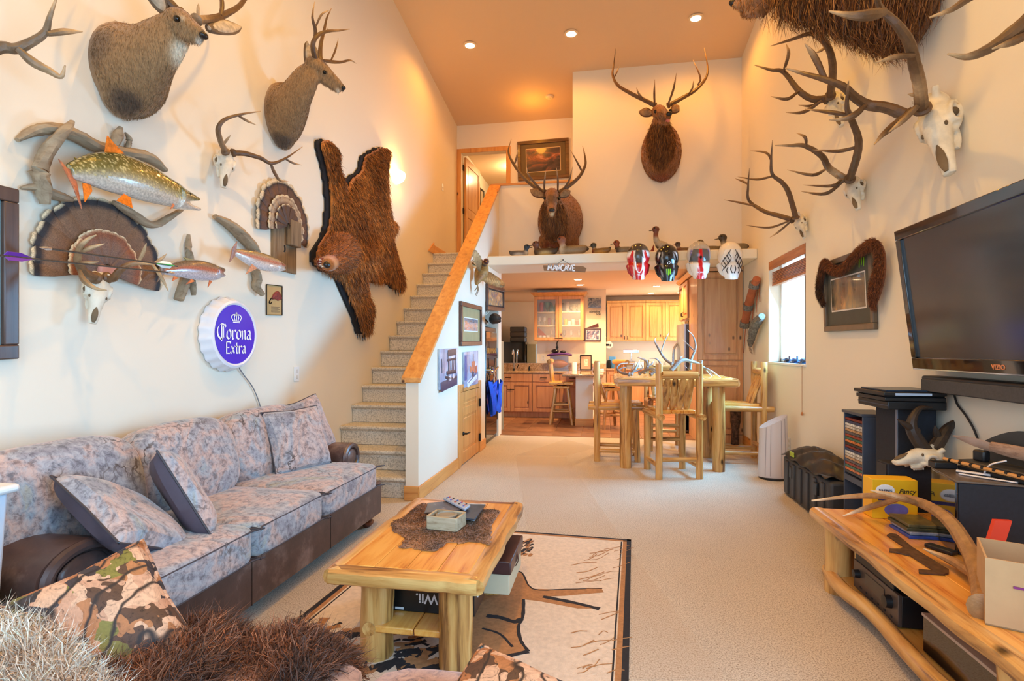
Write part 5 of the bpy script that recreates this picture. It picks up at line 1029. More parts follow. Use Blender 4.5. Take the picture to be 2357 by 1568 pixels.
# --- pictures on the stair wall
m_walnut = wood('walnut_frame', (78, 52, 44), (104, 70, 58), (52, 34, 30), 2, 3, .35, False)
picture('framed_print', 'framed waterfowl print with tan mount above the closet door', HW, [(1056, 693), (1104, 706), (1104, 796), (1056, 797)], .055, .035, m_walnut, (168, 152, 108), art('geese_print', [(.3, (60, 74, 96)), (.45, (150, 160, 172)), (.6, (156, 120, 96)), (.75, (206, 212, 220))], 4, 2, (1, 1, 3)), (.13, .13), (226, 226, 226))
picture('framed_painting', 'dark framed landscape painting above the gun safe niche', HW, [(1117, 652), (1156, 664), (1156, 721), (1117, 714)], .06, .04, m_walnut, (60, 48, 44), art('lake_painting', [(.3, (70, 84, 110)), (.45, (150, 150, 140)), (.55, (206, 168, 110)), (.7, (226, 214, 176))], 3.5, 2, (1, 1, 1.6)), (.02, .02))
def canvas_print(label, c4, m, deco):
    A = [HW(x, y, .0) for x, y in c4]; root = thing('canvas_print', label, 'photo print', tuple(A[3]), 'canvas prints on the stair wall')
    N = V(1, 0, 0); q = lambda u, v, n: (A[0]*(1-u)+A[1]*u)*(1-v)+(A[3]*(1-u)+A[2]*u)*v+N*n
    MB().hexa([q(0,0,.001), q(1,0,.001), q(1,1,.001), q(0,1,.001), q(0,0,.022), q(1,0,.022), q(1,1,.022), q(0,1,.022)]).build('canvas', m, root, bevel=.002)
    for pts, w, c in deco: MB().sweep([q(u, v, .024) for u, v in pts], [w*k for k in ([1]*len(pts))], [.002]*len(pts), up=N, n=8, res=3).build('printed_shape', mat('ink_%d_%d_%d' % c, c, .4, var=.2, vs_=30), root)
mA = art('sky_photo', [(.3, (74, 84, 120)), (.5, (150, 176, 210)), (.7, (206, 226, 240))], 3, 1.2, (1, 1, .6))
ck = (48, 42, 58)
canvas_print('canvas photo of a dark rocking chair with white shoes, on the stair wall', [(1007, 804), (1049, 801), (1049, 886), (1007, 898)], mA,
    [([(.42, .1), (.46, .5), (.4, .85)], .012, ck), ([(.9, .08), (.86, .5), (.92, .8)], .012, ck), ([(.42, .12), (.9, .1)], .035, (92, 70, 74))]+[([(.5+.09*i, .32), (.5+.08*i, .6)], .012, (112, 70, 66)) for i in range(4)]+[([(.4, .3), (.9, .28)], .012, ck), ([(.35, .62), (.9, .62)], .02, ck), ([(.3, .72), (.7, .8), (.95, .78)], .014, ck), ([(.05, .95), (.3, .92), (.95, .86)], .05, (56, 62, 92)), ([(.5, .8), (.6, .78)], .035, (230, 214, 214)), ([(.7, .78), (.78, .76)], .035, (230, 214, 214)), ([(.1, .25), (.12, .6)], .01, ck)])
canvas_print('canvas photo of a brown dog seen from behind, right of the rocking chair photo', [(1064, 811), (1097, 807), (1097, 883), (1064, 893)], mA,
    [([(.62, .08), (.62, .3)], .02, (48, 46, 84)), ([(.62, .3), (.62, .45), (.6, .6)], .085, (206, 116, 84)), ([(.45, .45), (.42, .6)], .05, (206, 120, 84)), ([(.82, .45), (.84, .65)], .045, (196, 100, 70)), ([(.6, .6), (.6, .8)], .04, (58, 60, 76)), ([(.1, .1), (.1, .8)], .05, (64, 88, 150)), ([(.2, .95), (.5, .85), (.9, .75)], .04, (226, 232, 240)), ([(.25, .9), (.9, .66)], .015, (70, 90, 140))])
# small bronze animal head
bh = thing('bronze_head', 'small dark animal head ornament above the gun safe', 'ornament', tuple(HW(1142, 743))); mb = MB(); mb.sweep(PL(HW, [(1136, 736, 0), (1138, 733, .08), (1143, 732, .16), (1150, 733, .26)]), [.07, .075, .055, .025], n=14); mb.sweep(PL(HW, [(1143, 738, .12), (1151, 739, .24)]), [.05, .02], n=10, res=1); mb.ball(HW(1139, 726, .08), .035)
link('head', shift(blob(mb, .012, 3), bh['org']), mat('dark_bronze', (52, 48, 48), .4, .3, var=.3), bh); eye(bh, HW(1145, 731, .2), .01)
# --- flying pheasant
ph = thing('pheasant_mount', 'flying pheasant mounted with spread wings on the stair wall', 'bird mount', tuple(HW(1108, 660))); m_bird = attr_mat('plumage', .6, .25, 40, bump=.3, bs=70)
mb = MB(); mb.sweep(PL(HW, [(1096, 655, .08), (1102, 640, .10), (1108, 628, .12), (1112, 616, .15), (1115, 606, .19), (1119, 601, .22)]), [.02, .06, .09, .07, .035, .03], n=14, res=4); mb.ball(HW(1119, 602, .22), .04); mb.sweep(PL(HW, [(1119, 602, .24), (1121, 604, .28)]), [.014, .004], n=8, res=1)
me = shift(blob(mb, .011, 2), ph['org']); spot_paint(me, ph['org'], (170, 124, 62), [(HW(1119, 602, .23), .06, (70, 30, 40)), (HW(1115, 608, .19), .045, (60, 56, 60)), (HW(1113, 613, .17), .03, (224, 216, 200)), (HW(1105, 634, .14), .1, (148, 92, 40))]); link('body', me, m_bird, ph)
FC = [(0, (120, 92, 60)), (.5, (176, 142, 92)), (.8, (206, 178, 128)), (1, (150, 116, 76))]
for side, root_p, tips in ((0, [(1106, 627), (1101, 618), (1097, 610), (1094, 605)], [(1106, 596), (1102, 588), (1098, 582), (1094, 577), (1091, 577), (1089, 581), (1088, 590), (1088, 602), (1089, 616)]), (1, [(1110, 622), (1118, 624), (1126, 628), (1132, 632)], [(1114, 648), (1120, 652), (1127, 655), (1134, 657), (1141, 659), (1148, 662), (1155, 662), (1160, 661), (1161, 658)])):
    for i, t_ in enumerate(tips):
        f = i/(len(tips)-1)*(len(root_p)-1); k = min(int(f), len(root_p)-2); rp = V(root_p[k]).lerp(V(root_p[k+1]), f-k) if len(root_p[k]) > 2 else (root_p[k][0]*(1-f+k)+root_p[k+1][0]*(f-k), root_p[k][1]*(1-f+k)+root_p[k+1][1]*(f-k))
        a, b = HW(rp[0], rp[1], .12), HW(t_[0], t_[1], .16+.02*i); me = MB().sweep([a, a.lerp(b, .5), a.lerp(b, .85), b], [.02, .034, .03, .008], [.005, .005, .004, .003], up=(.45,-1,0), n=8, res=3).mesh('wing_feather', ph['org']); L = (b-a).length; aa = np.array(a-V(ph['org']))
        paint(me, lambda P: np.stack([np.interp(np.linalg.norm(P-aa, axis=1)/L, [s[0] for s in FC], [s[1][j] for s in FC]) for j in range(3)], 1)); link('wing_feather', me, m_bird, ph)
for i, (x, y) in enumerate(((1094, 680), (1097, 681), (1092, 670))):
    a, b = HW(1098, 652, .08), HW(x, y, .06); MB().sweep([a, a.lerp(b, .5)+V(.02, 0, 0), b], [.016, .014, .003], [.004]*3, up=(1,0,0), n=8).build('tail_feather', mat('tail_brown', (142, 104, 62), .7, var=.3), ph)
# --- duck decoys on the shelf
SZ = 2.684; m_decoy = attr_mat('painted_decoy', .5, .12, 60, bump=.1)
def duck(label, px, py, L, yaw, c, up=0, neck=.0, tail=.35, Y=7.74, erect=False):
    """c: colours body, breast, side, head, bill"""
    L *= 1.12; p = atY(px, py, Y); root = thing('duck_decoy', label, 'duck decoy', (p.x, Y, SZ), 'duck decoys on the shelf'); cy_, sy_ = math.cos(yaw), math.sin(yaw)
    W3 = lambda u, v, w: V(p.x+(u*cy_-v*sy_)*L, Y+(u*sy_+v*cy_)*L, SZ+w*L); mb = MB()
    if erect: mb.sweep([W3(.42, 0, .12), W3(.25, 0, .2), W3(0, 0, .3), W3(-.22, 0, .42), W3(-.3, 0, .5)], [.03*L, .12*L, .2*L, .17*L, .08*L], [.03*L, .12*L, .19*L, .17*L, .08*L], n=16); hn, hh = (-.3, .5), (-.32, .98)
    else: mb.sweep([W3(.52, 0, tail), W3(.38, 0, .22), W3(.1, 0, .17), W3(-.2, 0, .165), W3(-.36, 0, .17), W3(-.42, 0, .16)], [.02*L, .12*L, .21*L, .2*L, .13*L, .05*L], [.02*L, .12*L, .17*L, .165*L, .14*L, .08*L], n=16); hn, hh = (-.28, .22), (-.33, .47+neck)
    mb.sweep([W3(hn[0], 0, hn[1]), W3(hn[0]-.04, 0, (hn[1]+hh[1])/2), W3(hh[0], 0, hh[1])], [.13*L, .1*L, .1*L], n=12); hc_ = W3(hh[0]-.02, 0, hh[1]+.03); mb.ball(hc_, (.15*L, .125*L, .13*L))
    me = shift(blob(mb, .011, 2), root['org']); spot_paint(me, root['org'], c[0], [(W3(.02, 0, .08), .42*L, c[2], (1, 1.4, .5)), (W3(-.38, 0, .18), .3*L, c[1]), (W3(-.34, 0, (hh[1]+hn[1])/2+.06), .2*L, c[5] if len(c) > 5 else c[3]), (W3(hh[0]-.03, 0, hh[1]+.05), .29*L, c[3]), (W3(.5, 0, tail), .14*L, (52, 46, 40))]); link('body', me, m_decoy, root)
    MB().sweep([hc_+(W3(-.08, 0, 0)-W3(0, 0, 0)), hc_+(W3(-.17, 0, -.04)-W3(0, 0, 0)), hc_+(W3(-.26, 0, -.05)-W3(0, 0, 0))], [.045*L, .04*L, .03*L], [.03*L, .018*L, .01*L], n=10).build('bill', mat('bill_%d_%d_%d' % c[4], c[4], .4, var=0), root)
    for s in (-1, 1): MB().ball(hc_+(W3(-.05, s*.085, .03)-W3(0, 0, 0)), .012*L/.3).build('eye', m_eye, root)
    if erect:
        for s in (-1, 1): MB().tube(W3(.03, s*.07, 0), W3(.0, s*.07, .16), .008, n=8).build('leg', m_nose, root)
    return root
GY, WH, BKc, RD, BRN, DG = (112, 106, 96), (206, 198, 180), (44, 42, 44), (124, 60, 36), (110, 80, 56), (46, 58, 66)
duck('loon decoy with dark head and white breast, first on the left of the shelf', 1196, 585, .27, math.pi, ((84, 80, 78), WH, (190, 190, 186), (46, 58, 66), (40, 40, 42)))
bpy.data.objects['duck_decoy'].rotation_euler = (0, 0, 0)
duck('duck decoy with chestnut head and pale side, second from the left on the shelf', 1254, 584, .33, 0, ((74, 60, 48), (70, 52, 40), (190, 176, 124), (112, 66, 44), (50, 48, 50)))
duck('pintail decoy with white neck stripe below the elk mount', 1318, 580, .40, 0, ((132, 116, 92), WH, (150, 134, 104), (146, 88, 62), (70, 60, 54), WH), neck=.02, tail=.2)
duck('small wood duck decoy with white throat in the middle of the shelf', 1382, 578, .27, -.4, ((120, 94, 56), (120, 60, 44), (176, 136, 62), (52, 60, 56), (90, 80, 60), WH))
duck('redhead decoy with dark breast, just left of the red helmet', 1438, 575, .29, .1, ((120, 112, 96), (60, 50, 44), (136, 126, 108), (150, 76, 44), (76, 78, 84)))
duck('ruddy duck decoy with upright tail between the red and black helmets', 1486, 570, .20, -.2, ((140, 54, 36), (128, 50, 34), (150, 58, 38), (52, 44, 42), (60, 60, 66), WH), tail=.75, Y=7.9)
duck('standing canvasback decoy, tallest on the shelf', 1530, 568, .32, 0, ((176, 166, 148), BKc, (196, 188, 168), (104, 56, 42), (60, 50, 46), RD), erect=True, Y=7.86)
duck('dark wood duck decoy between the black and the blue helmets', 1576, 566, .25, .2, ((96, 70, 48), (92, 44, 36), (116, 88, 58), (64, 52, 52), (120, 60, 50), WH), Y=7.86)
duck('plain brown hen decoy behind the blue striped helmet', 1632, 564, .30, .1, ((110, 96, 72), (120, 106, 80), (124, 108, 80), (104, 92, 70), (196, 152, 60)), Y=7.9, neck=-.02)
duck('grey pintail decoy behind the white helmet, last on the shelf', 1688, 562, .36, 0, ((120, 112, 92), (190, 180, 156), (142, 134, 110), (62, 56, 50), (80, 76, 72), (170, 160, 140)), tail=.22, Y=7.9, neck=.05)
cb = box('sign_card', *(lambda p: ((p.x-.06, 7.7, SZ), (p.x+.06, 7.712, SZ+.07)))(atY(1409, 575, 7.7)), mat('kraft_card', (206, 170, 116), .7), bevel=.002); tag(cb, 'small tan card standing between two decoys on the shelf', 'card')
# --- motocross helmets hanging from the shelf
m_helm = attr_mat('helmet_gloss', .15, .02, 20, bump=0, Coat_Weight=.5)
def helmet(label, px, py, shell, visor, chin, deco):
    p = atY(px, py, YS-.17); root = thing('motocross_helmet', label, 'helmet', (p.x, YS-.17, p.z-.2), 'motocross helmets hanging from the shelf'); W3 = lambda u, v, w: V(p.x+u, YS-.17+v, p.z+w)
    mb = MB(); mb.ball(W3(0, .0, .055), (.152, .15, .178), 24, 16); me = mb.mesh('shell', root['org']); o = np.array([p.x, YS-.17, p.z])-np.array(root['org']); paint(me, lambda P: shell(P-o)); link('shell', me, m_helm, root)
    rows = []
    for i in range(11):
        f = i/10; w = .11-.37*f; hw = .085+.042*math.sin(min(1, f/.45)*math.pi/2)-.05*max(0, (f-.4)/.6)**1.4; rows.append([W3(hw*s, min(-.15*math.sqrt(max(0, 1-(hw*s/.152)**2-((w-.055)/.178)**2))-.012, (-.15-.012*math.sin(f*3)+.06*abs(s)**2.2) if f > .4 else 0), w-.015*(1-abs(s)**2)*f) for s in np.linspace(-1, 1, 15)])
    me = MB().grid(rows, thick=(0, .012, 0)).mesh('visor', root['org']); paint(me, lambda P: visor(P-o)); link('visor', me, m_helm, root)
    mb = MB(); mb.sweep([W3(-.125, .04, -.05), W3(-.09, .0, -.15), W3(0, -.02, -.2), W3(.09, .0, -.15), W3(.125, .04, -.05)], .028, .045, n=12, res=4); me = mb.mesh('chin_bar', root['org']); paint(me, lambda P: np.tile(np.array(chin, float), (len(P), 1))); link('chin_bar', me, m_helm, root)
    MB().tube(W3(0, .12, .05), W3(0, .172, .05), .02).build('wall_peg', m_trimx, root)
    deco(root, W3)
def sel(P, base, rules):
    c = np.tile(np.array(base, float), (len(P), 1))
    for m, k in rules: c[m] = k
    return c
Nf = V(0, -1, 0); Uf = V(1, 0, 0)
def st(root, W3, lst, w, c, y=-.188):
    for pl in lst: MB().sweep([W3(a, y+.06*abs(a/.12)**2.2+(.0 if b > -.1 else -.0), b) for a, b in pl], [w]*len(pl), [.003]*len(pl), up=Nf, n=6, res=3).build('stripe', mat('stripe_%d_%d_%d' % c, c, .3, var=0), root)
REDc, WHT, BLK, CHAR = (206, 26, 32), (236, 236, 236), (18, 18, 20), (70, 62, 54)
helmet('red, white and grey motocross helmet, first of four under the shelf', 1469, 600, lambda P: sel(P, CHAR, [((abs(P[:,0]) > .07) & (P[:,2] < .09), WHT), ((abs(P[:,0]) > .085) & (P[:,2] < .04), REDc)]), lambda P: sel(P, REDc, [((abs(P[:,0]) < .05) & (P[:,2] > -.06), CHAR), (abs(abs(P[:,0])-.058) < .01, WHT)]), (170, 24, 28),
    lambda r, W3: (st(r, W3, [[(-.045, -.04), (-.035, -.14), (0, -.19), (.035, -.14), (.045, -.04)]], .006, WHT), text(r, 'HJC', W3(0, -.182, -.225), Uf, Zv, .035, m_paper)))
helmet('black and green motocross helmet, second of four under the shelf', 1535, 603, lambda P: sel(P, BLK, [((abs(P[:,0]-.0) > .09) & (abs(P[:,0]) < .115) & (P[:,2] < .1), WHT)]), lambda P: sel(P, BLK, [(abs(abs(P[:,0])-.075) < .006, (150, 150, 150))]), BLK,
    lambda r, W3: (st(r, W3, [[(-.022, -.12), (-.02, -.16), (-.018, -.19)], [(0, -.12), (0, -.17), (0, -.2)], [(.022, -.12), (.02, -.15), (.02, -.19)]], .006, (140, 214, 30)), text(r, 'O', W3(0, -.186, -.06), Uf, Zv, .05, m_paper, shear=.3)))
helmet('silver, blue and red motocross helmet, third of four under the shelf', 1608, 597, lambda P: sel(P, (176, 172, 168), [((abs(P[:,0]) > .09) & (P[:,2] < .12), (40, 50, 170)), ((abs(P[:,0]) > .115), (210, 210, 214))]), lambda P: sel(P, WHT, [((abs(P[:,0]) < .03-.12*np.minimum(0, P[:,2]+.1)), REDc), ((P[:,2] > -.06) & (abs(P[:,0]) > .02), (90, 90, 92))]), WHT,
    lambda r, W3: (text(r, 'ACERBIS', W3(0, -.184, -.205), Uf, Zv, .026, m_paper, shear=.2), MB().ball(W3(0, -.17, .0), (.016, .01, .02)).build('vent', m_dark, r)))
def flames(r, W3):
    R = random.Random(3)
    for s in (-1, 1):
        for k in range(5): x = s*(.03+.02*k); st(r, W3, [[(x, .1-.03*k), (x+s*.015, .05-.03*k), (x-s*.008, .0-.03*k), (x+s*.01, -.06-.025*k)]], .004+.002*(k % 2), (46, 44, 52), -.178)
        st(r, W3, [[(s*.02, -.1), (s*.03, -.15), (s*.01, -.2)], [(s*.06, -.12), (s*.075, -.16), (s*.06, -.2)]], .006, (40, 40, 46))
helmet('white motocross helmet with black flame drawings, last of four under the shelf', 1680, 598, lambda P: sel(P, (232, 226, 214), []), lambda P: sel(P, WHT, []), WHT, flames)
# --- hanging wooden sign
sg = thing('hanging_sign', 'wooden arrow sign reading MANCAVE hanging below the shelf', 'sign', tuple(atY(1300, 627, YS-.03))); q = lambda x, y, d=0: atY(x, y, YS-.03-d)
MB().prism([q(1250, 611), q(1342, 613), q(1350, 618), q(1347, 627), q(1252, 623)], (0, .018, 0)).build('board', wood('sign_board', (126, 86, 50), (150, 106, 66), (92, 60, 34), 0, 4, .7), sg, smooth=False)
MB().sweep([q(1278, 611), q(1296, 599, -.02), q(1316, 612)], .003, n=6, res=1).build('hanger', m_dark, sg); MB().ball(q(1296, 598, -.02), .008).build('nail', m_dark, sg)
HAND = {'M': [[(0, 0), (.12, 1)], [(.12, 1), (.38, .25)], [(.38, .25), (.62, 1)], [(.62, 1), (.72, 0)]], 'A': [[(0, 0), (.32, 1)], [(.32, 1), (.6, 0)], [(.12, .35), (.5, .35)]], 'N': [[(.05, 0), (.08, 1)], [(.08, 1), (.5, .05)], [(.5, .05), (.52, 1)]], 'C': [[(.5, .85), (.28, 1), (.06, .6), (.12, .15), (.35, 0), (.52, .15)]], 'V': [[(0, 1), (.28, 0)], [(.28, 0), (.55, 1)]], 'E': [[(.08, 0), (.08, 1)], [(.08, .97), (.5, .97)], [(.08, .5), (.42, .5)], [(.08, .04), (.5, .04)]]}
o0 = q(1261, 622.5, .002); ux = (q(1323, 624, .002)-o0); s_ = ux.length/4.55; mb = MB(); x = 0
for ch_ in 'MANCAVE': strokes(mb, HAND[ch_], o0+ux.normalized()*x*s_, ux.normalized(), Zv, s_, Nf, .17, None, .004); x += {'M': .86, 'N': .66}.get(ch_, .64)
mb.build('lettering', m_paper, sg, smooth=False)
# --- picture and detector upstairs
m_giltf = wood('gilt_brown_frame', (92, 62, 34), (128, 92, 50), (58, 38, 22), 0, 3, .35, False)
picture('framed_print', 'large framed wildlife print on the upper landing behind the elk antlers', lambda x, y, d=0: atY(x, y, LY-.001-d), [(1191, 328), (1309, 318), (1310, 406), (1193, 418)], .06, .04, m_giltf, (110, 92, 62), art('sunset_horses', [(.32, (44, 34, 36)), (.48, (84, 64, 62)), (.6, (150, 84, 56)), (.72, (206, 150, 130))], 3, 1.2, (1, 1, 2.2)), (.1, .09), (214, 188, 146))
picture('framed_picture', 'small black framed picture inside the upstairs room', lambda x, y, d=0: atX(x, y, XL+d), [(1104, 432), (1113, 440), (1113, 470), (1104, 478)], .04, .02, m_dark, (190, 170, 140), None)
sd_ = thing('smoke_detector', 'round white smoke detector on the sloping ceiling', 'smoke detector', (-.905, 8.98, ceil_z(8.98)-.04)); MB().lathe((-.905, 8.98, ceil_z(8.98)+.004), [(.07, 0), (.068, -.02), (.05, -.036), (.0, -.04)], n=24).build('case', m_canw, sd_); MB().lathe((-.905, 8.98, ceil_z(8.98)-.034), [(.02, 0), (.018, -.008), (0, -.008)], n=16).build('grille', m_canw, sd_)
# ceiling fan: only one blade tip reaches the picture
fn_ = thing('ceiling_fan', 'ceiling fan with one brown blade dipping in at the top edge', 'ceiling fan', (-.5, 4.9, 4.95)); m_blade = wood('fan_blade', (120, 66, 34), (146, 84, 46), (84, 44, 22), 1, 3, .3, False)
MB().tube((-.5, 4.9, 5.1), (-.5, 4.9, ceil_z(4.9)), .02).build('downrod', m_dark, fn_); MB().lathe((-.5, 4.9, 4.92), [(.04, 0), (.12, .03), (.12, .13), (.05, .19)], n=24).build('motor', m_dark, fn_)
for k in range(5):
    a = math.radians(87+72*k); u = V(math.cos(a), math.sin(a), 0); w = V(-u.y, u.x, .12); c0_ = V(-.5, 4.9, 4.965); MB().prism([c0_+u*.14-w*.05, c0_+u*.62-w*.075, c0_+u*.66, c0_+u*.62+w*.075, c0_+u*.14+w*.05], (0, 0, .008)).build('blade', m_blade, fn_, smooth=False)
# ================================================================= kitchen
m_cab = wood('knotty_alder', (196, 132, 84), (214, 154, 106), (160, 98, 58), 2, 2, .4); m_cabL = wood('light_alder', (222, 160, 86), (238, 184, 108), (190, 126, 62), 2, 2, .35)
t = NT('granite'); v = t.coord(); f = t.noise(v, 60, 4, .7); g = t.noise(v, 5, 4, .6, 2); c = t.ramp(f, [(.35, srgb(92, 72, 58)), (.5, srgb(176, 138, 100)), (.62, srgb(214, 190, 160))]); t.base(t.mix(.5, c, t.ramp(g, [(.35, srgb(136, 94, 56)), (.6, srgb(206, 164, 116))]))); t.set(Roughness=.12, Coat_Weight=.5); m_granite = t.m
def cab_door(root, o, U, N, w, h, m, knob=None, name='door', glass=None):
    """raised panel door: o lower left corner, U width direction, N outwards"""
    U, N, o = V(U), V(N), V(o); B = lambda u0, u1, z0, z1, n0, n1: MB().hexa([o+U*u+Zv*z+N*n for n in (n0, n1) for u, z in ((u0, z0), (u1, z0), (u1, z1), (u0, z1))]); r = min(.062, w*.2)
    fr = MB()
    for a in ((0, r, 0, h), (w-r, w, 0, h), (r, w-r, 0, r), (r, w-r, h-r, h)): b = B(*a, 0, .028); fr.add(b.v, b.f)
    d = fr.build(name, m, root, bevel=.003)
    if glass: B(r-.002, w-r+.002, r-.002, h-r+.002, .008, .011).build('glass_pane', glass, d, smooth=False)
    else: B(r-.002, w-r+.002, r-.002, h-r+.002, .001, .008).build('panel', m, d, smooth=False); B(r+.025, w-r-.025, r+.025, h-r-.025, .007, .022).build('panel_field', m, d, bevel=.008)
    if knob: a = o+U*knob[0]+Zv*knob[1]+N*.028; e = (U if knob[2] == 'h' else Zv)*.035; MB().sweep([a-e, a-e*.7+N*.022, a+e*.7+N*.022, a+e], .007, n=6, res=1).build('handle', m_dark, d)
    return d
YN = V(0, -1, 0); XU = V(1, 0, 0)
# base cabinets of the bar
BF = 10.72; xs = [(-2.30, -1.42), (-1.42, -.88), (-.88, -.28)]
for i, (a, b) in enumerate(xs):
    r = thing('base_cabinet', ['knotty alder bar cabinet with two doors under the sink', 'knotty alder bar cabinet with one drawer behind the stool', 'knotty alder bar cabinet half hidden by the peninsula'][i], 'cabinet', ((a+b)/2, BF+.3, 0), 'bar base cabinets')
    MB().box((a, BF+.001, .11), (b, KB-.001, .89)).build('body', m_cab, r, smooth=False); MB().box((a, BF+.06, 0), (b, KB-.001, .11)).build('toe_kick', m_cab, r, smooth=False)
    MB().box((a+.006, BF-.019, .72), (b-.006, BF, .875)).build('drawer', m_cab, r, bevel=.004); d_ = r.children[-1]; e = (a+b)/2-.05; MB().sweep([(e-.06, BF-.02, .8), (e-.04, BF-.045, .8), (e+.04, BF-.045, .8), (e+.06, BF-.02, .8)], .008, n=6, res=1).build('handle', m_dark, d_)
    if i == 0: w = (b-a)/2-.006; cab_door(r, (a+.004, BF, .125), XU, YN, w, .58, m_cab, (w-.03, .44, 'h')); cab_door(r, (a+w+.009, BF, .125), XU, YN, w, .58, m_cab, (.035, .44, 'h'))
    else: cab_door(r, (a+.006, BF, .125), XU, YN, b-a-.012, .58, m_cab, (b-a-.04, .44, 'h'))
ctp = thing('bar_counter', 'granite bar counter with upstand below the mirror', 'counter', (-1.2, 11, .89)); MB().box((-2.66, BF-.035, .89), (.015, KB-.001, .93)).build('slab', m_granite, ctp, bevel=.006); MB().box((-2.66, KB-.025, .93), (.015, KB-.001, 1.075)).build('upstand', m_granite, ctp, bevel=.004)
# peninsula
pn = thing('peninsula', 'white peninsula half wall with wooden base trim', 'peninsula', (-.36, 10.2, 0)); MB().box((-.515, 9.74, .13), (-.21, BF-.04, .885)).build('half_wall', m_wall, pn, smooth=False); MB().box((-.53, 9.725, 0), (-.195, BF-.04, .13)).build('base_trim', m_trimx, pn, bevel=.006)
MB().box((-.74, 9.5, .888), (-.02, BF-.04, .93)).build('counter_top', m_granite, pn, bevel=.01)
# mirror and glass front cabinet
t = NT('mirror'); t.base((.86, .87, .84, 1)); t.set(Metallic=1, Roughness=.01); m_mirror = t.m
tag(box('wall_mirror', (-2.66, KB-.012, 1.08), (-1.40, KB-.001, KC-.005), m_mirror), 'wall mirror above the bar counter left of the glass cabinet', 'mirror')
gc_ = thing('glass_cabinet', 'two-door glass front alder cabinet full of glasses and mugs', 'cabinet', (-.92, KB-.17, 1.53)); gx0, gx1, gy = -1.42, -.42, 10.98; gz0, gz1 = 1.54, 2.44
m_cab2 = wood('amber_alder', (204, 140, 76), (222, 162, 96), (170, 108, 54), 2, 2, .35); t = NT('clear_glass'); t.base((1, 1, 1, 1)); t.set(Roughness=.02, Alpha=.1); m_clear = t.m
MB().box((gx0, gy+.002, gz0), (gx0+.02, KB-.002, gz1)).box((gx1-.02, gy+.002, gz0), (gx1, KB-.002, gz1)).box((gx0, gy+.002, gz0), (gx1, KB-.002, gz0+.02)).box((gx0, gy+.002, gz1-.02), (gx1, KB-.002, gz1)).build('carcass', m_cab2, gc_, smooth=False)
MB().box((gx0+.02, KB-.012, gz0+.02), (gx1-.02, KB-.003, gz1-.02)).build('back_panel', mat('pale_liner', (214, 208, 192), .7, var=.03), gc_, smooth=False)
sh = [gz0+.02, gz0+.31, gz0+.59]
for z in sh[1:]: MB().box((gx0+.02, gy+.03, z-.018), (gx1-.02, KB-.012, z)).build('shelf', mat('pale_shelf', (232, 216, 182), .6, var=.04), gc_, smooth=False)
for i in range(2): cab_door(gc_, (gx0+.003+i*.5, gy, gz0+.003), XU, YN, .494, gz1-gz0-.006, m_cab2, (.455 if i == 0 else .04, .04, 'h'), 'glass_door', m_clear)
mb = MB(); mb.prism([(gx0-.07, gy-.075, gz1+.06), (gx1+.07, gy-.075, gz1+.06), (gx1+.07, KB-.002, gz1+.06), (gx0-.07, KB-.002, gz1+.06)], (0, 0, .02)); mb.hexa([(gx0, gy-.02, gz1), (gx1, gy-.02, gz1), (gx1, KB-.002, gz1), (gx0, KB-.002, gz1), (gx0-.06, gy-.07, gz1+.06), (gx1+.06, gy-.07, gz1+.06), (gx1+.06, KB-.002, gz1+.06), (gx0-.06, KB-.002, gz1+.06)]); mb.build('crown_moulding', m_cab2, gc_, smooth=False)
t = NT('drinking_glass'); t.base((.9, .95, .97, 1)); t.set(Roughness=.03, Alpha=.32, Specular_IOR_Level=.9); m_dg = t.m
GP = {'pint': [(.028, 0), (.03, .004), (.038, .13), (.036, .13), (.027, .008)], 'wine': [(.034, 0), (.032, .005), (.005, .012), (.005, .08), (.03, .1), (.036, .14), (.028, .19), (.026, .188)], 'tumbler': [(.034, 0), (.036, .09), (.033, .09), (.03, .01)], 'can': [(.03, 0), (.033, .01), (.033, .15), (.027, .165), (.0, .165)], 'cone': [(.07, 0), (.06, .05), (.012, .2), (.004, .21)], 'mug': [(.04, 0), (.042, .01), (.042, .15), (.038, .16), (.036, .15)]}
def glassw(kind, x, z, y, m, label, cat='glass', k=1.0, name=None, up=False):
    o = MB().lathe((x, y, z+.0005), [(r*k, (h if not up else .21-h)*k) for r, h in (GP[kind] if not up else GP[kind][::-1])], n=16).build(name or 'drinking_'+kind, m, None); tag(o, label, cat, 'drinkware in the glass cabinet'); return o
cl = lambda n, c, r=.3: mat('cup_'+n, c, r, var=.1, vs_=20)
GY_ = 11.15
glassw('can', gx0+.13, sh[2], GY_, cl('pink', (206, 92, 96)), 'pink tumbler, leftmost on the top shelf of the glass cabinet', 'tumbler', 1.2, 'steel_tumbler')
glassw('cone', gx0+.25, sh[2], GY_, cl('teal', (30, 134, 128)), 'teal cone cup upside down on the top cabinet shelf', 'cup', 1, 'party_cup', True); glassw('cone', gx0+.34, sh[2], GY_+.03, cl('aqua', (60, 150, 140)), 'pale teal cone cup standing on its rim on the top cabinet shelf', 'cup', .95, 'party_cup'); glassw('cone', gx0+.43, sh[2], GY_, cl('green', (50, 140, 60)), 'green cone cup beside the cabinet centre post on the top shelf', 'cup', .95, 'party_cup')
glassw('can', gx0+.56, sh[2], GY_, cl('navy', (38, 40, 70)), 'dark blue tumbler on the top cabinet shelf, right door', 'tumbler', 1.1, 'steel_tumbler'); glassw('can', gx0+.66, sh[2], GY_, cl('silver', (186, 180, 180), .2), 'silver tumbler with red print on the top cabinet shelf', 'tumbler', 1.25, 'steel_tumbler')
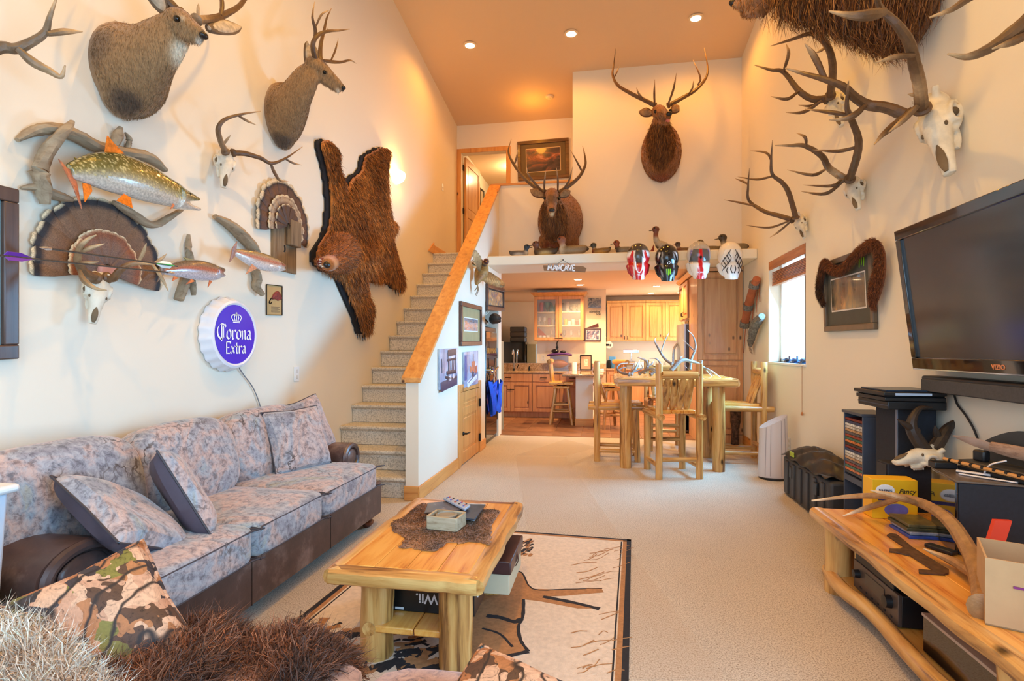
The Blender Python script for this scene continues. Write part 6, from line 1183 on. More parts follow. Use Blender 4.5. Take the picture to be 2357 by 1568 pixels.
for x, lb in ((.80, 'steel beer mug with black handle on the top cabinet shelf'), (.91, 'dark beer mug at the right end of the top cabinet shelf')):
    mg = glassw('mug', gx0+x, sh[2], GY_, cl('pewter', (150, 140, 122), .25), lb, 'mug', 1, 'beer_mug'); MB().sweep([(gx0+x-.038, GY_, sh[2]+.12), (gx0+x-.085, GY_, sh[2]+.11), (gx0+x-.08, GY_, sh[2]+.05), (gx0+x-.038, GY_, sh[2]+.04)], .009, n=6).build('mug_handle', m_dark, mg)
row2 = [(.09, 'wine', m_dg), (.19, 'wine', m_dg), (.29, 'can', cl('violet', (150, 90, 140))), (.38, 'pint', m_dg), (.45, 'pint', m_dg), (.555, 'can', cl('bluegrey', (70, 96, 120))), (.625, 'pint', cl('amber', (226, 150, 40))), (.70, 'tumbler', m_dg), (.78, 'pint', m_dg), (.86, 'tumbler', cl('maroon', (110, 40, 50))), (.93, 'pint', m_dg)]
nm2 = ['first stemmed glass', 'second stemmed glass', 'violet printed tumbler', 'pint glass right of the violet tumbler', 'pint glass by the centre post', 'blue grey bottle shaped tumbler', 'amber tumbler', 'low glass right of the amber tumbler', 'tall clear pint glass', 'maroon tumbler', 'rightmost pint glass']
for (x, k, m), lb in zip(row2, nm2): glassw(k, gx0+x, sh[1], GY_, m, lb+' on the middle cabinet shelf', 'glass' if m is m_dg else 'tumbler')
row3 = [(.10, 'tumbler', m_dg), (.18, 'tumbler', m_dg), (.27, 'tumbler', m_dg), (.35, 'wine', m_dg), (.44, 'tumbler', m_dg), (.6, 'wine', cl('smoke', (130, 120, 110), .1)), (.74, 'wine', m_dg), (.90, 'wine', m_dg)]
nm3 = ['first low glass', 'second low glass', 'third low glass', 'stemmed glass left of the centre post', 'low glass by the centre post', 'smoky stemmed glass', 'clear stemmed glass', 'rightmost stemmed glass']
for (x, k, m), lb in zip(row3, nm3): glassw(k, gx0+x, sh[0], GY_, m, lb+' on the bottom cabinet shelf')
tag(MB().prism([(gx0+.05, 11.22, sh[0]+.09), (gx0+.05, 11.22, sh[0]+.26), (gx0+.14, 11.22, sh[0]+.18), (gx0+.22, 11.22, sh[0]+.09)], (0, .02, 0)).build('red_pennant', cl('red', (206, 26, 34), .6), smooth=False), 'red triangular pennant leaning in the bottom of the glass cabinet', 'pennant')
# corkscrew hanging under the cabinet
ck_ = thing('bottle_opener', 'dark iron bottle opener hanging under the glass cabinet', 'bottle opener', (gx0+.5, gy-.03, 1.36)); MB().sweep([(gx0+.5, gy-.03, 1.54), (gx0+.47, gy-.035, 1.5), (gx0+.47, gy-.035, 1.42)], .012, n=8).build('arm', m_dark, ck_); MB().lathe((gx0+.47, gy-.045, 1.40), [(.028, 0), (.028, .02)], axis=(0,1,0), n=16).build('ring', m_dark, ck_)
# wall signs right of the cabinet
kq = lambda Y: (lambda x, y, d=0: atY(x, y, Y-d))
ps = thing('tin_sign', 'vintage tin poster with a photo print right of the glass cabinet', 'sign', tuple(atY(1369, 734, KB-.001))); q = kq(KB-.002); A = [q(1352, 683), q(1385, 683), q(1384, 734), q(1351, 734)]
MB().prism(A, (0, -.006, 0)).build('panel', mat('cream_tin', (214, 206, 178), .4, var=.08), ps, smooth=False); m_ink = mat('black_ink', (34, 34, 36), .5, var=0)
MB().prism([q(1354, 686, .007), q(1383, 686, .007), q(1383, 709, .007), q(1354, 709, .007)], (0, -.001, 0)).build('photo_print', art('tin_photo', [(.35, (40, 44, 48)), (.5, (110, 112, 104)), (.68, (196, 190, 164))], 9, 2), ps, smooth=False)
text(ps, 'A FUNNY SAGA', q(1368, 713, .008), XU, Zv, .03, mat('red_ink', (150, 40, 36), .5, var=0)); text(ps, 'Nightfire', q(1368, 720, .008), XU, Zv, .06, m_ink, shear=.2, bold=.001); text(ps, '500', q(1377, 726, .008), XU, Zv, .06, m_ink, bold=.001)
picture('framed_photo', 'dark framed photo of two hunting pictures right of the glass cabinet', q, [(1346, 756), (1384, 756), (1384, 786), (1345, 786)], .03, .02, m_walnut, (226, 228, 232), art('two_photos', [(.35, (60, 56, 70)), (.5, (150, 120, 110)), (.62, (214, 216, 226))], 8, 2), (.015, .015))
tag(MB().prism([q(1350, 755, .0), q(1377, 744, .0), q(1378, 753, .0)], (0, -.012, 0)).build('pennant', mat('maroon_felt', (92, 50, 56), .9), smooth=False), 'small maroon pennant on top of the framed photo', 'pennant')
plate('wall_outlet', 'white wall outlet below the glass cabinet, beside the mirror', 'outlet', (-1.27, KB-.001, 1.18), XU, YN, .08, .12); plate('wall_outlet', 'white wall outlet right of the football case', 'outlet', (-.50, KB-.001, 1.18), XU, YN, .08, .12)
# bar counter things
CT = .93
fc = thing('faucet', 'tall dark gooseneck faucet at the bar sink', 'faucet', (-1.86, 11.1, CT)); MB().sweep([(-1.86, 11.1, CT), (-1.86, 11.1, CT+.3), (-1.86, 11.06, CT+.4), (-1.86, 10.97, CT+.41), (-1.86, 10.92, CT+.33)], .014, n=10).build('spout', m_chrome, fc); MB().sweep([(-1.80, 11.1, CT+.04), (-1.76, 11.08, CT+.12)], .01, n=8).build('lever', m_dark, fc); MB().lathe((-1.86, 11.1, CT), [(.03, 0), (.026, .03), (.016, .04)], n=14).build('base', m_dark, fc)
fb = thing('football_case', 'clear display case with a brown football on the bar counter', 'display case', (-.93, 11.1, CT)); MB().box((-1.14, 11.0, CT+.001), (-.72, 11.22, CT+.02)).build('base', mat('slate_blue_base', (110, 130, 168), .4, var=0), fb, bevel=.004); MB().box((-1.13, 11.01, CT+.02), (-.73, 11.21, CT+.30)).build('acrylic_box', m_clear, fb, smooth=False)
MB().box((-1.12, 11.205, CT+.02), (-.74, 11.208, CT+.30)).build('back_panel', mat('slate_blue', (120, 132, 184), .4, var=.1), fb, smooth=False)
MB().sweep([(-1.12, 11.1, CT+.14), (-1.05, 11.1, CT+.14), (-.93, 11.1, CT+.14), (-.81, 11.1, CT+.14), (-.74, 11.1, CT+.14)], [.008, .06, .09, .06, .008], n=18).build('football', mat('football_leather', (122, 58, 40), .5, var=.12, bump=.3, bs=120), fb)
hx_ = thing('purple_cap', 'purple cap with black sunglasses on the football case', 'cap', (-.93, 11.1, CT+.30)); MB().sweep([(-1.16, 11.06, CT+.31), (-1.0, 11.05, CT+.335), (-.8, 11.06, CT+.34), (-.66, 11.06, CT+.315)], [.05, .08, .08, .05], [.02, .03, .03, .018], n=12).build('crown', mat('purple_cloth', (74, 36, 106), .8), hx_); MB().ball((-1.0, 11.04, CT+.40), (.08, .05, .04)).build('glasses_case', m_nose, hx_); MB().ball((-.84, 11.04, CT+.385), (.06, .04, .03)).build('lens', m_nose, hx_)
picture('framed_card', 'small black framed card collection standing on the peninsula', kq(11.15), [(1335, 817), (1362, 817), (1362, 852), (1335, 852)], .02, .02, m_dark, (176, 150, 132), mat('stamps', (206, 206, 190), .6, var=.3, vs_=40), (.06, .07))
tag(MB().lathe((-.61, 11.1, CT), [(.055, 0), (.055, .17), (.0, .172)], n=20).build('paper_roll', m_paper, None), 'white paper roll right of the football case', 'paper roll')
tag(box('paper_stack', (-.21, 10.3, .93), (-.02, 10.55, .99), m_paper, bevel=.004), 'white paper stack at the far corner of the peninsula', 'papers')
tag(MB().lathe((-1.53, 11.05, CT), [(.02, 0), (.02, .06), (.012, .08), (.012, .09)], n=12).build('soap_bottle', m_dark), 'small black soap bottle beside the bar sink', 'bottle')
# things seen only in the mirror: a dark safe with boxes behind the stairs
sfb = thing('steel_safe', 'dark steel safe behind the stairs seen in the bar mirror', 'safe', (-2.15, 9.0, 0)); MB().box((-2.62, 8.64, 0), (-1.95, 9.2, 1.55)).build('body', m_safeblk, sfb, bevel=.01); MB().box((-1.93, 8.64, 0), (-1.7, 9.1, 1.5)).build('side_locker', mat('grey_locker', (136, 132, 112), .5, var=.05), sfb, bevel=.01)
for i in range(3): tag(box('hard_case', (-2.36, 8.7, 1.551+i*.13), (-1.98, 9.1, 1.676+i*.13), mat('case_grey', (74, 68, 60), .5, var=.1), bevel=.02), ['bottom dark case on the safe in the mirror', 'middle dark case on the safe in the mirror', 'top dark case on the safe in the mirror'][i], 'case', 'cases on the safe')
# far kitchen: wall cabinets, counter, backsplash
UF = 12.55
for i in range(2):
    a, b = .04+i*.86, .04+(i+1)*.86; r = thing('wall_cabinet', ['light alder two-door wall cabinet nearest the bar wall', 'light alder two-door wall cabinet behind the fridge'][i], 'cabinet', ((a+b)/2, UF+.17, 1.555), 'light wall cabinets at the far kitchen wall')
    MB().box((a, UF+.001, 1.555), (b, KF-.001, 2.42)).build('body', m_cabL, r, smooth=False); MB().box((a, UF-.03, 2.42), (b, KF-.001, 2.47)).build('crown_moulding', m_cabL, r, bevel=.01)
    for j in range(2): cab_door(r, (a+.004+j*.43, UF, 1.56), XU, YN, .422, .855, m_cabL, (.39 if j == 0 else .03, .07, 'v'))
r = thing('base_cabinet', 'alder base cabinets along the far kitchen wall', 'cabinet', (.9, 12.55, 0)); MB().box((.03, 12.31, 0), (1.9, KF-.001, .9)).build('body', m_cab, r, smooth=False)
for j in range(4): cab_door(r, (.04+j*.46, 12.31, .12), XU, YN, .45, .74, m_cab, (.4, .6, 'h'))
tag(MB().box((.025, 12.27, .9), (1.95, KF-.001, .94)).build('kitchen_counter', m_granite, bevel=.006), 'granite counter along the far kitchen wall', 'counter')
FCT = .94
mg = thing('meat_grinder', 'grey meat grinder with tray on the far kitchen counter', 'grinder', (.45, 12.5, FCT)); MB().box((.22, 12.42, FCT), (.48, 12.6, FCT+.16)).build('motor', mat('dark_motor', (58, 58, 66), .5, var=.05), mg, bevel=.03); MB().tube((.48, 12.5, FCT+.11), (.66, 12.5, FCT+.11), .045).build('barrel', m_chrome, mg); MB().tube((.58, 12.5, FCT+.11), (.58, 12.5, FCT+.34), .03).build('feed_tube', m_chrome, mg); MB().box((.40, 12.42, FCT+.34), (.75, 12.58, FCT+.42)).build('tray', m_chrome, mg, bevel=.01)
tag(box('blue_box', (.09, 12.45, FCT), (.24, 12.7, FCT+.26), mat('sky_blue_plastic', (90, 164, 226), .4, var=.1), bevel=.01), 'light blue plastic box at the left of the far counter', 'box'); tag(MB().lathe((.09, 12.38, FCT), [(.05, 0), (.055, .1), (.05, .16), (.03, .18)], n=16).build('black_canister', m_dark), 'black canister at the left end of the far counter', 'canister')
tag(box('pale_carton', (.66, 12.4, FCT), (1.0, 12.6, FCT+.14), mat('ice_blue', (186, 224, 232), .5, var=.05), bevel=.01), 'pale blue carton in front of the backsplash', 'box'); tag(MB().sweep([(.34, 12.32, FCT), (.36, 12.32, FCT+.08), (.38, 12.32, FCT+.14)], [.08, .09, .05], n=14).build('orange_bag', mat('orange_bag', (214, 120, 60), .5), None), 'orange bag in front of the meat grinder', 'bag')
dj = thing('dish_rack', 'chrome wire dish rack left of the fridge handle', 'dish rack', (1.2, 12.5, FCT))
for k in range(7): MB().sweep([(1.02+k*.055, 12.4, FCT), (1.02+k*.055, 12.4, FCT+.15), (1.02+k*.055, 12.65, FCT+.15), (1.02+k*.055, 12.65, FCT)], .004, n=5, res=1).build('wire', m_chrome, dj)
MB().box((1.0, 12.38, FCT), (1.4, 12.67, FCT+.02)).build('tray', m_dark, dj, smooth=False)
jp = thing('round_sign', 'round white disc sign with black lettering at the corner of the bar wall', 'sign', (.06, 11.36, 1.35)); p = atY(1402, 794, 11.55); MB().lathe((p.x, 11.55, p.z), [(.075, 0), (.075, -.012), (0, -.012)], axis=(0,1,0), n=28).build('disc', m_white, jp); text(jp, 'Jeep', (p.x-.012, 11.536, p.z-.02), XU, Zv, .07, m_ink, bold=.002); MB().box((.02, 11.53, p.z-.02), (p.x, 11.56, p.z+.02)).build('bracket', m_dark, jp, smooth=False)
tag(box('wall_panel', (.021, 11.36, 1.62), (.05, 11.42, 2.25), mat('taupe_panel', (84, 76, 68), .5, var=.05), bevel=.01), 'narrow dark panel on the end of the bar wall', 'panel')
# fridge, cabinets over it, pantry
fr = thing('refrigerator', 'stainless refrigerator with curved doors beside the tall pantry', 'refrigerator', (1.55, 9.9, 0)); m_steel = mat('stainless', (176, 178, 182), .28, .85, var=.05); m_fside = mat('fridge_side', (84, 82, 84), .4, .3, var=0)
fy0, fy1 = 9.15, 10.06; fxx = 1.22
MB().box((fxx+.07, fy0, .02), (XR-.02, fy1, 1.77)).build('body', m_fside, fr, bevel=.006)
for a, b in ((fy0+.003, (fy0+fy1)/2-.004), ((fy0+fy1)/2+.004, fy1-.003)):
    rows = []
    for z in (.68, 1.775): rows.append([(fxx+.05-.055*math.sin(math.pi*(((a+(b-a)*i/8)-fy0)/(fy1-fy0))), a+(b-a)*i/8, z) for i in range(9)])
    MB().grid(rows, thick=(.06, 0, 0)).build('door', m_steel, fr, angle=.4)
rows = [[(fxx+.05-.055*math.sin(math.pi*i/12), fy0+(fy1-fy0)*i/12, z) for i in range(13)] for z in (.05, .665)]; MB().grid(rows, thick=(.06, 0, 0)).build('freezer_drawer', m_steel, fr, angle=.4)
for y in ((fy0+fy1)/2-.05, (fy0+fy1)/2+.05): MB().sweep([(fxx-.005, y, .78), (fxx-.06, y, .88), (fxx-.07, y, 1.12), (fxx-.06, y, 1.36), (fxx-.005, y, 1.46)], .014, n=8).build('handle', m_chrome, fr)
tag(box('baking_tray', (1.35, 9.3, 1.78), (1.7, 9.7, 1.84), mat('dull_gold', (176, 130, 70), .4, .3), bevel=.01), 'shallow tray lying on top of the fridge', 'tray')
PF = 8.31; m_pant = wood('pantry_alder', (206, 152, 104), (222, 174, 126), (172, 116, 72), 2, 2, .4)
py = thing('pantry_cabinet', 'tall knotty pantry cabinet with raised panels at the kitchen opening', 'cabinet', (1.65, 8.7, 0)); MB().box((1.335, PF, 0), (XR-.004, 9.1, 2.49)).build('body', m_pant, py, smooth=False)
cab_door(py, (1.34, PF, 1.21), XU, YN, .62, 1.27, m_pant, None, 'side_panel'); cab_door(py, (1.34, PF, .13), XU, YN, .62, 1.06, m_pant, None, 'side_panel'); MB().box((1.335, PF-.012, 0), (XR-.004, PF, .12)).build('base_trim', m_pant, py, bevel=.004)
MB().hexa([(1.30, PF-.03, 2.5), (XR-.004, PF-.03, 2.5), (XR-.004, 9.1, 2.5), (1.30, 9.1, 2.5), (1.25, PF-.05, 2.55), (XR-.004, PF-.05, 2.55), (XR-.004, 9.1, 2.55), (1.25, 9.1, 2.55)]).build('crown_moulding', m_pant, py, smooth=False)
oc = thing('wall_cabinet', 'alder cabinet doors above the fridge beside the pantry', 'cabinet', (1.65, 9.6, 1.86)); MB().box((1.335, 9.101, 1.86), (XR-.004, 10.1, 2.49)).build('body', m_cab2, oc, smooth=False)
for j in range(2): cab_door(oc, (1.335, 10.095-j*.5, 1.87), (0, -1, 0), (-1, 0, 0), .49, .61, m_cab2, (.44 if j == 0 else .04, .08, 'v'))
MB().hexa([(1.30, 9.101, 2.5), (XR-.004, 9.101, 2.5), (XR-.004, 10.1, 2.5), (1.30, 10.1, 2.5), (1.25, 9.101, 2.55), (XR-.004, 9.101, 2.55), (XR-.004, 10.1, 2.55), (1.25, 10.1, 2.55)]).build('crown_moulding', m_cab2, oc, smooth=False)
# --- log piece with bark leaning by the pantry
bk = MB().sweep([(1.83, 8.2, 0), (1.84, 8.2, .25), (1.84, 8.19, .62)], [.075, .07, .07], [.05, .05, .05], n=16, res=5, rough=.08).build('bark_log', mat('dark_bark', (84, 62, 52), .9, var=.6, vs_=26, bump=.8, bs=40)); tag(bk, 'upright log with rough bark beside the pantry cabinet', 'log')
# ================================================================= right side of the room
m_blackp = mat('black_plastic', (26, 27, 30), .4, var=.05); m_spk = mat('speaker_black', (30, 33, 42), .75, var=.15, vs_=60); m_piano = mat('piano_black', (10, 10, 12), .08, var=0, Coat_Weight=1.0)
# --- television
tv = thing('television', 'large flat television with glossy black bezel on the right wall', 'television', (XR-.12, 3.0, 1.2)); ty0, ty1 = 3.64, 2.42; zb, zt_ = 1.235, 2.07; xb, xt = XR-.12, XR-.225
TVp = lambda f, g, n: V(xb+(xt-xb)*g, ty0+(ty1-ty0)*f, zb+(zt_-zb)*g)+V(-.992, 0, -.126)*n
def tvb(f0, f1, g0, g1, n0, n1): return MB().hexa([TVp(f0, g0, n0), TVp(f1, g0, n0), TVp(f1, g1, n0), TVp(f0, g1, n0), TVp(f0, g0, n1), TVp(f1, g0, n1), TVp(f1, g1, n1), TVp(f0, g1, n1)])
tvb(.005, .995, .01, .99, -.07, 0).build('back_shell', m_blackp, tv, bevel=.01)
for a in ((0, 1, .93, 1), (0, 1, 0, .085), (0, .04, .085, .93), (.96, 1, .085, .93)): tvb(*a, 0, .018).build('bezel', m_piano, tv, bevel=.004)
t = NT('tv_screen'); t.base((.03, .032, .036, 1)); t.set(Roughness=.13, Specular_IOR_Level=.9, Coat_Weight=.4, Coat_Roughness=.25); tvb(.04, .96, .085, .93, -.002, .004).build('screen', t.m, tv, smooth=False)
MB().cbox(TVp(.5, .006, .019), (.003, 1.2, .006)).build('chrome_strip', m_chrome, tv)
text(tv, 'VIZIO', TVp(.6, .03, .0195), (0, -1, 0), V(-.126, 0, .992), .035, mat('logo_orange', (226, 140, 90), .4, var=0))
MB().box((XR-.06, 2.9, 1.5), (XR-.001, 3.2, 1.8)).build('wall_bracket', m_dark, tv); MB().box((XR-.11, 2.95, 1.55), (XR-.05, 3.15, 1.75)).build('bracket_arm', m_dark, tv)
sb = thing('soundbar', 'grey soundbar directly below the television', 'soundbar', (XR-.07, 3.0, 1.1)); MB().box((XR-.115, 2.42, 1.105), (XR-.02, 3.60, 1.20)).build('body', m_blackp, sb, bevel=.012); MB().box((XR-.125, 2.45, 1.11), (XR-.114, 3.58, 1.18)).build('grille', mat('speaker_cloth_grey', (74, 72, 72), .9, var=.1, vs_=80), sb, bevel=.004); MB().box((XR-.02, 2.9, 1.12), (XR-.001, 3.1, 1.18)).build('wall_bracket', m_dark, sb)
for lb, pts in (('left black cable hanging from the soundbar', [(2130, 872), (2126, 895), (2134, 925), (2136, 960), (2132, 1000), (2130, 1030)]), ('right black cable hanging from the soundbar', [(2182, 876), (2195, 905), (2203, 930), (2222, 955), (2240, 985), (2250, 1010)])): tag(MB().sweep([RW(x, y, .012) for x, y in pts], .006, n=6).build('speaker_cable', m_blackp), lb, 'cable', 'cables below the television')
# --- framed print with pelt
pf, q = picture('framed_print', 'grey framed print with glass hanging askew on the right wall under a pelt', RW, [(1900, 606), (2014, 565), (2028, 752), (1906, 764)], .05, .035, mat('pewter_frame', (112, 98, 80), .35, .2, var=.15), (84, 82, 72), art('dark_print', [(.3, (58, 58, 52)), (.5, (110, 104, 88)), (.68, (170, 140, 90))], 5, 1.5, (1, 1, .35)), (.10, .13), (226, 216, 206))
for i, u in enumerate((.76, .80, .84)): MB().sweep([q(u, .1, .016), q(u-.004, .16, .016), q(u-.01, .215-.02*(i == 1), .016)], [.008, .008, .003], [.002]*3, up=(1,0,0), n=6).build('claw_mark_logo', mat('acid_green', (150, 206, 30), .4, var=0), pf)
pt = thing('fur_pelt', 'brown marten pelt draped over the framed print on the right wall', 'pelt', tuple(RW(1890, 700)))
PP = [(1897, 700, .05, .5), (1888, 670, .05, .9), (1893, 630, .055, .85), (1900, 606, .06, .8), (1918, 620, .06, .85), (1940, 622, .06, .8), (1965, 595, .06, .75), (1990, 572, .065, .75), (2012, 562, .07, .8), (2026, 580, .06, .9), (2027, 620, .055, 1.1), (2018, 660, .055, 1.25), (2012, 695, .05, .8), (2016, 712, .05, .2)]
mb = MB().sweep([RW(*p[:3]) for p in PP], [.045*p[3] for p in PP], [.028*p[3] for p in PP], up=(1,0,0), n=12, res=4); me = mb.mesh('skin', pt['org']); pe = np.array(RW(1890, 690)-V(pt['org']))
cpel = lambda P: np.array((128, 70, 34.))*(1-(1-sstep(np.linalg.norm(P-pe, axis=1), .1, .45))*.55)
paint(me, cpel); link('skin', me, m_hide, pt); stuff(link('fur', strands(me, 16000, .03, .0012, (0, 0, -1), .45, jit=.3, mask=lambda c, N: N[:,0] < .35, colfn=lambda p, R: cpel(p)*(.5+.8*R.random((len(p), 1)))), m_fur, pt, smooth=False))
# --- quiver and feather ornament near the pantry
m_rust = mat('rust_leather', (172, 92, 56), .6, var=.2)
qv = thing('leather_quiver', 'rust leather quiver with fringe hanging between pantry and window', 'quiver', tuple(RW(1718, 810))); MB().sweep(PL(RW, [(1714, 748, .08), (1722, 706, .08), (1735, 660, .08), (1742, 642, .08)]), [.05, .055, .05, .045], n=12).build('tube', m_rust, qv)
for x, y in ((1714, 746), (1722, 706), (1736, 656)): MB().sweep(PL(RW, [(x-1, y+6, .08), (x+1, y-6, .08)]), .065, n=12, res=1).build('fur_band', mat('grey_fur', (120, 112, 104), .95, var=.4, vs_=50), qv)
for pts in ([(1742, 650, .03), (1736, 680, .04), (1728, 700, .03)], [(1738, 665, .02), (1734, 700, .02), (1732, 738, .02)], [(1746, 650, .02), (1742, 690, .02), (1740, 720, .02)], [(1716, 752, .03), (1714, 785, .02), (1712, 812, .02)], [(1750, 640, .02), (1748, 670, .02), (1749, 695, .02)]): MB().sweep(PL(RW, pts), [.016, .012, .006], [.005]*3, up=(1,0,0), n=6).build('fringe', m_rust, qv)
fo = thing('feather_ornament', 'grey feather and fur ornament hanging below the quiver', 'ornament', tuple(RW(1735, 815))); MB().sweep(PL(RW, [(1754, 728, .08), (1740, 745, .085), (1730, 775, .08), (1727, 795, .06)]), [.04, .06, .05, .03], n=10, rough=.15).build('fur', mat('grey_fur', (120, 112, 104), .95), fo); MB().sweep(PL(RW, [(1728, 785, .04), (1726, 800, .05), (1731, 815, .04)]), [.02, .055, .004], [.006]*3, up=(1,0,0), n=8).build('feather', mat('speckled_feather', (176, 152, 130), .8, var=.5, vs_=40), fo); MB().sweep(PL(RW, [(1754, 742, .04), (1744, 752, .05), (1734, 780, .04)]), .012, n=6).build('strap', m_rust, fo)
# --- models on the window sill
for i, (x0, lb) in enumerate(((6.55, 'dark model jet lying on the window sill, left'), (6.3, 'blue model jet lying on the window sill, middle'), (6.05, 'model tank lying on the window sill, right'))):
    o = thing('model_toy', lb, 'model', (XR+.05, x0, wz0), 'models on the window sill'); c = mat('model_%d' % i, [(70, 84, 112), (72, 110, 180), (84, 110, 150)][i], .4, var=.2, vs_=30)
    MB().sweep([(XR+.05, x0-.11, wz0+.028), (XR+.05, x0, wz0+.035), (XR+.05, x0+.1, wz0+.03)], [.012, .022, .006], n=8).build('fuselage', c, o); MB().prism([(XR+.0, x0-.02, wz0+.028), (XR+.1, x0-.02, wz0+.028), (XR+.06, x0+.06, wz0+.028), (XR+.04, x0+.06, wz0+.028)], (0, 0, .008)).build('wing', c, o, smooth=False); MB().box((XR+.045, x0-.11, wz0+.03), (XR+.052, x0-.07, wz0+.075)).build('tail', c, o); MB().box((XR+.03, x0-.03, wz0), (XR+.07, x0+.03, wz0+.02)).build('stand', c, o)
# --- air purifier
ap_ = thing('air_purifier', 'white oval air purifier tower on the carpet by the right wall', 'air purifier', (1.745, 6.1, 0)); rows = []
for i in range(13):
    f = i/12; rows.append([(1.745+.15*(1-.1*f)*math.cos(a), 6.1+.11*math.sin(a), .02+f*(.58+.075*math.cos(a)*f)) for a in [2*math.pi*j/28 for j in range(29)]])
m_pur = mat('matte_white', (214, 206, 208), .5, var=0); MB().grid(rows).build('shell', m_pur, ap_); MB().add(rows[-1][:-1], [tuple(range(28))]).build('top_grille', mat('pale_grille', (176, 160, 150), .6, var=.1, vs_=60), ap_, smooth=False)
MB().lathe((1.745, 6.1, 0), [(.12, 0), (.14, .0), (.14, .02), (.12, .022)], n=28).build('base', m_blackp, ap_)
for a in (-2.3, -1.95, -1.2, -.85): MB().sweep([(1.745+.152*(1-.1*f)*math.cos(a), 6.1+.112*math.sin(a), .04+f*(.55+.07*math.cos(a)*f)) for f in (0, .5, 1)], .002, n=4).build('panel_seam', mat('seam_grey', (150, 142, 146), .6, var=0), ap_)
tag(MB().sweep([(1.86, 6.02, .10), (1.90, 5.9, .02), (1.88, 5.7, .006), (1.93, 5.4, .006), (1.945, 5.3, .1)], .004, n=6).build('power_cord', m_white), 'thin white power cord curling from the air purifier along the baseboard', 'cord')
plate('wall_outlet', 'white wall outlet behind the air purifier', 'outlet', RW(1817, 1021, .001), UY, V(-1, 0, 0), .08, .13)
# --- hard case and jacket
hc2 = thing('hard_case', 'large black ribbed hard case on the carpet by the right wall', 'case', (1.80, 5.0, 0)); m_hcase = mat('ribbed_black', (58, 56, 56), .5, var=.08); MB().box((1.66, 4.42, .0), (1.94, 5.5, .36)).build('shell', m_hcase, hc2, bevel=.03, seg=3)
for k in range(6): MB().box((1.645, 4.5+k*.165, .03), (1.675, 4.56+k*.165, .33)).build('rib', m_hcase, hc2, bevel=.008)
for y in (4.62, 5.2): MB().box((1.64, y, .2), (1.67, y+.07, .30)).build('latch', m_blackp, hc2, bevel=.006)
jk = thing('black_jacket', 'crumpled black jacket with lime patch lying on the hard case', 'jacket', (1.78, 4.95, .36)); R = random.Random(4); rows = []
for i in range(15):
    rows.append([(1.63+.33*j/12, 4.44+1.05*i/14+R.uniform(-.02, .02), .37+max(0, .13*math.sin(math.pi*j/12)**.6*math.sin(math.pi*i/14)**.5+.035*math.sin(i*1.7+j*.9)+R.uniform(-.012, .012))) for j in range(13)])
o = MB().grid(rows, thick=(0, 0, -.008)).build('cloth', mat('black_nylon', (34, 32, 36), .35, var=.2, vs_=30), jk); s_ = o.modifiers.new('sub', 'SUBSURF'); s_.levels = 1; s_.render_levels = 2
MB().cbox((1.645, 5.2, .42), (.01, .09, .04)).build('lime_patch', mat('lime', (176, 190, 60), .6, var=.3, vs_=60), jk)
# --- media tower
ct_ = thing('media_tower', 'grey tower rack filled with disc cases', 'disc rack', (1.81, 4.15, 0)); m_rack = mat('rack_grey', (72, 78, 92), .5, var=.05); x0, x1, y0, y1, zt2 = 1.71, 1.91, 4.0, 4.3, .9
MB().box((x0, y0, 0), (x1, y0+.015, zt2)).build('side_panel', m_rack, ct_, bevel=.004); MB().box((x0, y1-.015, 0), (x1, y1, zt2)).build('side_panel', m_rack, ct_, bevel=.004); MB().box((x0-.012, y0-.004, zt2-.0), (x1, y1+.004, zt2+.02)).build('top', m_rack, ct_, bevel=.004); MB().box((x1-.012, y0+.015, 0), (x1, y1-.015, zt2)).build('back', m_rack, ct_, smooth=False); MB().box((x0, y0+.015, .42), (x1-.012, y1-.015, .46)).build('divider', m_rack, ct_, smooth=False)
CL = [(40, 40, 44), (150, 60, 40), (206, 200, 190), (120, 30, 30), (60, 110, 90), (190, 150, 110), (40, 60, 100), (210, 120, 60), (90, 90, 96), (230, 226, 214)]
CN = ['black', 'rust', 'white', 'dark red', 'green', 'tan', 'navy', 'orange', 'grey', 'cream']; ORD = 'first second third fourth fifth sixth seventh eighth ninth tenth eleventh twelfth thirteenth fourteenth fifteenth sixteenth seventeenth eighteenth nineteenth twentieth'.split()
for k in range(20):
    z = .475+.0198*k; ci = (k*7) % 10; b_ = MB().box((x0+.004, y0+.018, z), (x0+.13, y1-.018, z+.0165)).build('disc_case', mat('spine_%d' % ci, CL[ci], .35, var=.4, vs_=45)); tag(b_, CN[ci]+' spined disc case, '+ORD[19-k]+' from the top of the tower rack', 'disc case', 'disc cases in the tower rack')
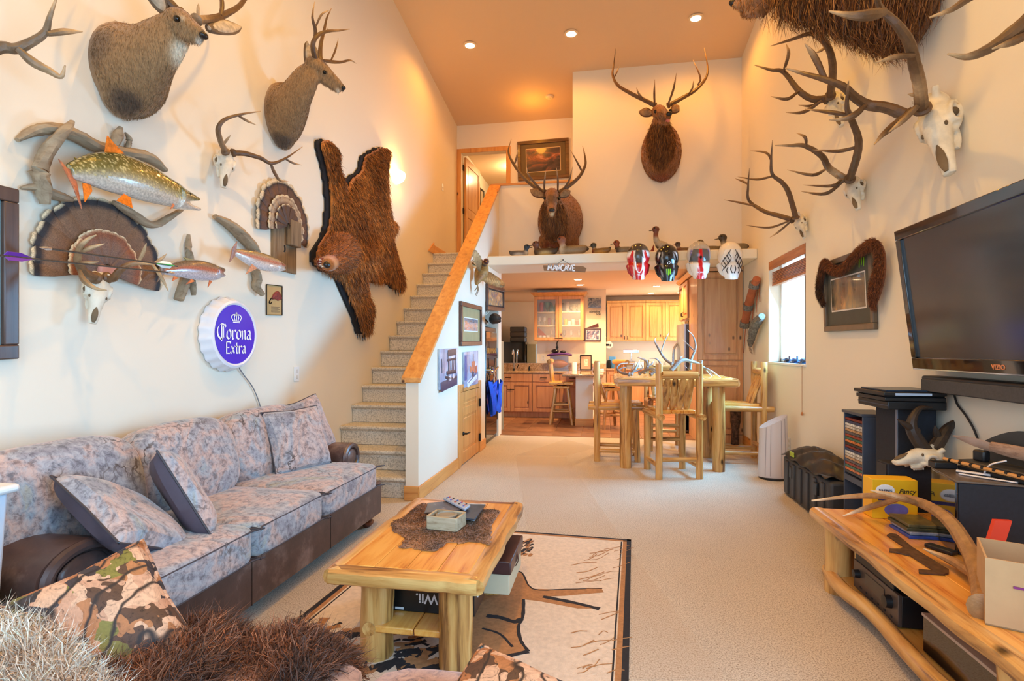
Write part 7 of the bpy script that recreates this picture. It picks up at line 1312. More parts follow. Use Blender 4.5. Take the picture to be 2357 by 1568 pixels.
# --- tall speaker with consoles
sp1 = thing('tower_speaker', 'tall black floor speaker carrying two game consoles', 'speaker', (1.82, 3.7, 0)); MB().box((1.72, 3.58, 0), (1.93, 3.85, 1.0)).build('cabinet', m_spk, sp1, bevel=.008); MB().box((1.715, 3.58, .0), (1.722, 3.595, 1.0)).build('trim_strip', mat('trim_grey', (130, 136, 150), .4, .3, var=0), sp1)
g = thing('game_console', 'lower black game console on the tall speaker', 'game console', (1.82, 3.7, 1.0), 'game consoles on the tall speaker'); MB().box((1.63, 3.5, 1.001), (1.94, 3.88, 1.05)).build('case', m_blackp, g, bevel=.006); MB().box((1.628, 3.5, 1.022), (1.632, 3.88, 1.028)).build('light_strip', m_rack, g)
g = thing('game_console', 'upper black game console lying on another one', 'game console', (1.82, 3.7, 1.05), 'game consoles on the tall speaker'); MB().box((1.61, 3.49, 1.052), (1.93, 3.86, 1.075)).box((1.62, 3.5, 1.075), (1.93, 3.86, 1.083)).box((1.60, 3.48, 1.083), (1.93, 3.87, 1.105)).build('case', m_blackp, g, bevel=.004); MB().box((1.66, 3.477, 1.086), (1.85, 3.483, 1.1)).build('label', mat('label_blue', (176, 196, 220), .4, var=0), g)
tag(box('magazine', (1.63, 3.52, 1.1055), (1.92, 3.84, 1.115), mat('dark_mag', (44, 60, 80), .3, var=.3), bevel=.002), 'dark magazine lying on the upper game console', 'magazine')
# --- small speaker with pronghorn skull
sp2 = thing('speaker', 'black speaker standing behind the far end of the log bench', 'speaker', (1.74, 3.52, 0)); MB().box((1.60, 3.44, 0), (1.90, 3.56, .70)).build('cabinet', m_spk, sp2, bevel=.008); MB().box((1.596, 3.445, .45), (1.601, 3.555, .69)).build('grille', m_blackp, sp2)
pr_ = thing('pronghorn_skull', 'pronghorn skull with black horns on the speaker below the television', 'skull', (1.72, 3.45, .70)); PZ = lambda x, y, Y: atY(x, y, Y)
skull(pr_, PZ(2160, 1042, 3.42), PZ(2058, 1052, 3.36), (.1, -.1, 1), .07)
m_horn = mat('dark_horn', (60, 46, 36), .5, var=.35, vs_=24)
MB().sweep([PZ(2132, 1040, 3.42), PZ(2110, 1010, 3.42), PZ(2098, 985, 3.42), PZ(2102, 960, 3.43), PZ(2118, 940, 3.45), PZ(2146, 938, 3.47)], [.035, .034, .03, .022, .014, .003], n=10, res=5).build('horn', m_horn, pr_); MB().sweep([PZ(2110, 995, 3.42), PZ(2088, 980, 3.41), PZ(2066, 966, 3.4)], [.026, .02, .003], n=8).build('prong', m_horn, pr_)
MB().sweep([PZ(2148, 1036, 3.46), PZ(2165, 1010, 3.48), PZ(2182, 985, 3.5), PZ(2205, 968, 3.5), PZ(2224, 952, 3.5)], [.036, .034, .026, .015, .006], n=10, res=5).build('horn', m_horn, pr_); MB().sweep([PZ(2162, 1010, 3.48), PZ(2155, 995, 3.47), PZ(2152, 980, 3.46)], [.026, .018, .003], n=8).build('prong', m_horn, pr_)
# --- log media bench
tb = thing('media_bench', 'long low log bench with honey plank top along the right wall', 'bench', (1.55, 2.6, 0)); BZ = .43
for i in range(5): MB().box((1.235+i*.132, 1.77, BZ-.045), (1.365+i*.132, 3.42, BZ)).build('top_plank', m_plank, tb, bevel=.002, seg=1)
R = random.Random(8); MB().sweep([(1.225+R.uniform(-.006, .006), 1.75+i*.168, BZ-.032) for i in range(11)], .045, [.034]*11, n=12, res=3, pw=.7).build('edge_log', m_logy, tb)
for i, (x, y) in enumerate(((1.29, 3.3), (1.29, 1.93), (1.82, 3.3), (1.82, 1.93))): log_mb((x, y, 0), (x, y, BZ-.05), .072, seed=i+40, n=16).build('leg', m_logz, tb)
for i in range(4): MB().box((1.27+i*.15, 1.9, .085), (1.418+i*.15, 3.32, .11)).build('shelf_plank', m_plank, tb, bevel=.003)
MB().sweep([(1.25+.015*math.sin(i*1.3), 1.86+i*.15, .09+.006*math.sin(i*2)) for i in range(11)], .035, .04, n=12, res=3).build('rail_log', m_logy, tb)
rc_ = thing('av_receiver', 'brown-grey receiver with two knobs on the shelf of the log bench', 'receiver', (1.45, 2.9, .11)); m_rec = mat('gunmetal', (98, 84, 76), .35, .4, var=.05); MB().box((1.30, 2.67, .115), (1.66, 3.11, .255)).build('case', m_blackp, rc_, bevel=.004); MB().box((1.285, 2.67, .115), (1.302, 3.11, .258)).build('front_panel', m_rec, rc_, bevel=.003)
for y, r in ((3.05, .022), (2.74, .03)): MB().lathe((1.287, y, .2), [(r, 0), (r*.9, .028), (0, .03)], axis=(-1,0,0), n=18).build('knob', m_blackp, rc_)
MB().box((1.282, 2.79, .17), (1.287, 2.98, .235)).build('display', mat('receiver_window', (62, 54, 50), .15, var=0), rc_, smooth=False)
for k in range(6): MB().box((1.282, 2.72+k*.06, .135), (1.287, 2.735+k*.06, .143)).build('button', m_blackp, rc_)
tag(MB().box((1.29, 2.72, .257), (1.6, 3.1, .30)).build('disc_player', m_blackp, bevel=.004), 'slim black disc player on top of the receiver', 'disc player')
gb = thing('glossy_box', 'glossy black flat-screen box leaning on the bench shelf beside the receiver', 'player', (1.45, 2.15, .11)); MB().box((1.285, 1.98, .115), (1.6, 2.48, .27)).build('case', m_piano, gb, bevel=.004); MB().box((1.28, 1.98, .262), (1.6, 2.48, .274)).build('lid_edge', mat('pale_edge', (190, 160, 140), .4, var=0), gb, bevel=.002)
tag(box('set_top_box', (1.35, 2.02, .28), (1.7, 2.5, .325), m_blackp, bevel=.004), 'flat black set-top box on the glossy box under the bench', 'player')
# things on the bench
yb = thing('yellow_box', 'yellow cardboard carton with printed labels on the log bench', 'carton', (1.55, 3.31, BZ)); m_yel = mat('carton_yellow', (246, 190, 24), .5, var=.04); MB().box((1.44, 3.26, BZ+.001), (1.665, 3.37, BZ+.215)).build('carton', m_yel, yb, bevel=.003)
MB().ball((1.505, 3.259, BZ+.155), (.048, .002, .033), 24, 8).build('oval_label', m_paper, yb); text(yb, 'BREBES', (1.505, 3.2555, BZ+.147), XU, Zv, .021, mat('dark_ink', (60, 40, 40), .5, var=0)); text(yb, 'Fancy', (1.612, 3.2585, BZ+.142), XU, Zv, .036, mat('dark_ink', (60, 40, 40), .5, var=0), shear=.3)
MB().ball((1.56, 3.259, BZ+.05), (.06, .002, .035), 24, 8).build('blue_label', mat('label_violet', (110, 110, 190), .5, var=.2), yb)
MB().hexa([(1.47, 3.2585, BZ+.10), (1.6, 3.2585, BZ+.10), (1.6, 3.2585, BZ+.118), (1.47, 3.2585, BZ+.118), (1.47, 3.26, BZ+.10), (1.6, 3.26, BZ+.10), (1.6, 3.26, BZ+.118), (1.47, 3.26, BZ+.118)]).build('printed_band', mat('navy_ink', (64, 56, 120), .5, var=.3, vs_=90), yb, smooth=False)
for i, (c, dx, dy) in enumerate((((40, 70, 150), 0, 0), ((150, 150, 160), .01, .012), ((70, 70, 50), .0, .02), ((104, 92, 60), .012, .03))): tag(box('disc_case', (1.46+dx, 2.93+dy, BZ+.001+i*.0155), (1.60+dx, 3.12+dy, BZ+.0155+i*.0155), mat('cover_%d' % i, c, .3, var=.3, vs_=30), bevel=.002), ['blue disc case at the bottom of the stack on the log bench', 'pale disc case, second in the stack on the log bench', 'dark green disc case, third in the stack on the log bench', 'olive disc case on top of the stack on the log bench'][i], 'disc case', 'disc cases stacked on the bench')
mb = MB().prism([atZ(x, y, BZ+.002) for x, y in ((2041, 1234), (2050, 1230), (2064, 1232), (2100, 1262), (2184, 1314), (2183, 1322), (2172, 1325), (2115, 1321), (2114, 1313), (2150, 1316), (2095, 1281), (2060, 1273), (2047, 1272), (2047, 1266), (2072, 1266), (2080, 1261))], (0, 0, .006)); tag(mb.build('iron_hook', mat('rusty_iron', (98, 70, 48), .7, .3, var=.3, vs_=40), smooth=False), 'rusty iron strap with hooks lying on the log bench', 'iron hook')
sh_ = thing('shed_antler', 'large shed elk antler lying along the log bench', 'antler', tuple(atZ(2260, 1380, BZ))); PH = lambda x, y, z: atZ(x, y, z)
antler(sh_, [([PH(2268, 1400, .47), PH(2255, 1330, .49), PH(2228, 1262, .54), PH(2185, 1200, .60), PH(2125, 1160, .62), PH(2050, 1143, .60), PH(1960, 1143, .55), PH(1868, 1153, .50)], 1), ([PH(2110, 1158, .62), PH(2060, 1142, .66), PH(2004, 1129, .66)], .6), ([PH(2065, 1150, .60), PH(2000, 1168, .50), PH(1940, 1188, .44)], .6), ([PH(2256, 1335, .49), PH(2200, 1296, .47), PH(2127, 1264, .46)], .75)], .036, np.array((168, 126, 82.)), np.array((214, 190, 156.)))
cbx = thing('cardboard_box', 'open cardboard box marked with a purple T on the near end of the bench', 'cardboard box', (1.5, 2.1, BZ)); m_card = mat('cardboard', (196, 156, 112), .85, var=.06)
C0 = V(1.255, 2.06, BZ); CU, CV = V(.9, -.436, 0), V(.436, .9, 0); cb_ = lambda u0, u1, v0, v1, z0, z1: MB().hexa([C0+CU*u+CV*v+Zv*z for z in (z0, z1) for u, v in ((u0, v0), (u1, v0), (u1, v1), (u0, v1))])
for a in ((0, .36, 0, .006, .001, .225), (0, .36, .24, .246, .001, .225), (0, .006, .006, .24, .001, .225), (.354, .36, .006, .24, .001, .225), (0, .36, 0, .246, .001, .006)): cb_(*a).build('panel', m_card, cbx, smooth=False)
text(cbx, 'T', C0+CU*.105-CV*.0016+Zv*.06, CU, Zv, .13, mat('purple_marker', (128, 40, 110), .6, var=0), bold=-.002)
tag(MB().prism([(1.44, 2.42, BZ), (1.50, 2.42, BZ), (1.62, 2.5, .66), (1.56, 2.5, .66)], (.0, .02, .0)).build('red_board', mat('signal_red', (214, 60, 30), .5, var=.05), smooth=False), 'red board standing behind the cardboard box', 'board')
# subwoofer and the things on it
sw_ = thing('subwoofer', 'black subwoofer with glossy front on the log bench', 'speaker', (1.75, 2.9, BZ)); P0, A_, B_ = V(1.55, 2.74, BZ), V(.2, .98, 0), V(.98, -.2, 0)
def rbx(a0, a1, b0, b1, z0, z1): return MB().hexa([P0+A_*a+B_*b+Zv*z for z in (z0, z1) for a, b in ((a0, b0), (a1, b0), (a1, b1), (a0, b1))])
rbx(0, .30, .012, .34, .001, .325).build('cabinet', m_spk, sw_, bevel=.006); rbx(-.002, .302, 0, .012, .001, .328).build('front_panel', m_piano, sw_, bevel=.004); rbx(-.005, .305, 0, .345, .325, .335).build('top_plate', mat('smoked_top', (96, 84, 74), .25, var=.05), sw_, bevel=.003)
SWZ = BZ+.336
kd = thing('knife_stand', 'dark arched display stand holding a carved wooden knife', 'display stand', (1.80, 2.85, SWZ)); m_stand = mat('dark_stand', (60, 58, 56), .5, var=.1); K0 = V(1.70, 3.02, SWZ); KA = V(.28, -.96, 0); KB_ = V(.96, .28, 0)
kp = lambda a, b, z: K0+KA*a+KB_*b+Zv*z
MB().hexa([kp(a, b, z) for z in (.02, .045) for a, b in ((0, .02), (.42, .02), (.42, .16), (0, .16))]).build('base', m_stand, kd, bevel=.008); MB().hexa([kp(a, b, z) for z in (.0, .02) for a, b in ((0.02, -.0), (.42, -.0), (.42, .17), (.02, .17))]).build('plinth', m_blackp, kd, bevel=.004)
MB().prism([kp(.02, .15, .045), kp(.42, .15, .045)]+[kp(.42-.4*i/10, .15, .09+.12*math.sin(math.pi*(.12+.76*i/10))) for i in range(11)], KB_*.012).build('backboard', m_stand, kd, smooth=False)
for a in (.07, .34): MB().hexa([kp(x, b, z) for z in (.045, .10) for x, b in ((a-.03, .06), (a+.03, .06), (a+.03, .1), (a-.03, .1))]).build('support', m_blackp, kd, bevel=.01)
kn = thing('carved_knife', 'knife with carved wooden handle resting on the display stand', 'knife', tuple(kp(.2, .08, .1))); MB().sweep([kp(-.08, .08, .145), kp(.02, .08, .135), kp(.12, .08, .12)], [.003, .02, .022], [.002, .003, .004], up=KB_, n=8).build('blade', mat('greyed_steel', (168, 150, 140), .4, .5, var=.2), kn); MB().sweep([kp(.12, .08, .125), kp(.2, .08, .12), kp(.3, .08, .115), kp(.4, .08, .10)], [.024, .03, .032, .026], [.015]*4, up=KB_, n=12).build('handle', wood('grained_handle', (150, 118, 98), (184, 154, 132), (96, 72, 58), 1, 8, .5, False), kn)
bst = thing('bamboo_stick', 'banded bamboo stick lying along the front of the display stand', 'stick', tuple(kp(.2, -.03, .0)))
MB().sweep([kp(-.03, -.02, .04), kp(.2, -.02, .035), kp(.45, -.02, .03)], .009, n=8).build('cane', mat('bamboo', (206, 146, 84), .4, var=.1), bst)
for k in range(8): MB().sweep([kp(.0+k*.055, -.02, .0395-.0003*k), kp(.012+k*.055, -.02, .0392-.0003*k)], .0105, n=8, res=1).build('band', m_nose, bst)
dv = box('remote_dock', kp(.0, -.1, .0)-V(0, 0, 0), kp(.0, -.1, 0)+V(.08, .0, 0)+V(.02, .06, .03), m_blackp, bevel=.004); tag(dv, 'small black dock on the subwoofer beside the bamboo stick', 'electronics')
wk = thing('folding_knife', 'white-handled folding knife standing half open on the subwoofer', 'knife', tuple(P0+A_*.2+B_*.08+Zv*.336)); w0 = P0+A_*.20+B_*.07+Zv*.342; m_pearl = mat('pearl', (226, 222, 226), .3, var=.1, vs_=40)
MB().sweep([w0, w0+B_*.06-A_*.03, w0+B_*.11-A_*.06], [.014, .018, .012], [.006]*3, n=8).build('handle', m_pearl, wk); MB().sweep([w0+B_*.09-A_*.05+Zv*.01, w0+B_*.11-A_*.06+Zv*.05, w0+B_*.16-A_*.08+Zv*.075], [.014, .012, .004], [.004]*3, n=8).build('blade', m_pearl, wk)
w1_ = P0+A_*.08+B_*.06+Zv*.34; o = MB().sweep([w1_+A_*.06, w1_+B_*.08, w1_+B_*.17-A_*.06], [.004, .012, .008], [.004]*3, n=8).build('letter_knife', m_pearl); tag(o, 'second white-handled knife lying flat on the subwoofer edge', 'knife')
for i, lb in enumerate(('black remote control lying left of the subwoofer', 'short black remote beside the subwoofer')): a = atZ(2165+i*12, 1240+i*30, BZ); tag(MB().cbox((a.x-.02, a.y, BZ+.011), (.045, .16-.04*i, .018), Matrix.Rotation(.5, 3, 'Z')).build('remote_control', m_blackp, bevel=.005), lb, 'remote')
# ================================================================= rug, hides and small things
RGZ = .008; m_rugb = mat('rug_cream', (226, 206, 186), .95, var=.08, vs_=40, bump=.4, bs=200)
rg = thing('elk_rug', 'cream area rug with a woven elk and dark border under the coffee table', 'rug', (-.62, 2.75, 0)); ra_ = math.radians(-3); rc0 = V(.183, 3.93, 0); eu, ev = V(math.cos(ra_), math.sin(ra_), 0), V(math.sin(ra_), -math.cos(ra_), 0)
rp = lambda a, b, z: rc0-eu*a+ev*b+Zv*z          # a to the left, b towards the viewer, from the far right corner
def rq(a0, a1, b0, b1, z0, z1): return MB().hexa([rp(a, b, z) for z in (z0, z1) for a, b in ((a0, b0), (a1, b0), (a1, b1), (a0, b1))])
RL, RWd = 2.36, 1.62
rq(0, RWd, 0, RL, .0005, RGZ).build('pile', m_rugb, rg, bevel=.003)
m_rk, m_rt = mat('rug_black', (40, 36, 38), .95, var=.15, vs_=60), mat('rug_tan', (176, 124, 78), .95, var=.14, vs_=50)
for a0, a1, b0, b1, m in ((0, .03, 0, RL, m_rk), (.03, .055, .03, RL, m_rt), (.062, .07, .06, RL, m_rk), (0, RWd, 0, .025, m_rk), (.03, RWd, .025, .05, m_rt), (RWd-.03, RWd, 0, RL, m_rk), (RWd-.055, RWd-.03, .03, RL, m_rt), (RWd-.075, RWd-.067, .06, RL, m_rk)): rq(a0, a1, b0, b1, RGZ-.001, RGZ+.0012).build('woven_border', m, rg, smooth=False)
def rpoly(pts, m, z=RGZ, name='woven_shape'): MB().prism([(p.x, p.y, z) for p in (atZ(x, y, RGZ) for x, y in pts)], (0, 0, .0012)).build(name, m, rg, smooth=False)
def rline(pts, w, m, z=RGZ+.001): MB().sweep([(p.x, p.y, z) for p in (atZ(x, y, RGZ) for x, y in pts)], [w]*len(pts), [.0012]*len(pts), n=6, res=4, rough=.25).build('woven_line', m, rg, smooth=False)
rpoly([(1130, 1345), (1165, 1318), (1200, 1318), (1224, 1356), (1300, 1358), (1385, 1356), (1390, 1364), (1300, 1372), (1250, 1374), (1320, 1386), (1380, 1401), (1330, 1401), (1240, 1384), (1205, 1380), (1203, 1420), (1194, 1442), (1197, 1470), (1215, 1500), (1160, 1512), (1080, 1522), (1070, 1440), (1085, 1390)], m_rt)
for pts, w in (([(1165, 1318), (1200, 1318), (1226, 1356), (1300, 1357), (1386, 1355)], .006), ([(1250, 1374), (1320, 1388), (1380, 1402)], .016), ([(1205, 1380), (1203, 1420), (1193, 1444), (1198, 1474), (1216, 1500)], .009), ([(1120, 1418), (1150, 1422), (1185, 1432), (1200, 1425)], .018), ([(1110, 1447), (1150, 1460), (1180, 1490)], .008), ([(1090, 1525), (1150, 1515), (1216, 1500)], .014)): rline(pts, w, m_rk)
rline([(1350, 1357), (1384, 1360)], .02, m_rt)
R = random.Random(5)
for i in range(34):
    x, y = R.uniform(1310, 1425), R.choice([R.uniform(1260, 1345), R.uniform(1405, 1560)]); L = R.uniform(20, 60); rline([(x, y), (x+L*.5, y-R.uniform(2, 9)), (x+L, y-R.uniform(4, 18))], R.uniform(.0015, .004), m_rt)
for i in range(26): x, y = R.uniform(1195, 1225), R.uniform(1245, 1285); rline([(x, y), (x+R.uniform(4, 14), y-R.uniform(2, 10))], R.uniform(.006, .014), m_rk if i % 2 else m_rt)
for i in range(60):
    x = R.uniform(700, 1040); y = 1470+(x-700)*.10+R.uniform(-30, 75); w = R.uniform(.006, .03); rline([(x, y), (x+R.uniform(10, 34), y-R.uniform(-6, 14)), (x+R.uniform(30, 60), y-R.uniform(-4, 24))], w, m_rk if i % 5 < 3 else m_rt, RGZ+.0005+.0002*(i % 4))
# --- coffee table things
TZ = .45
pl = thing('fur_hide', 'small brown animal pelt spread on the coffee table', 'pelt', (-.80, 2.6, TZ)); fur_px = [(903, 1226), (900, 1203), (920, 1196), (945, 1178), (971, 1160), (1000, 1166), (1060, 1172), (1117, 1174), (1152, 1177), (1146, 1190), (1135, 1208), (1130, 1254), (1108, 1252), (1083, 1249), (1058, 1254), (1034, 1251), (1009, 1268), (986, 1272), (946, 1264), (917, 1264), (929, 1245), (926, 1236)]
mb = hide([(p.x, p.y) for p in (atZ(x, y, TZ) for x, y in fur_px)], lambda u, v, h: V(u, v, TZ+.001+h), .012, lambda d, x, y: .003+.004*np.clip(d/.03, 0, 1)); me = mb.mesh('skin', pl['org'])
cfh = lambda P: np.array((150, 104, 62.))+np.array([mnoise.noise(V(p)*9) for p in P])[:,None]*np.array((60, 44, 28.)); paint(me, cfh); link('skin', me, m_hide, pl); stuff(link('fur', strands(me, 15000, .015, .0009, (-.2, -1, 0), .35, jit=.3, mask=lambda c, N: N[:,2] > .1, colfn=lambda p, R: cfh(p)*(.55+.7*R.random((len(p), 1)))), m_fur, pl, smooth=False))
wb = thing('wooden_box', 'small weathered wooden box holding a candle on the pelt', 'box', tuple(atZ(1028, 1215, TZ))); bc = atZ(1025, 1221, TZ); rz = Matrix.Rotation(math.radians(-8), 3, 'Z'); m_wbox = wood('weathered_box', (176, 156, 124), (200, 184, 154), (136, 112, 82), 0, 6, .8, False, 0); bz = TZ+.012; L_, W_, h_ = .155, .115, .065
for c, s in (((0, -W_/2, 0), (L_, .012, h_)), ((0, W_/2, 0), (L_, .012, h_)), ((-L_/2, 0, 0), (.012, W_, h_)), ((L_/2, 0, 0), (.012, W_, h_))): MB().cbox(V(bc.x, bc.y+.02, bz+h_/2)+rz @ V(c), s, rz).build('side', m_wbox, wb, bevel=.002)
MB().cbox(V(bc.x, bc.y+.02, bz+.008), (L_, W_, .012), rz).build('bottom', m_wbox, wb); MB().lathe((bc.x, bc.y+.02, bz+.014), [(.052, 0), (.054, .048), (.045, .052), (.042, .046), (0, .046)], n=24).build('candle_dish', mat('grey_wax', (150, 140, 122), .5, var=.1), wb)
def slabz(name, px4, z, t, m, label, cat, group=None, bevel=.002):
    A = [atZ(x, y, z) for x, y in px4]; o = MB().prism([(p.x, p.y, z) for p in A], (0, 0, t)).build(name, m, None, bevel=bevel); return tag(o, label, cat, group)
mz = TZ+.02
for i, (c, lb) in enumerate((((206, 214, 222), 'bottom magazine of the stack on the coffee table'), ((120, 140, 160), 'second magazine from the bottom on the coffee table'), ((60, 62, 70), 'third magazine in the stack on the coffee table'))): slabz('magazine', [(1000, 1160+i), (1118, 1163+i), (1092, 1200-i), (1045-i*4, 1192)], mz+i*.008, .0075, mat('mag_%d' % i, c, .3, var=.35, vs_=22), lb, 'magazine', 'magazines on the coffee table')
slabz('magazine', [(985, 1160), (1040, 1155), (1060, 1176), (976, 1183)], mz+.025, .006, mat('mag_4', (84, 74, 70), .25, var=.4, vs_=16), 'top left dark magazine on the coffee table', 'magazine', 'magazines on the coffee table')
rm = thing('remote_control', 'silver remote control lying on the magazines', 'remote', tuple(atZ(1050, 1165, mz+.032))); A = [atZ(x, y, mz+.032) for x, y in ((1020, 1152), (1032, 1148), (1083, 1168), (1070, 1178))]
MB().prism(A, (0, 0, .016)).build('body', mat('silver_grey', (172, 180, 196), .35, var=0), rm, bevel=.005)
for k in range(5):
    for j in range(3): p = A[0].lerp(A[3], .12+.19*k).lerp(A[1].lerp(A[2], .12+.19*k), .25+.25*j); MB().cbox(p+Zv*.0175, (.008, .008, .004)).build('button', [m_blackp, mat('btn_blue', (60, 90, 180), .4, var=0), mat('btn_red', (190, 60, 50), .4, var=0)][(k+j) % 3], rm)
# --- boxes on the lower shelf
SZ2 = .1655
wi = thing('console_box', 'black game console box with upside-down lettering under the coffee table', 'carton', (-.73, 2.42, SZ2)); m_wbk = mat('carton_black', (24, 24, 26), .3, var=.08); MB().box((-.955, 2.345, SZ2), (-.57, 2.54, SZ2+.14)).build('carton', m_wbk, wi, bevel=.003)
text(wi, 'Wii.', (-.79, 2.3435, SZ2+.085), (-1, 0, 0), (0, 0, -1), .062, m_paper, bold=.001); text(wi, 'Wii', (-.77, 2.42, SZ2+.1415), (-1, 0, 0), (0, -1, 0), .075, m_paper, bold=.001); text(wi, 'Wii', (-.5685, 2.44, SZ2+.1), (0, -1, 0), (0, 0, -1), .06, m_paper)
MB().box((-.957, 2.346, SZ2+.004), (-.954, 2.54, SZ2+.135)).build('white_side', m_paper, wi, smooth=False)
for i, (c, x, y) in enumerate((((90, 170, 60), -.885, 2.37), ((120, 130, 140), -.93, 2.385), ((70, 110, 180), -.925, 2.46), ((150, 120, 90), -.88, 2.455))): MB().box((x-.022, y-.016, SZ2+.14), (x+.022, y+.04, SZ2+.1412)).build('photo_patch', mat('patch_%d' % i, c, .3, var=.4, vs_=40), wi, smooth=False)
MB().prism([(-.86, 2.347, SZ2+.14), (-.84, 2.347, SZ2+.14), (-.835, 2.44, SZ2+.14), (-.845, 2.535, SZ2+.14), (-.865, 2.535, SZ2+.14), (-.855, 2.44, SZ2+.14)], (0, 0, .0012)).build('blue_swoosh', mat('swoosh_blue', (80, 110, 226), .3, var=0), wi, smooth=False)
MB().box((-.94, 2.3435, SZ2+.008), (-.90, 2.3455, SZ2+.018)).build('small_label', m_paper, wi, smooth=False)
bb = thing('brown_box', 'cream keepsake box with dark brown lid sticking out under the coffee table', 'box', (-.58, 2.74, SZ2)); MB().box((-.70, 2.58, SZ2), (-.455, 2.95, SZ2+.10)).build('base', mat('cream_card', (206, 192, 160), .6, var=.04), bb, bevel=.004); MB().box((-.71, 2.57, SZ2+.10), (-.445, 2.96, SZ2+.165)).build('lid', mat('brown_lid', (70, 42, 42), .35, var=.15, vs_=14), bb, bevel=.006); MB().sweep([(-.447, 2.75, SZ2+.15), (-.438, 2.75, SZ2+.11), (-.45, 2.75, SZ2+.08)], [.014]*3, [.003]*3, n=6).build('pull_tab', mat('brown_lid', (70, 42, 42), .35), bb)
# --- hides on the loveseat
bf = thing('bison_robe', 'shaggy dark brown bison hide thrown over the loveseat seat', 'hide', (-.95, 1.2, .49)); rows = []; R = random.Random(9)
for i in range(17):
    u = i/16; rows.append([])
    for j in range(13):
        v = j/12; x = -1.24+.52*u; y = .85+.66*v+.05*math.sin(3*u+1)*v+.05*math.sin(9*u)*v; z = .515+.05*math.sin(5*u+2*v)*math.sin(3*v+.5)+.025*math.sin(11*u+7*v)
        if y > 1.46: z -= (y-1.46)*2.2
        rows[-1].append((x, y, z))
me = MB().grid(rows, thick=(0, 0, -.012)).mesh('skin', bf['org']); cbf = lambda P: np.array((116, 70, 46.))+np.array([mnoise.noise(V(p)*7) for p in P])[:,None]*np.array((70, 44, 28.)); paint(me, cbf); link('skin', me, m_hide, bf)
stuff(link('fur', strands(me, 36000, .075, .0011, (.5, .35, -.1), .5, jit=.38, curl=.25, mask=lambda c, N: np.ones(len(c), bool), colfn=lambda p, R: cbf(p)*(.5+.95*R.random((len(p), 1)))), m_fur, bf, smooth=False))
ss = thing('sheepskin', 'long cream sheepskin over the left end of the loveseat', 'hide', (-1.32, .95, .5)); rows = []
for i in range(15):
    u = i/14; x = -1.66+.64*u; yr = 1.20-.14*max(0, (x+1.43)/.36) if x > -1.43 else 1.2; rows.append([])
    for j in range(13): v = j/12; rows[-1].append((x+.02*math.sin(j), yr-.5*v, .655-.05*u-.06*(u > .98)+.02*math.sin(4*u+3*v)-.05*v+(-.10*max(0, .12-v)/.12)))
me = MB().grid(rows, thick=(0, 0, .012)).mesh('skin', ss['org']); css = lambda P: np.array((232, 206, 180.))+np.array([mnoise.noise(V(p)*12) for p in P])[:,None]*np.array((44, 50, 54.)); paint(me, css); link('skin', me, m_hide, ss)
stuff(link('wool', strands(me, 30000, .07, .0012, (-.2, -.2, .2), .6, jit=.45, curl=.5, colfn=lambda p, R: css(p)*(.75+.45*R.random((len(p), 1)))), m_fur, ss, smooth=False))
# --- plastic bin at the left edge
bn = thing('storage_bin', 'translucent white plastic bin with lid at the left edge', 'storage bin', (-2.22, 1.38, 0)); t = NT('frosted_plastic'); t.base(srgb(214, 224, 236)); t.set(Roughness=.35, Transmission_Weight=.15); m_fro = t.m
lc = [atZ(x, y, .88) for x, y in ((46, 1122), (20, 1150))]; bx1, by0 = -1.93, 1.42
MB().hexa([(-2.40, 1.22, .001), (-2.06, 1.22, .001), (-2.06, 1.52, .001), (-2.40, 1.52, .001), (-2.44, 1.18, .86), (-2.02, 1.18, .86), (-2.02, 1.55, .86), (-2.44, 1.55, .86)]).build('tub', m_fro, bn, bevel=.012)
MB().box((-2.46, 1.16, .86), (-1.995, 1.57, .89)).build('lid', m_white, bn, bevel=.012); MB().box((-2.035, 1.25, .74), (-2.008, 1.48, .78)).build('handle_lip', m_fro, bn, bevel=.006)
tag(MB().sweep([(-2.2, 1.42, .905), (-2.14, 1.46, .912), (-2.08, 1.50, .91)], [.018, .022, .014], n=12).build('red_bottle', mat('red_plastic', (226, 30, 30), .3, var=0)), 'small red plastic thing lying on the white bin lid', 'bottle')
# --- antlers on the dining table
DZ = 1.041; LA = np.array((190, 184, 186.)); DA = np.array((128, 112, 104.))
def table_antler(label, lines, r=.017, dk=DA):
    P = [[atZ(*p) if len(p) == 3 and p[2] < 3 else atY(p[0], p[1], p[2]) for p in pts] for pts, k in lines]; lo = min(p.z for q in P for p in q); s = thing('shed_antler', label, 'antler', tuple(P[0][0]), 'shed antlers on the dining table')
    antler(s, [(q, k) for q, (pts, k) in zip(P, lines)], r, dk, LA)
AY = 6.9
def ay(*pts, Y0=6.7, Y1=6.9): n = len(pts); return [(x, y, Y0+(Y1-Y0)*i/max(1, n-1)) for i, (x, y) in enumerate(pts)]
table_antler('tall shed antler curving up with two points in front of the fridge', [(ay((1546, 838), (1530, 826), (1514, 800), (1507, 785), (1510, 777)), 1), (ay((1521, 812), (1530, 785), (1541, 764)), .6)])
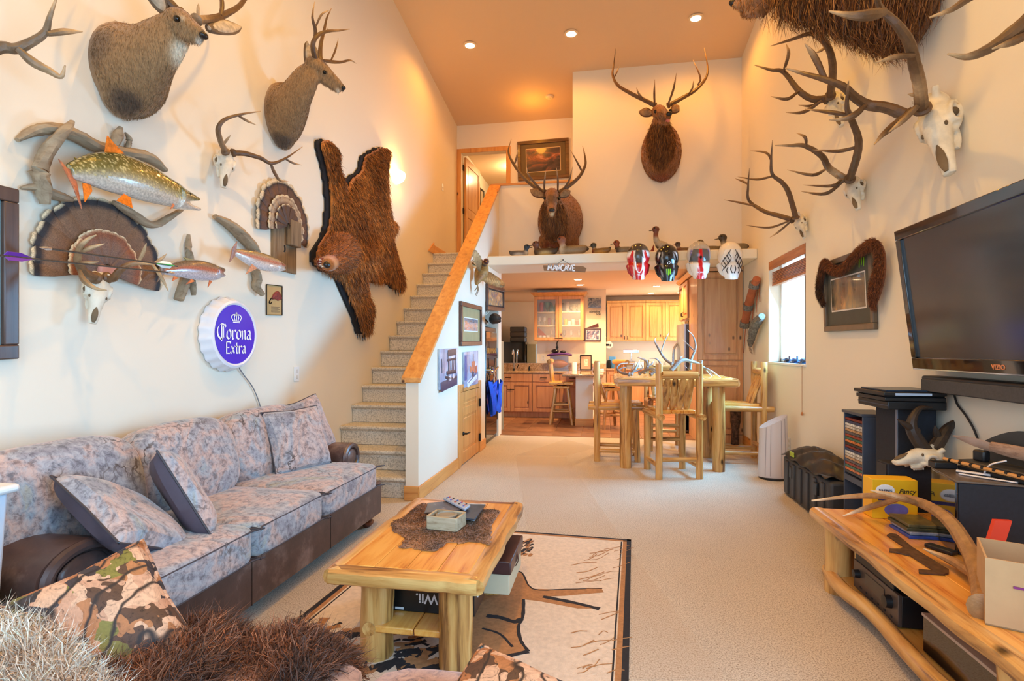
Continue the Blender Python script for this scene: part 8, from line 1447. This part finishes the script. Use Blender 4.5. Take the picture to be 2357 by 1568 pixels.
table_antler('tall shed antler with hooked tips beside the pantry edge', [(ay((1588, 850), (1592, 826), (1601, 800), (1596, 775), (1582, 759)), 1), (ay((1600, 810), (1590, 800), (1580, 790), (1570, 781)), .6)])
table_antler('thick pale shed antler lying across the right of the dining table', [(ay((1545, 852), (1568, 830), (1590, 832), (1612, 840), (1640, 868), Y0=6.5, Y1=6.7), 1.5), (ay((1568, 832), (1566, 824), (1572, 820)), .8), (ay((1612, 845), (1616, 832), (1608, 830)), .8), (ay((1575, 840), (1582, 848)), .5)], .018)
table_antler('shed antler with straight tines at the right end of the dining table', [(ay((1618, 846), (1640, 856), (1662, 872), Y0=6.5, Y1=6.4), 1), (ay((1630, 850), (1638, 862), (1644, 866), Y0=6.5, Y1=6.4), .6)], .014)
table_antler('curled shed antler at the left end of the dining table', [(ay((1448, 862), (1430, 858), (1420, 848), (1428, 838), (1446, 836), Y0=6.4, Y1=6.6), 1), (ay((1424, 852), (1436, 846), (1450, 850)), .6)])
table_antler('many-pointed shed antler, second from the left on the dining table', [(ay((1452, 862), (1462, 850), (1468, 838), (1472, 830), Y0=6.5, Y1=6.6), 1.1), (ay((1460, 852), (1470, 842), (1466, 832)), .6), (ay((1455, 858), (1478, 848), (1474, 836)), .6), (ay((1452, 860), (1456, 846), (1462, 836)), .6)])
table_antler('arched shed antler behind the many-pointed one on the dining table', [(ay((1482, 858), (1490, 846), (1488, 832), (1472, 824), (1466, 824), Y0=6.8, Y1=6.9), 1.2), (ay((1489, 845), (1500, 838), (1506, 828)), .7)])
table_antler('hooped shed antler in the middle of the dining table', [(ay((1498, 862), (1514, 850), (1520, 838), (1510, 826), (1494, 826), Y0=6.8, Y1=6.9), 1.1), (ay((1516, 846), (1502, 842), (1498, 836)), .6)])
table_antler('flat shed antler lying along the near edge of the dining table', [(ay((1472, 860), (1490, 852), (1508, 850), (1524, 864), Y0=6.4, Y1=6.3), 1.0), (ay((1498, 851), (1510, 856), (1520, 862), Y0=6.4, Y1=6.3), .6)], .016)
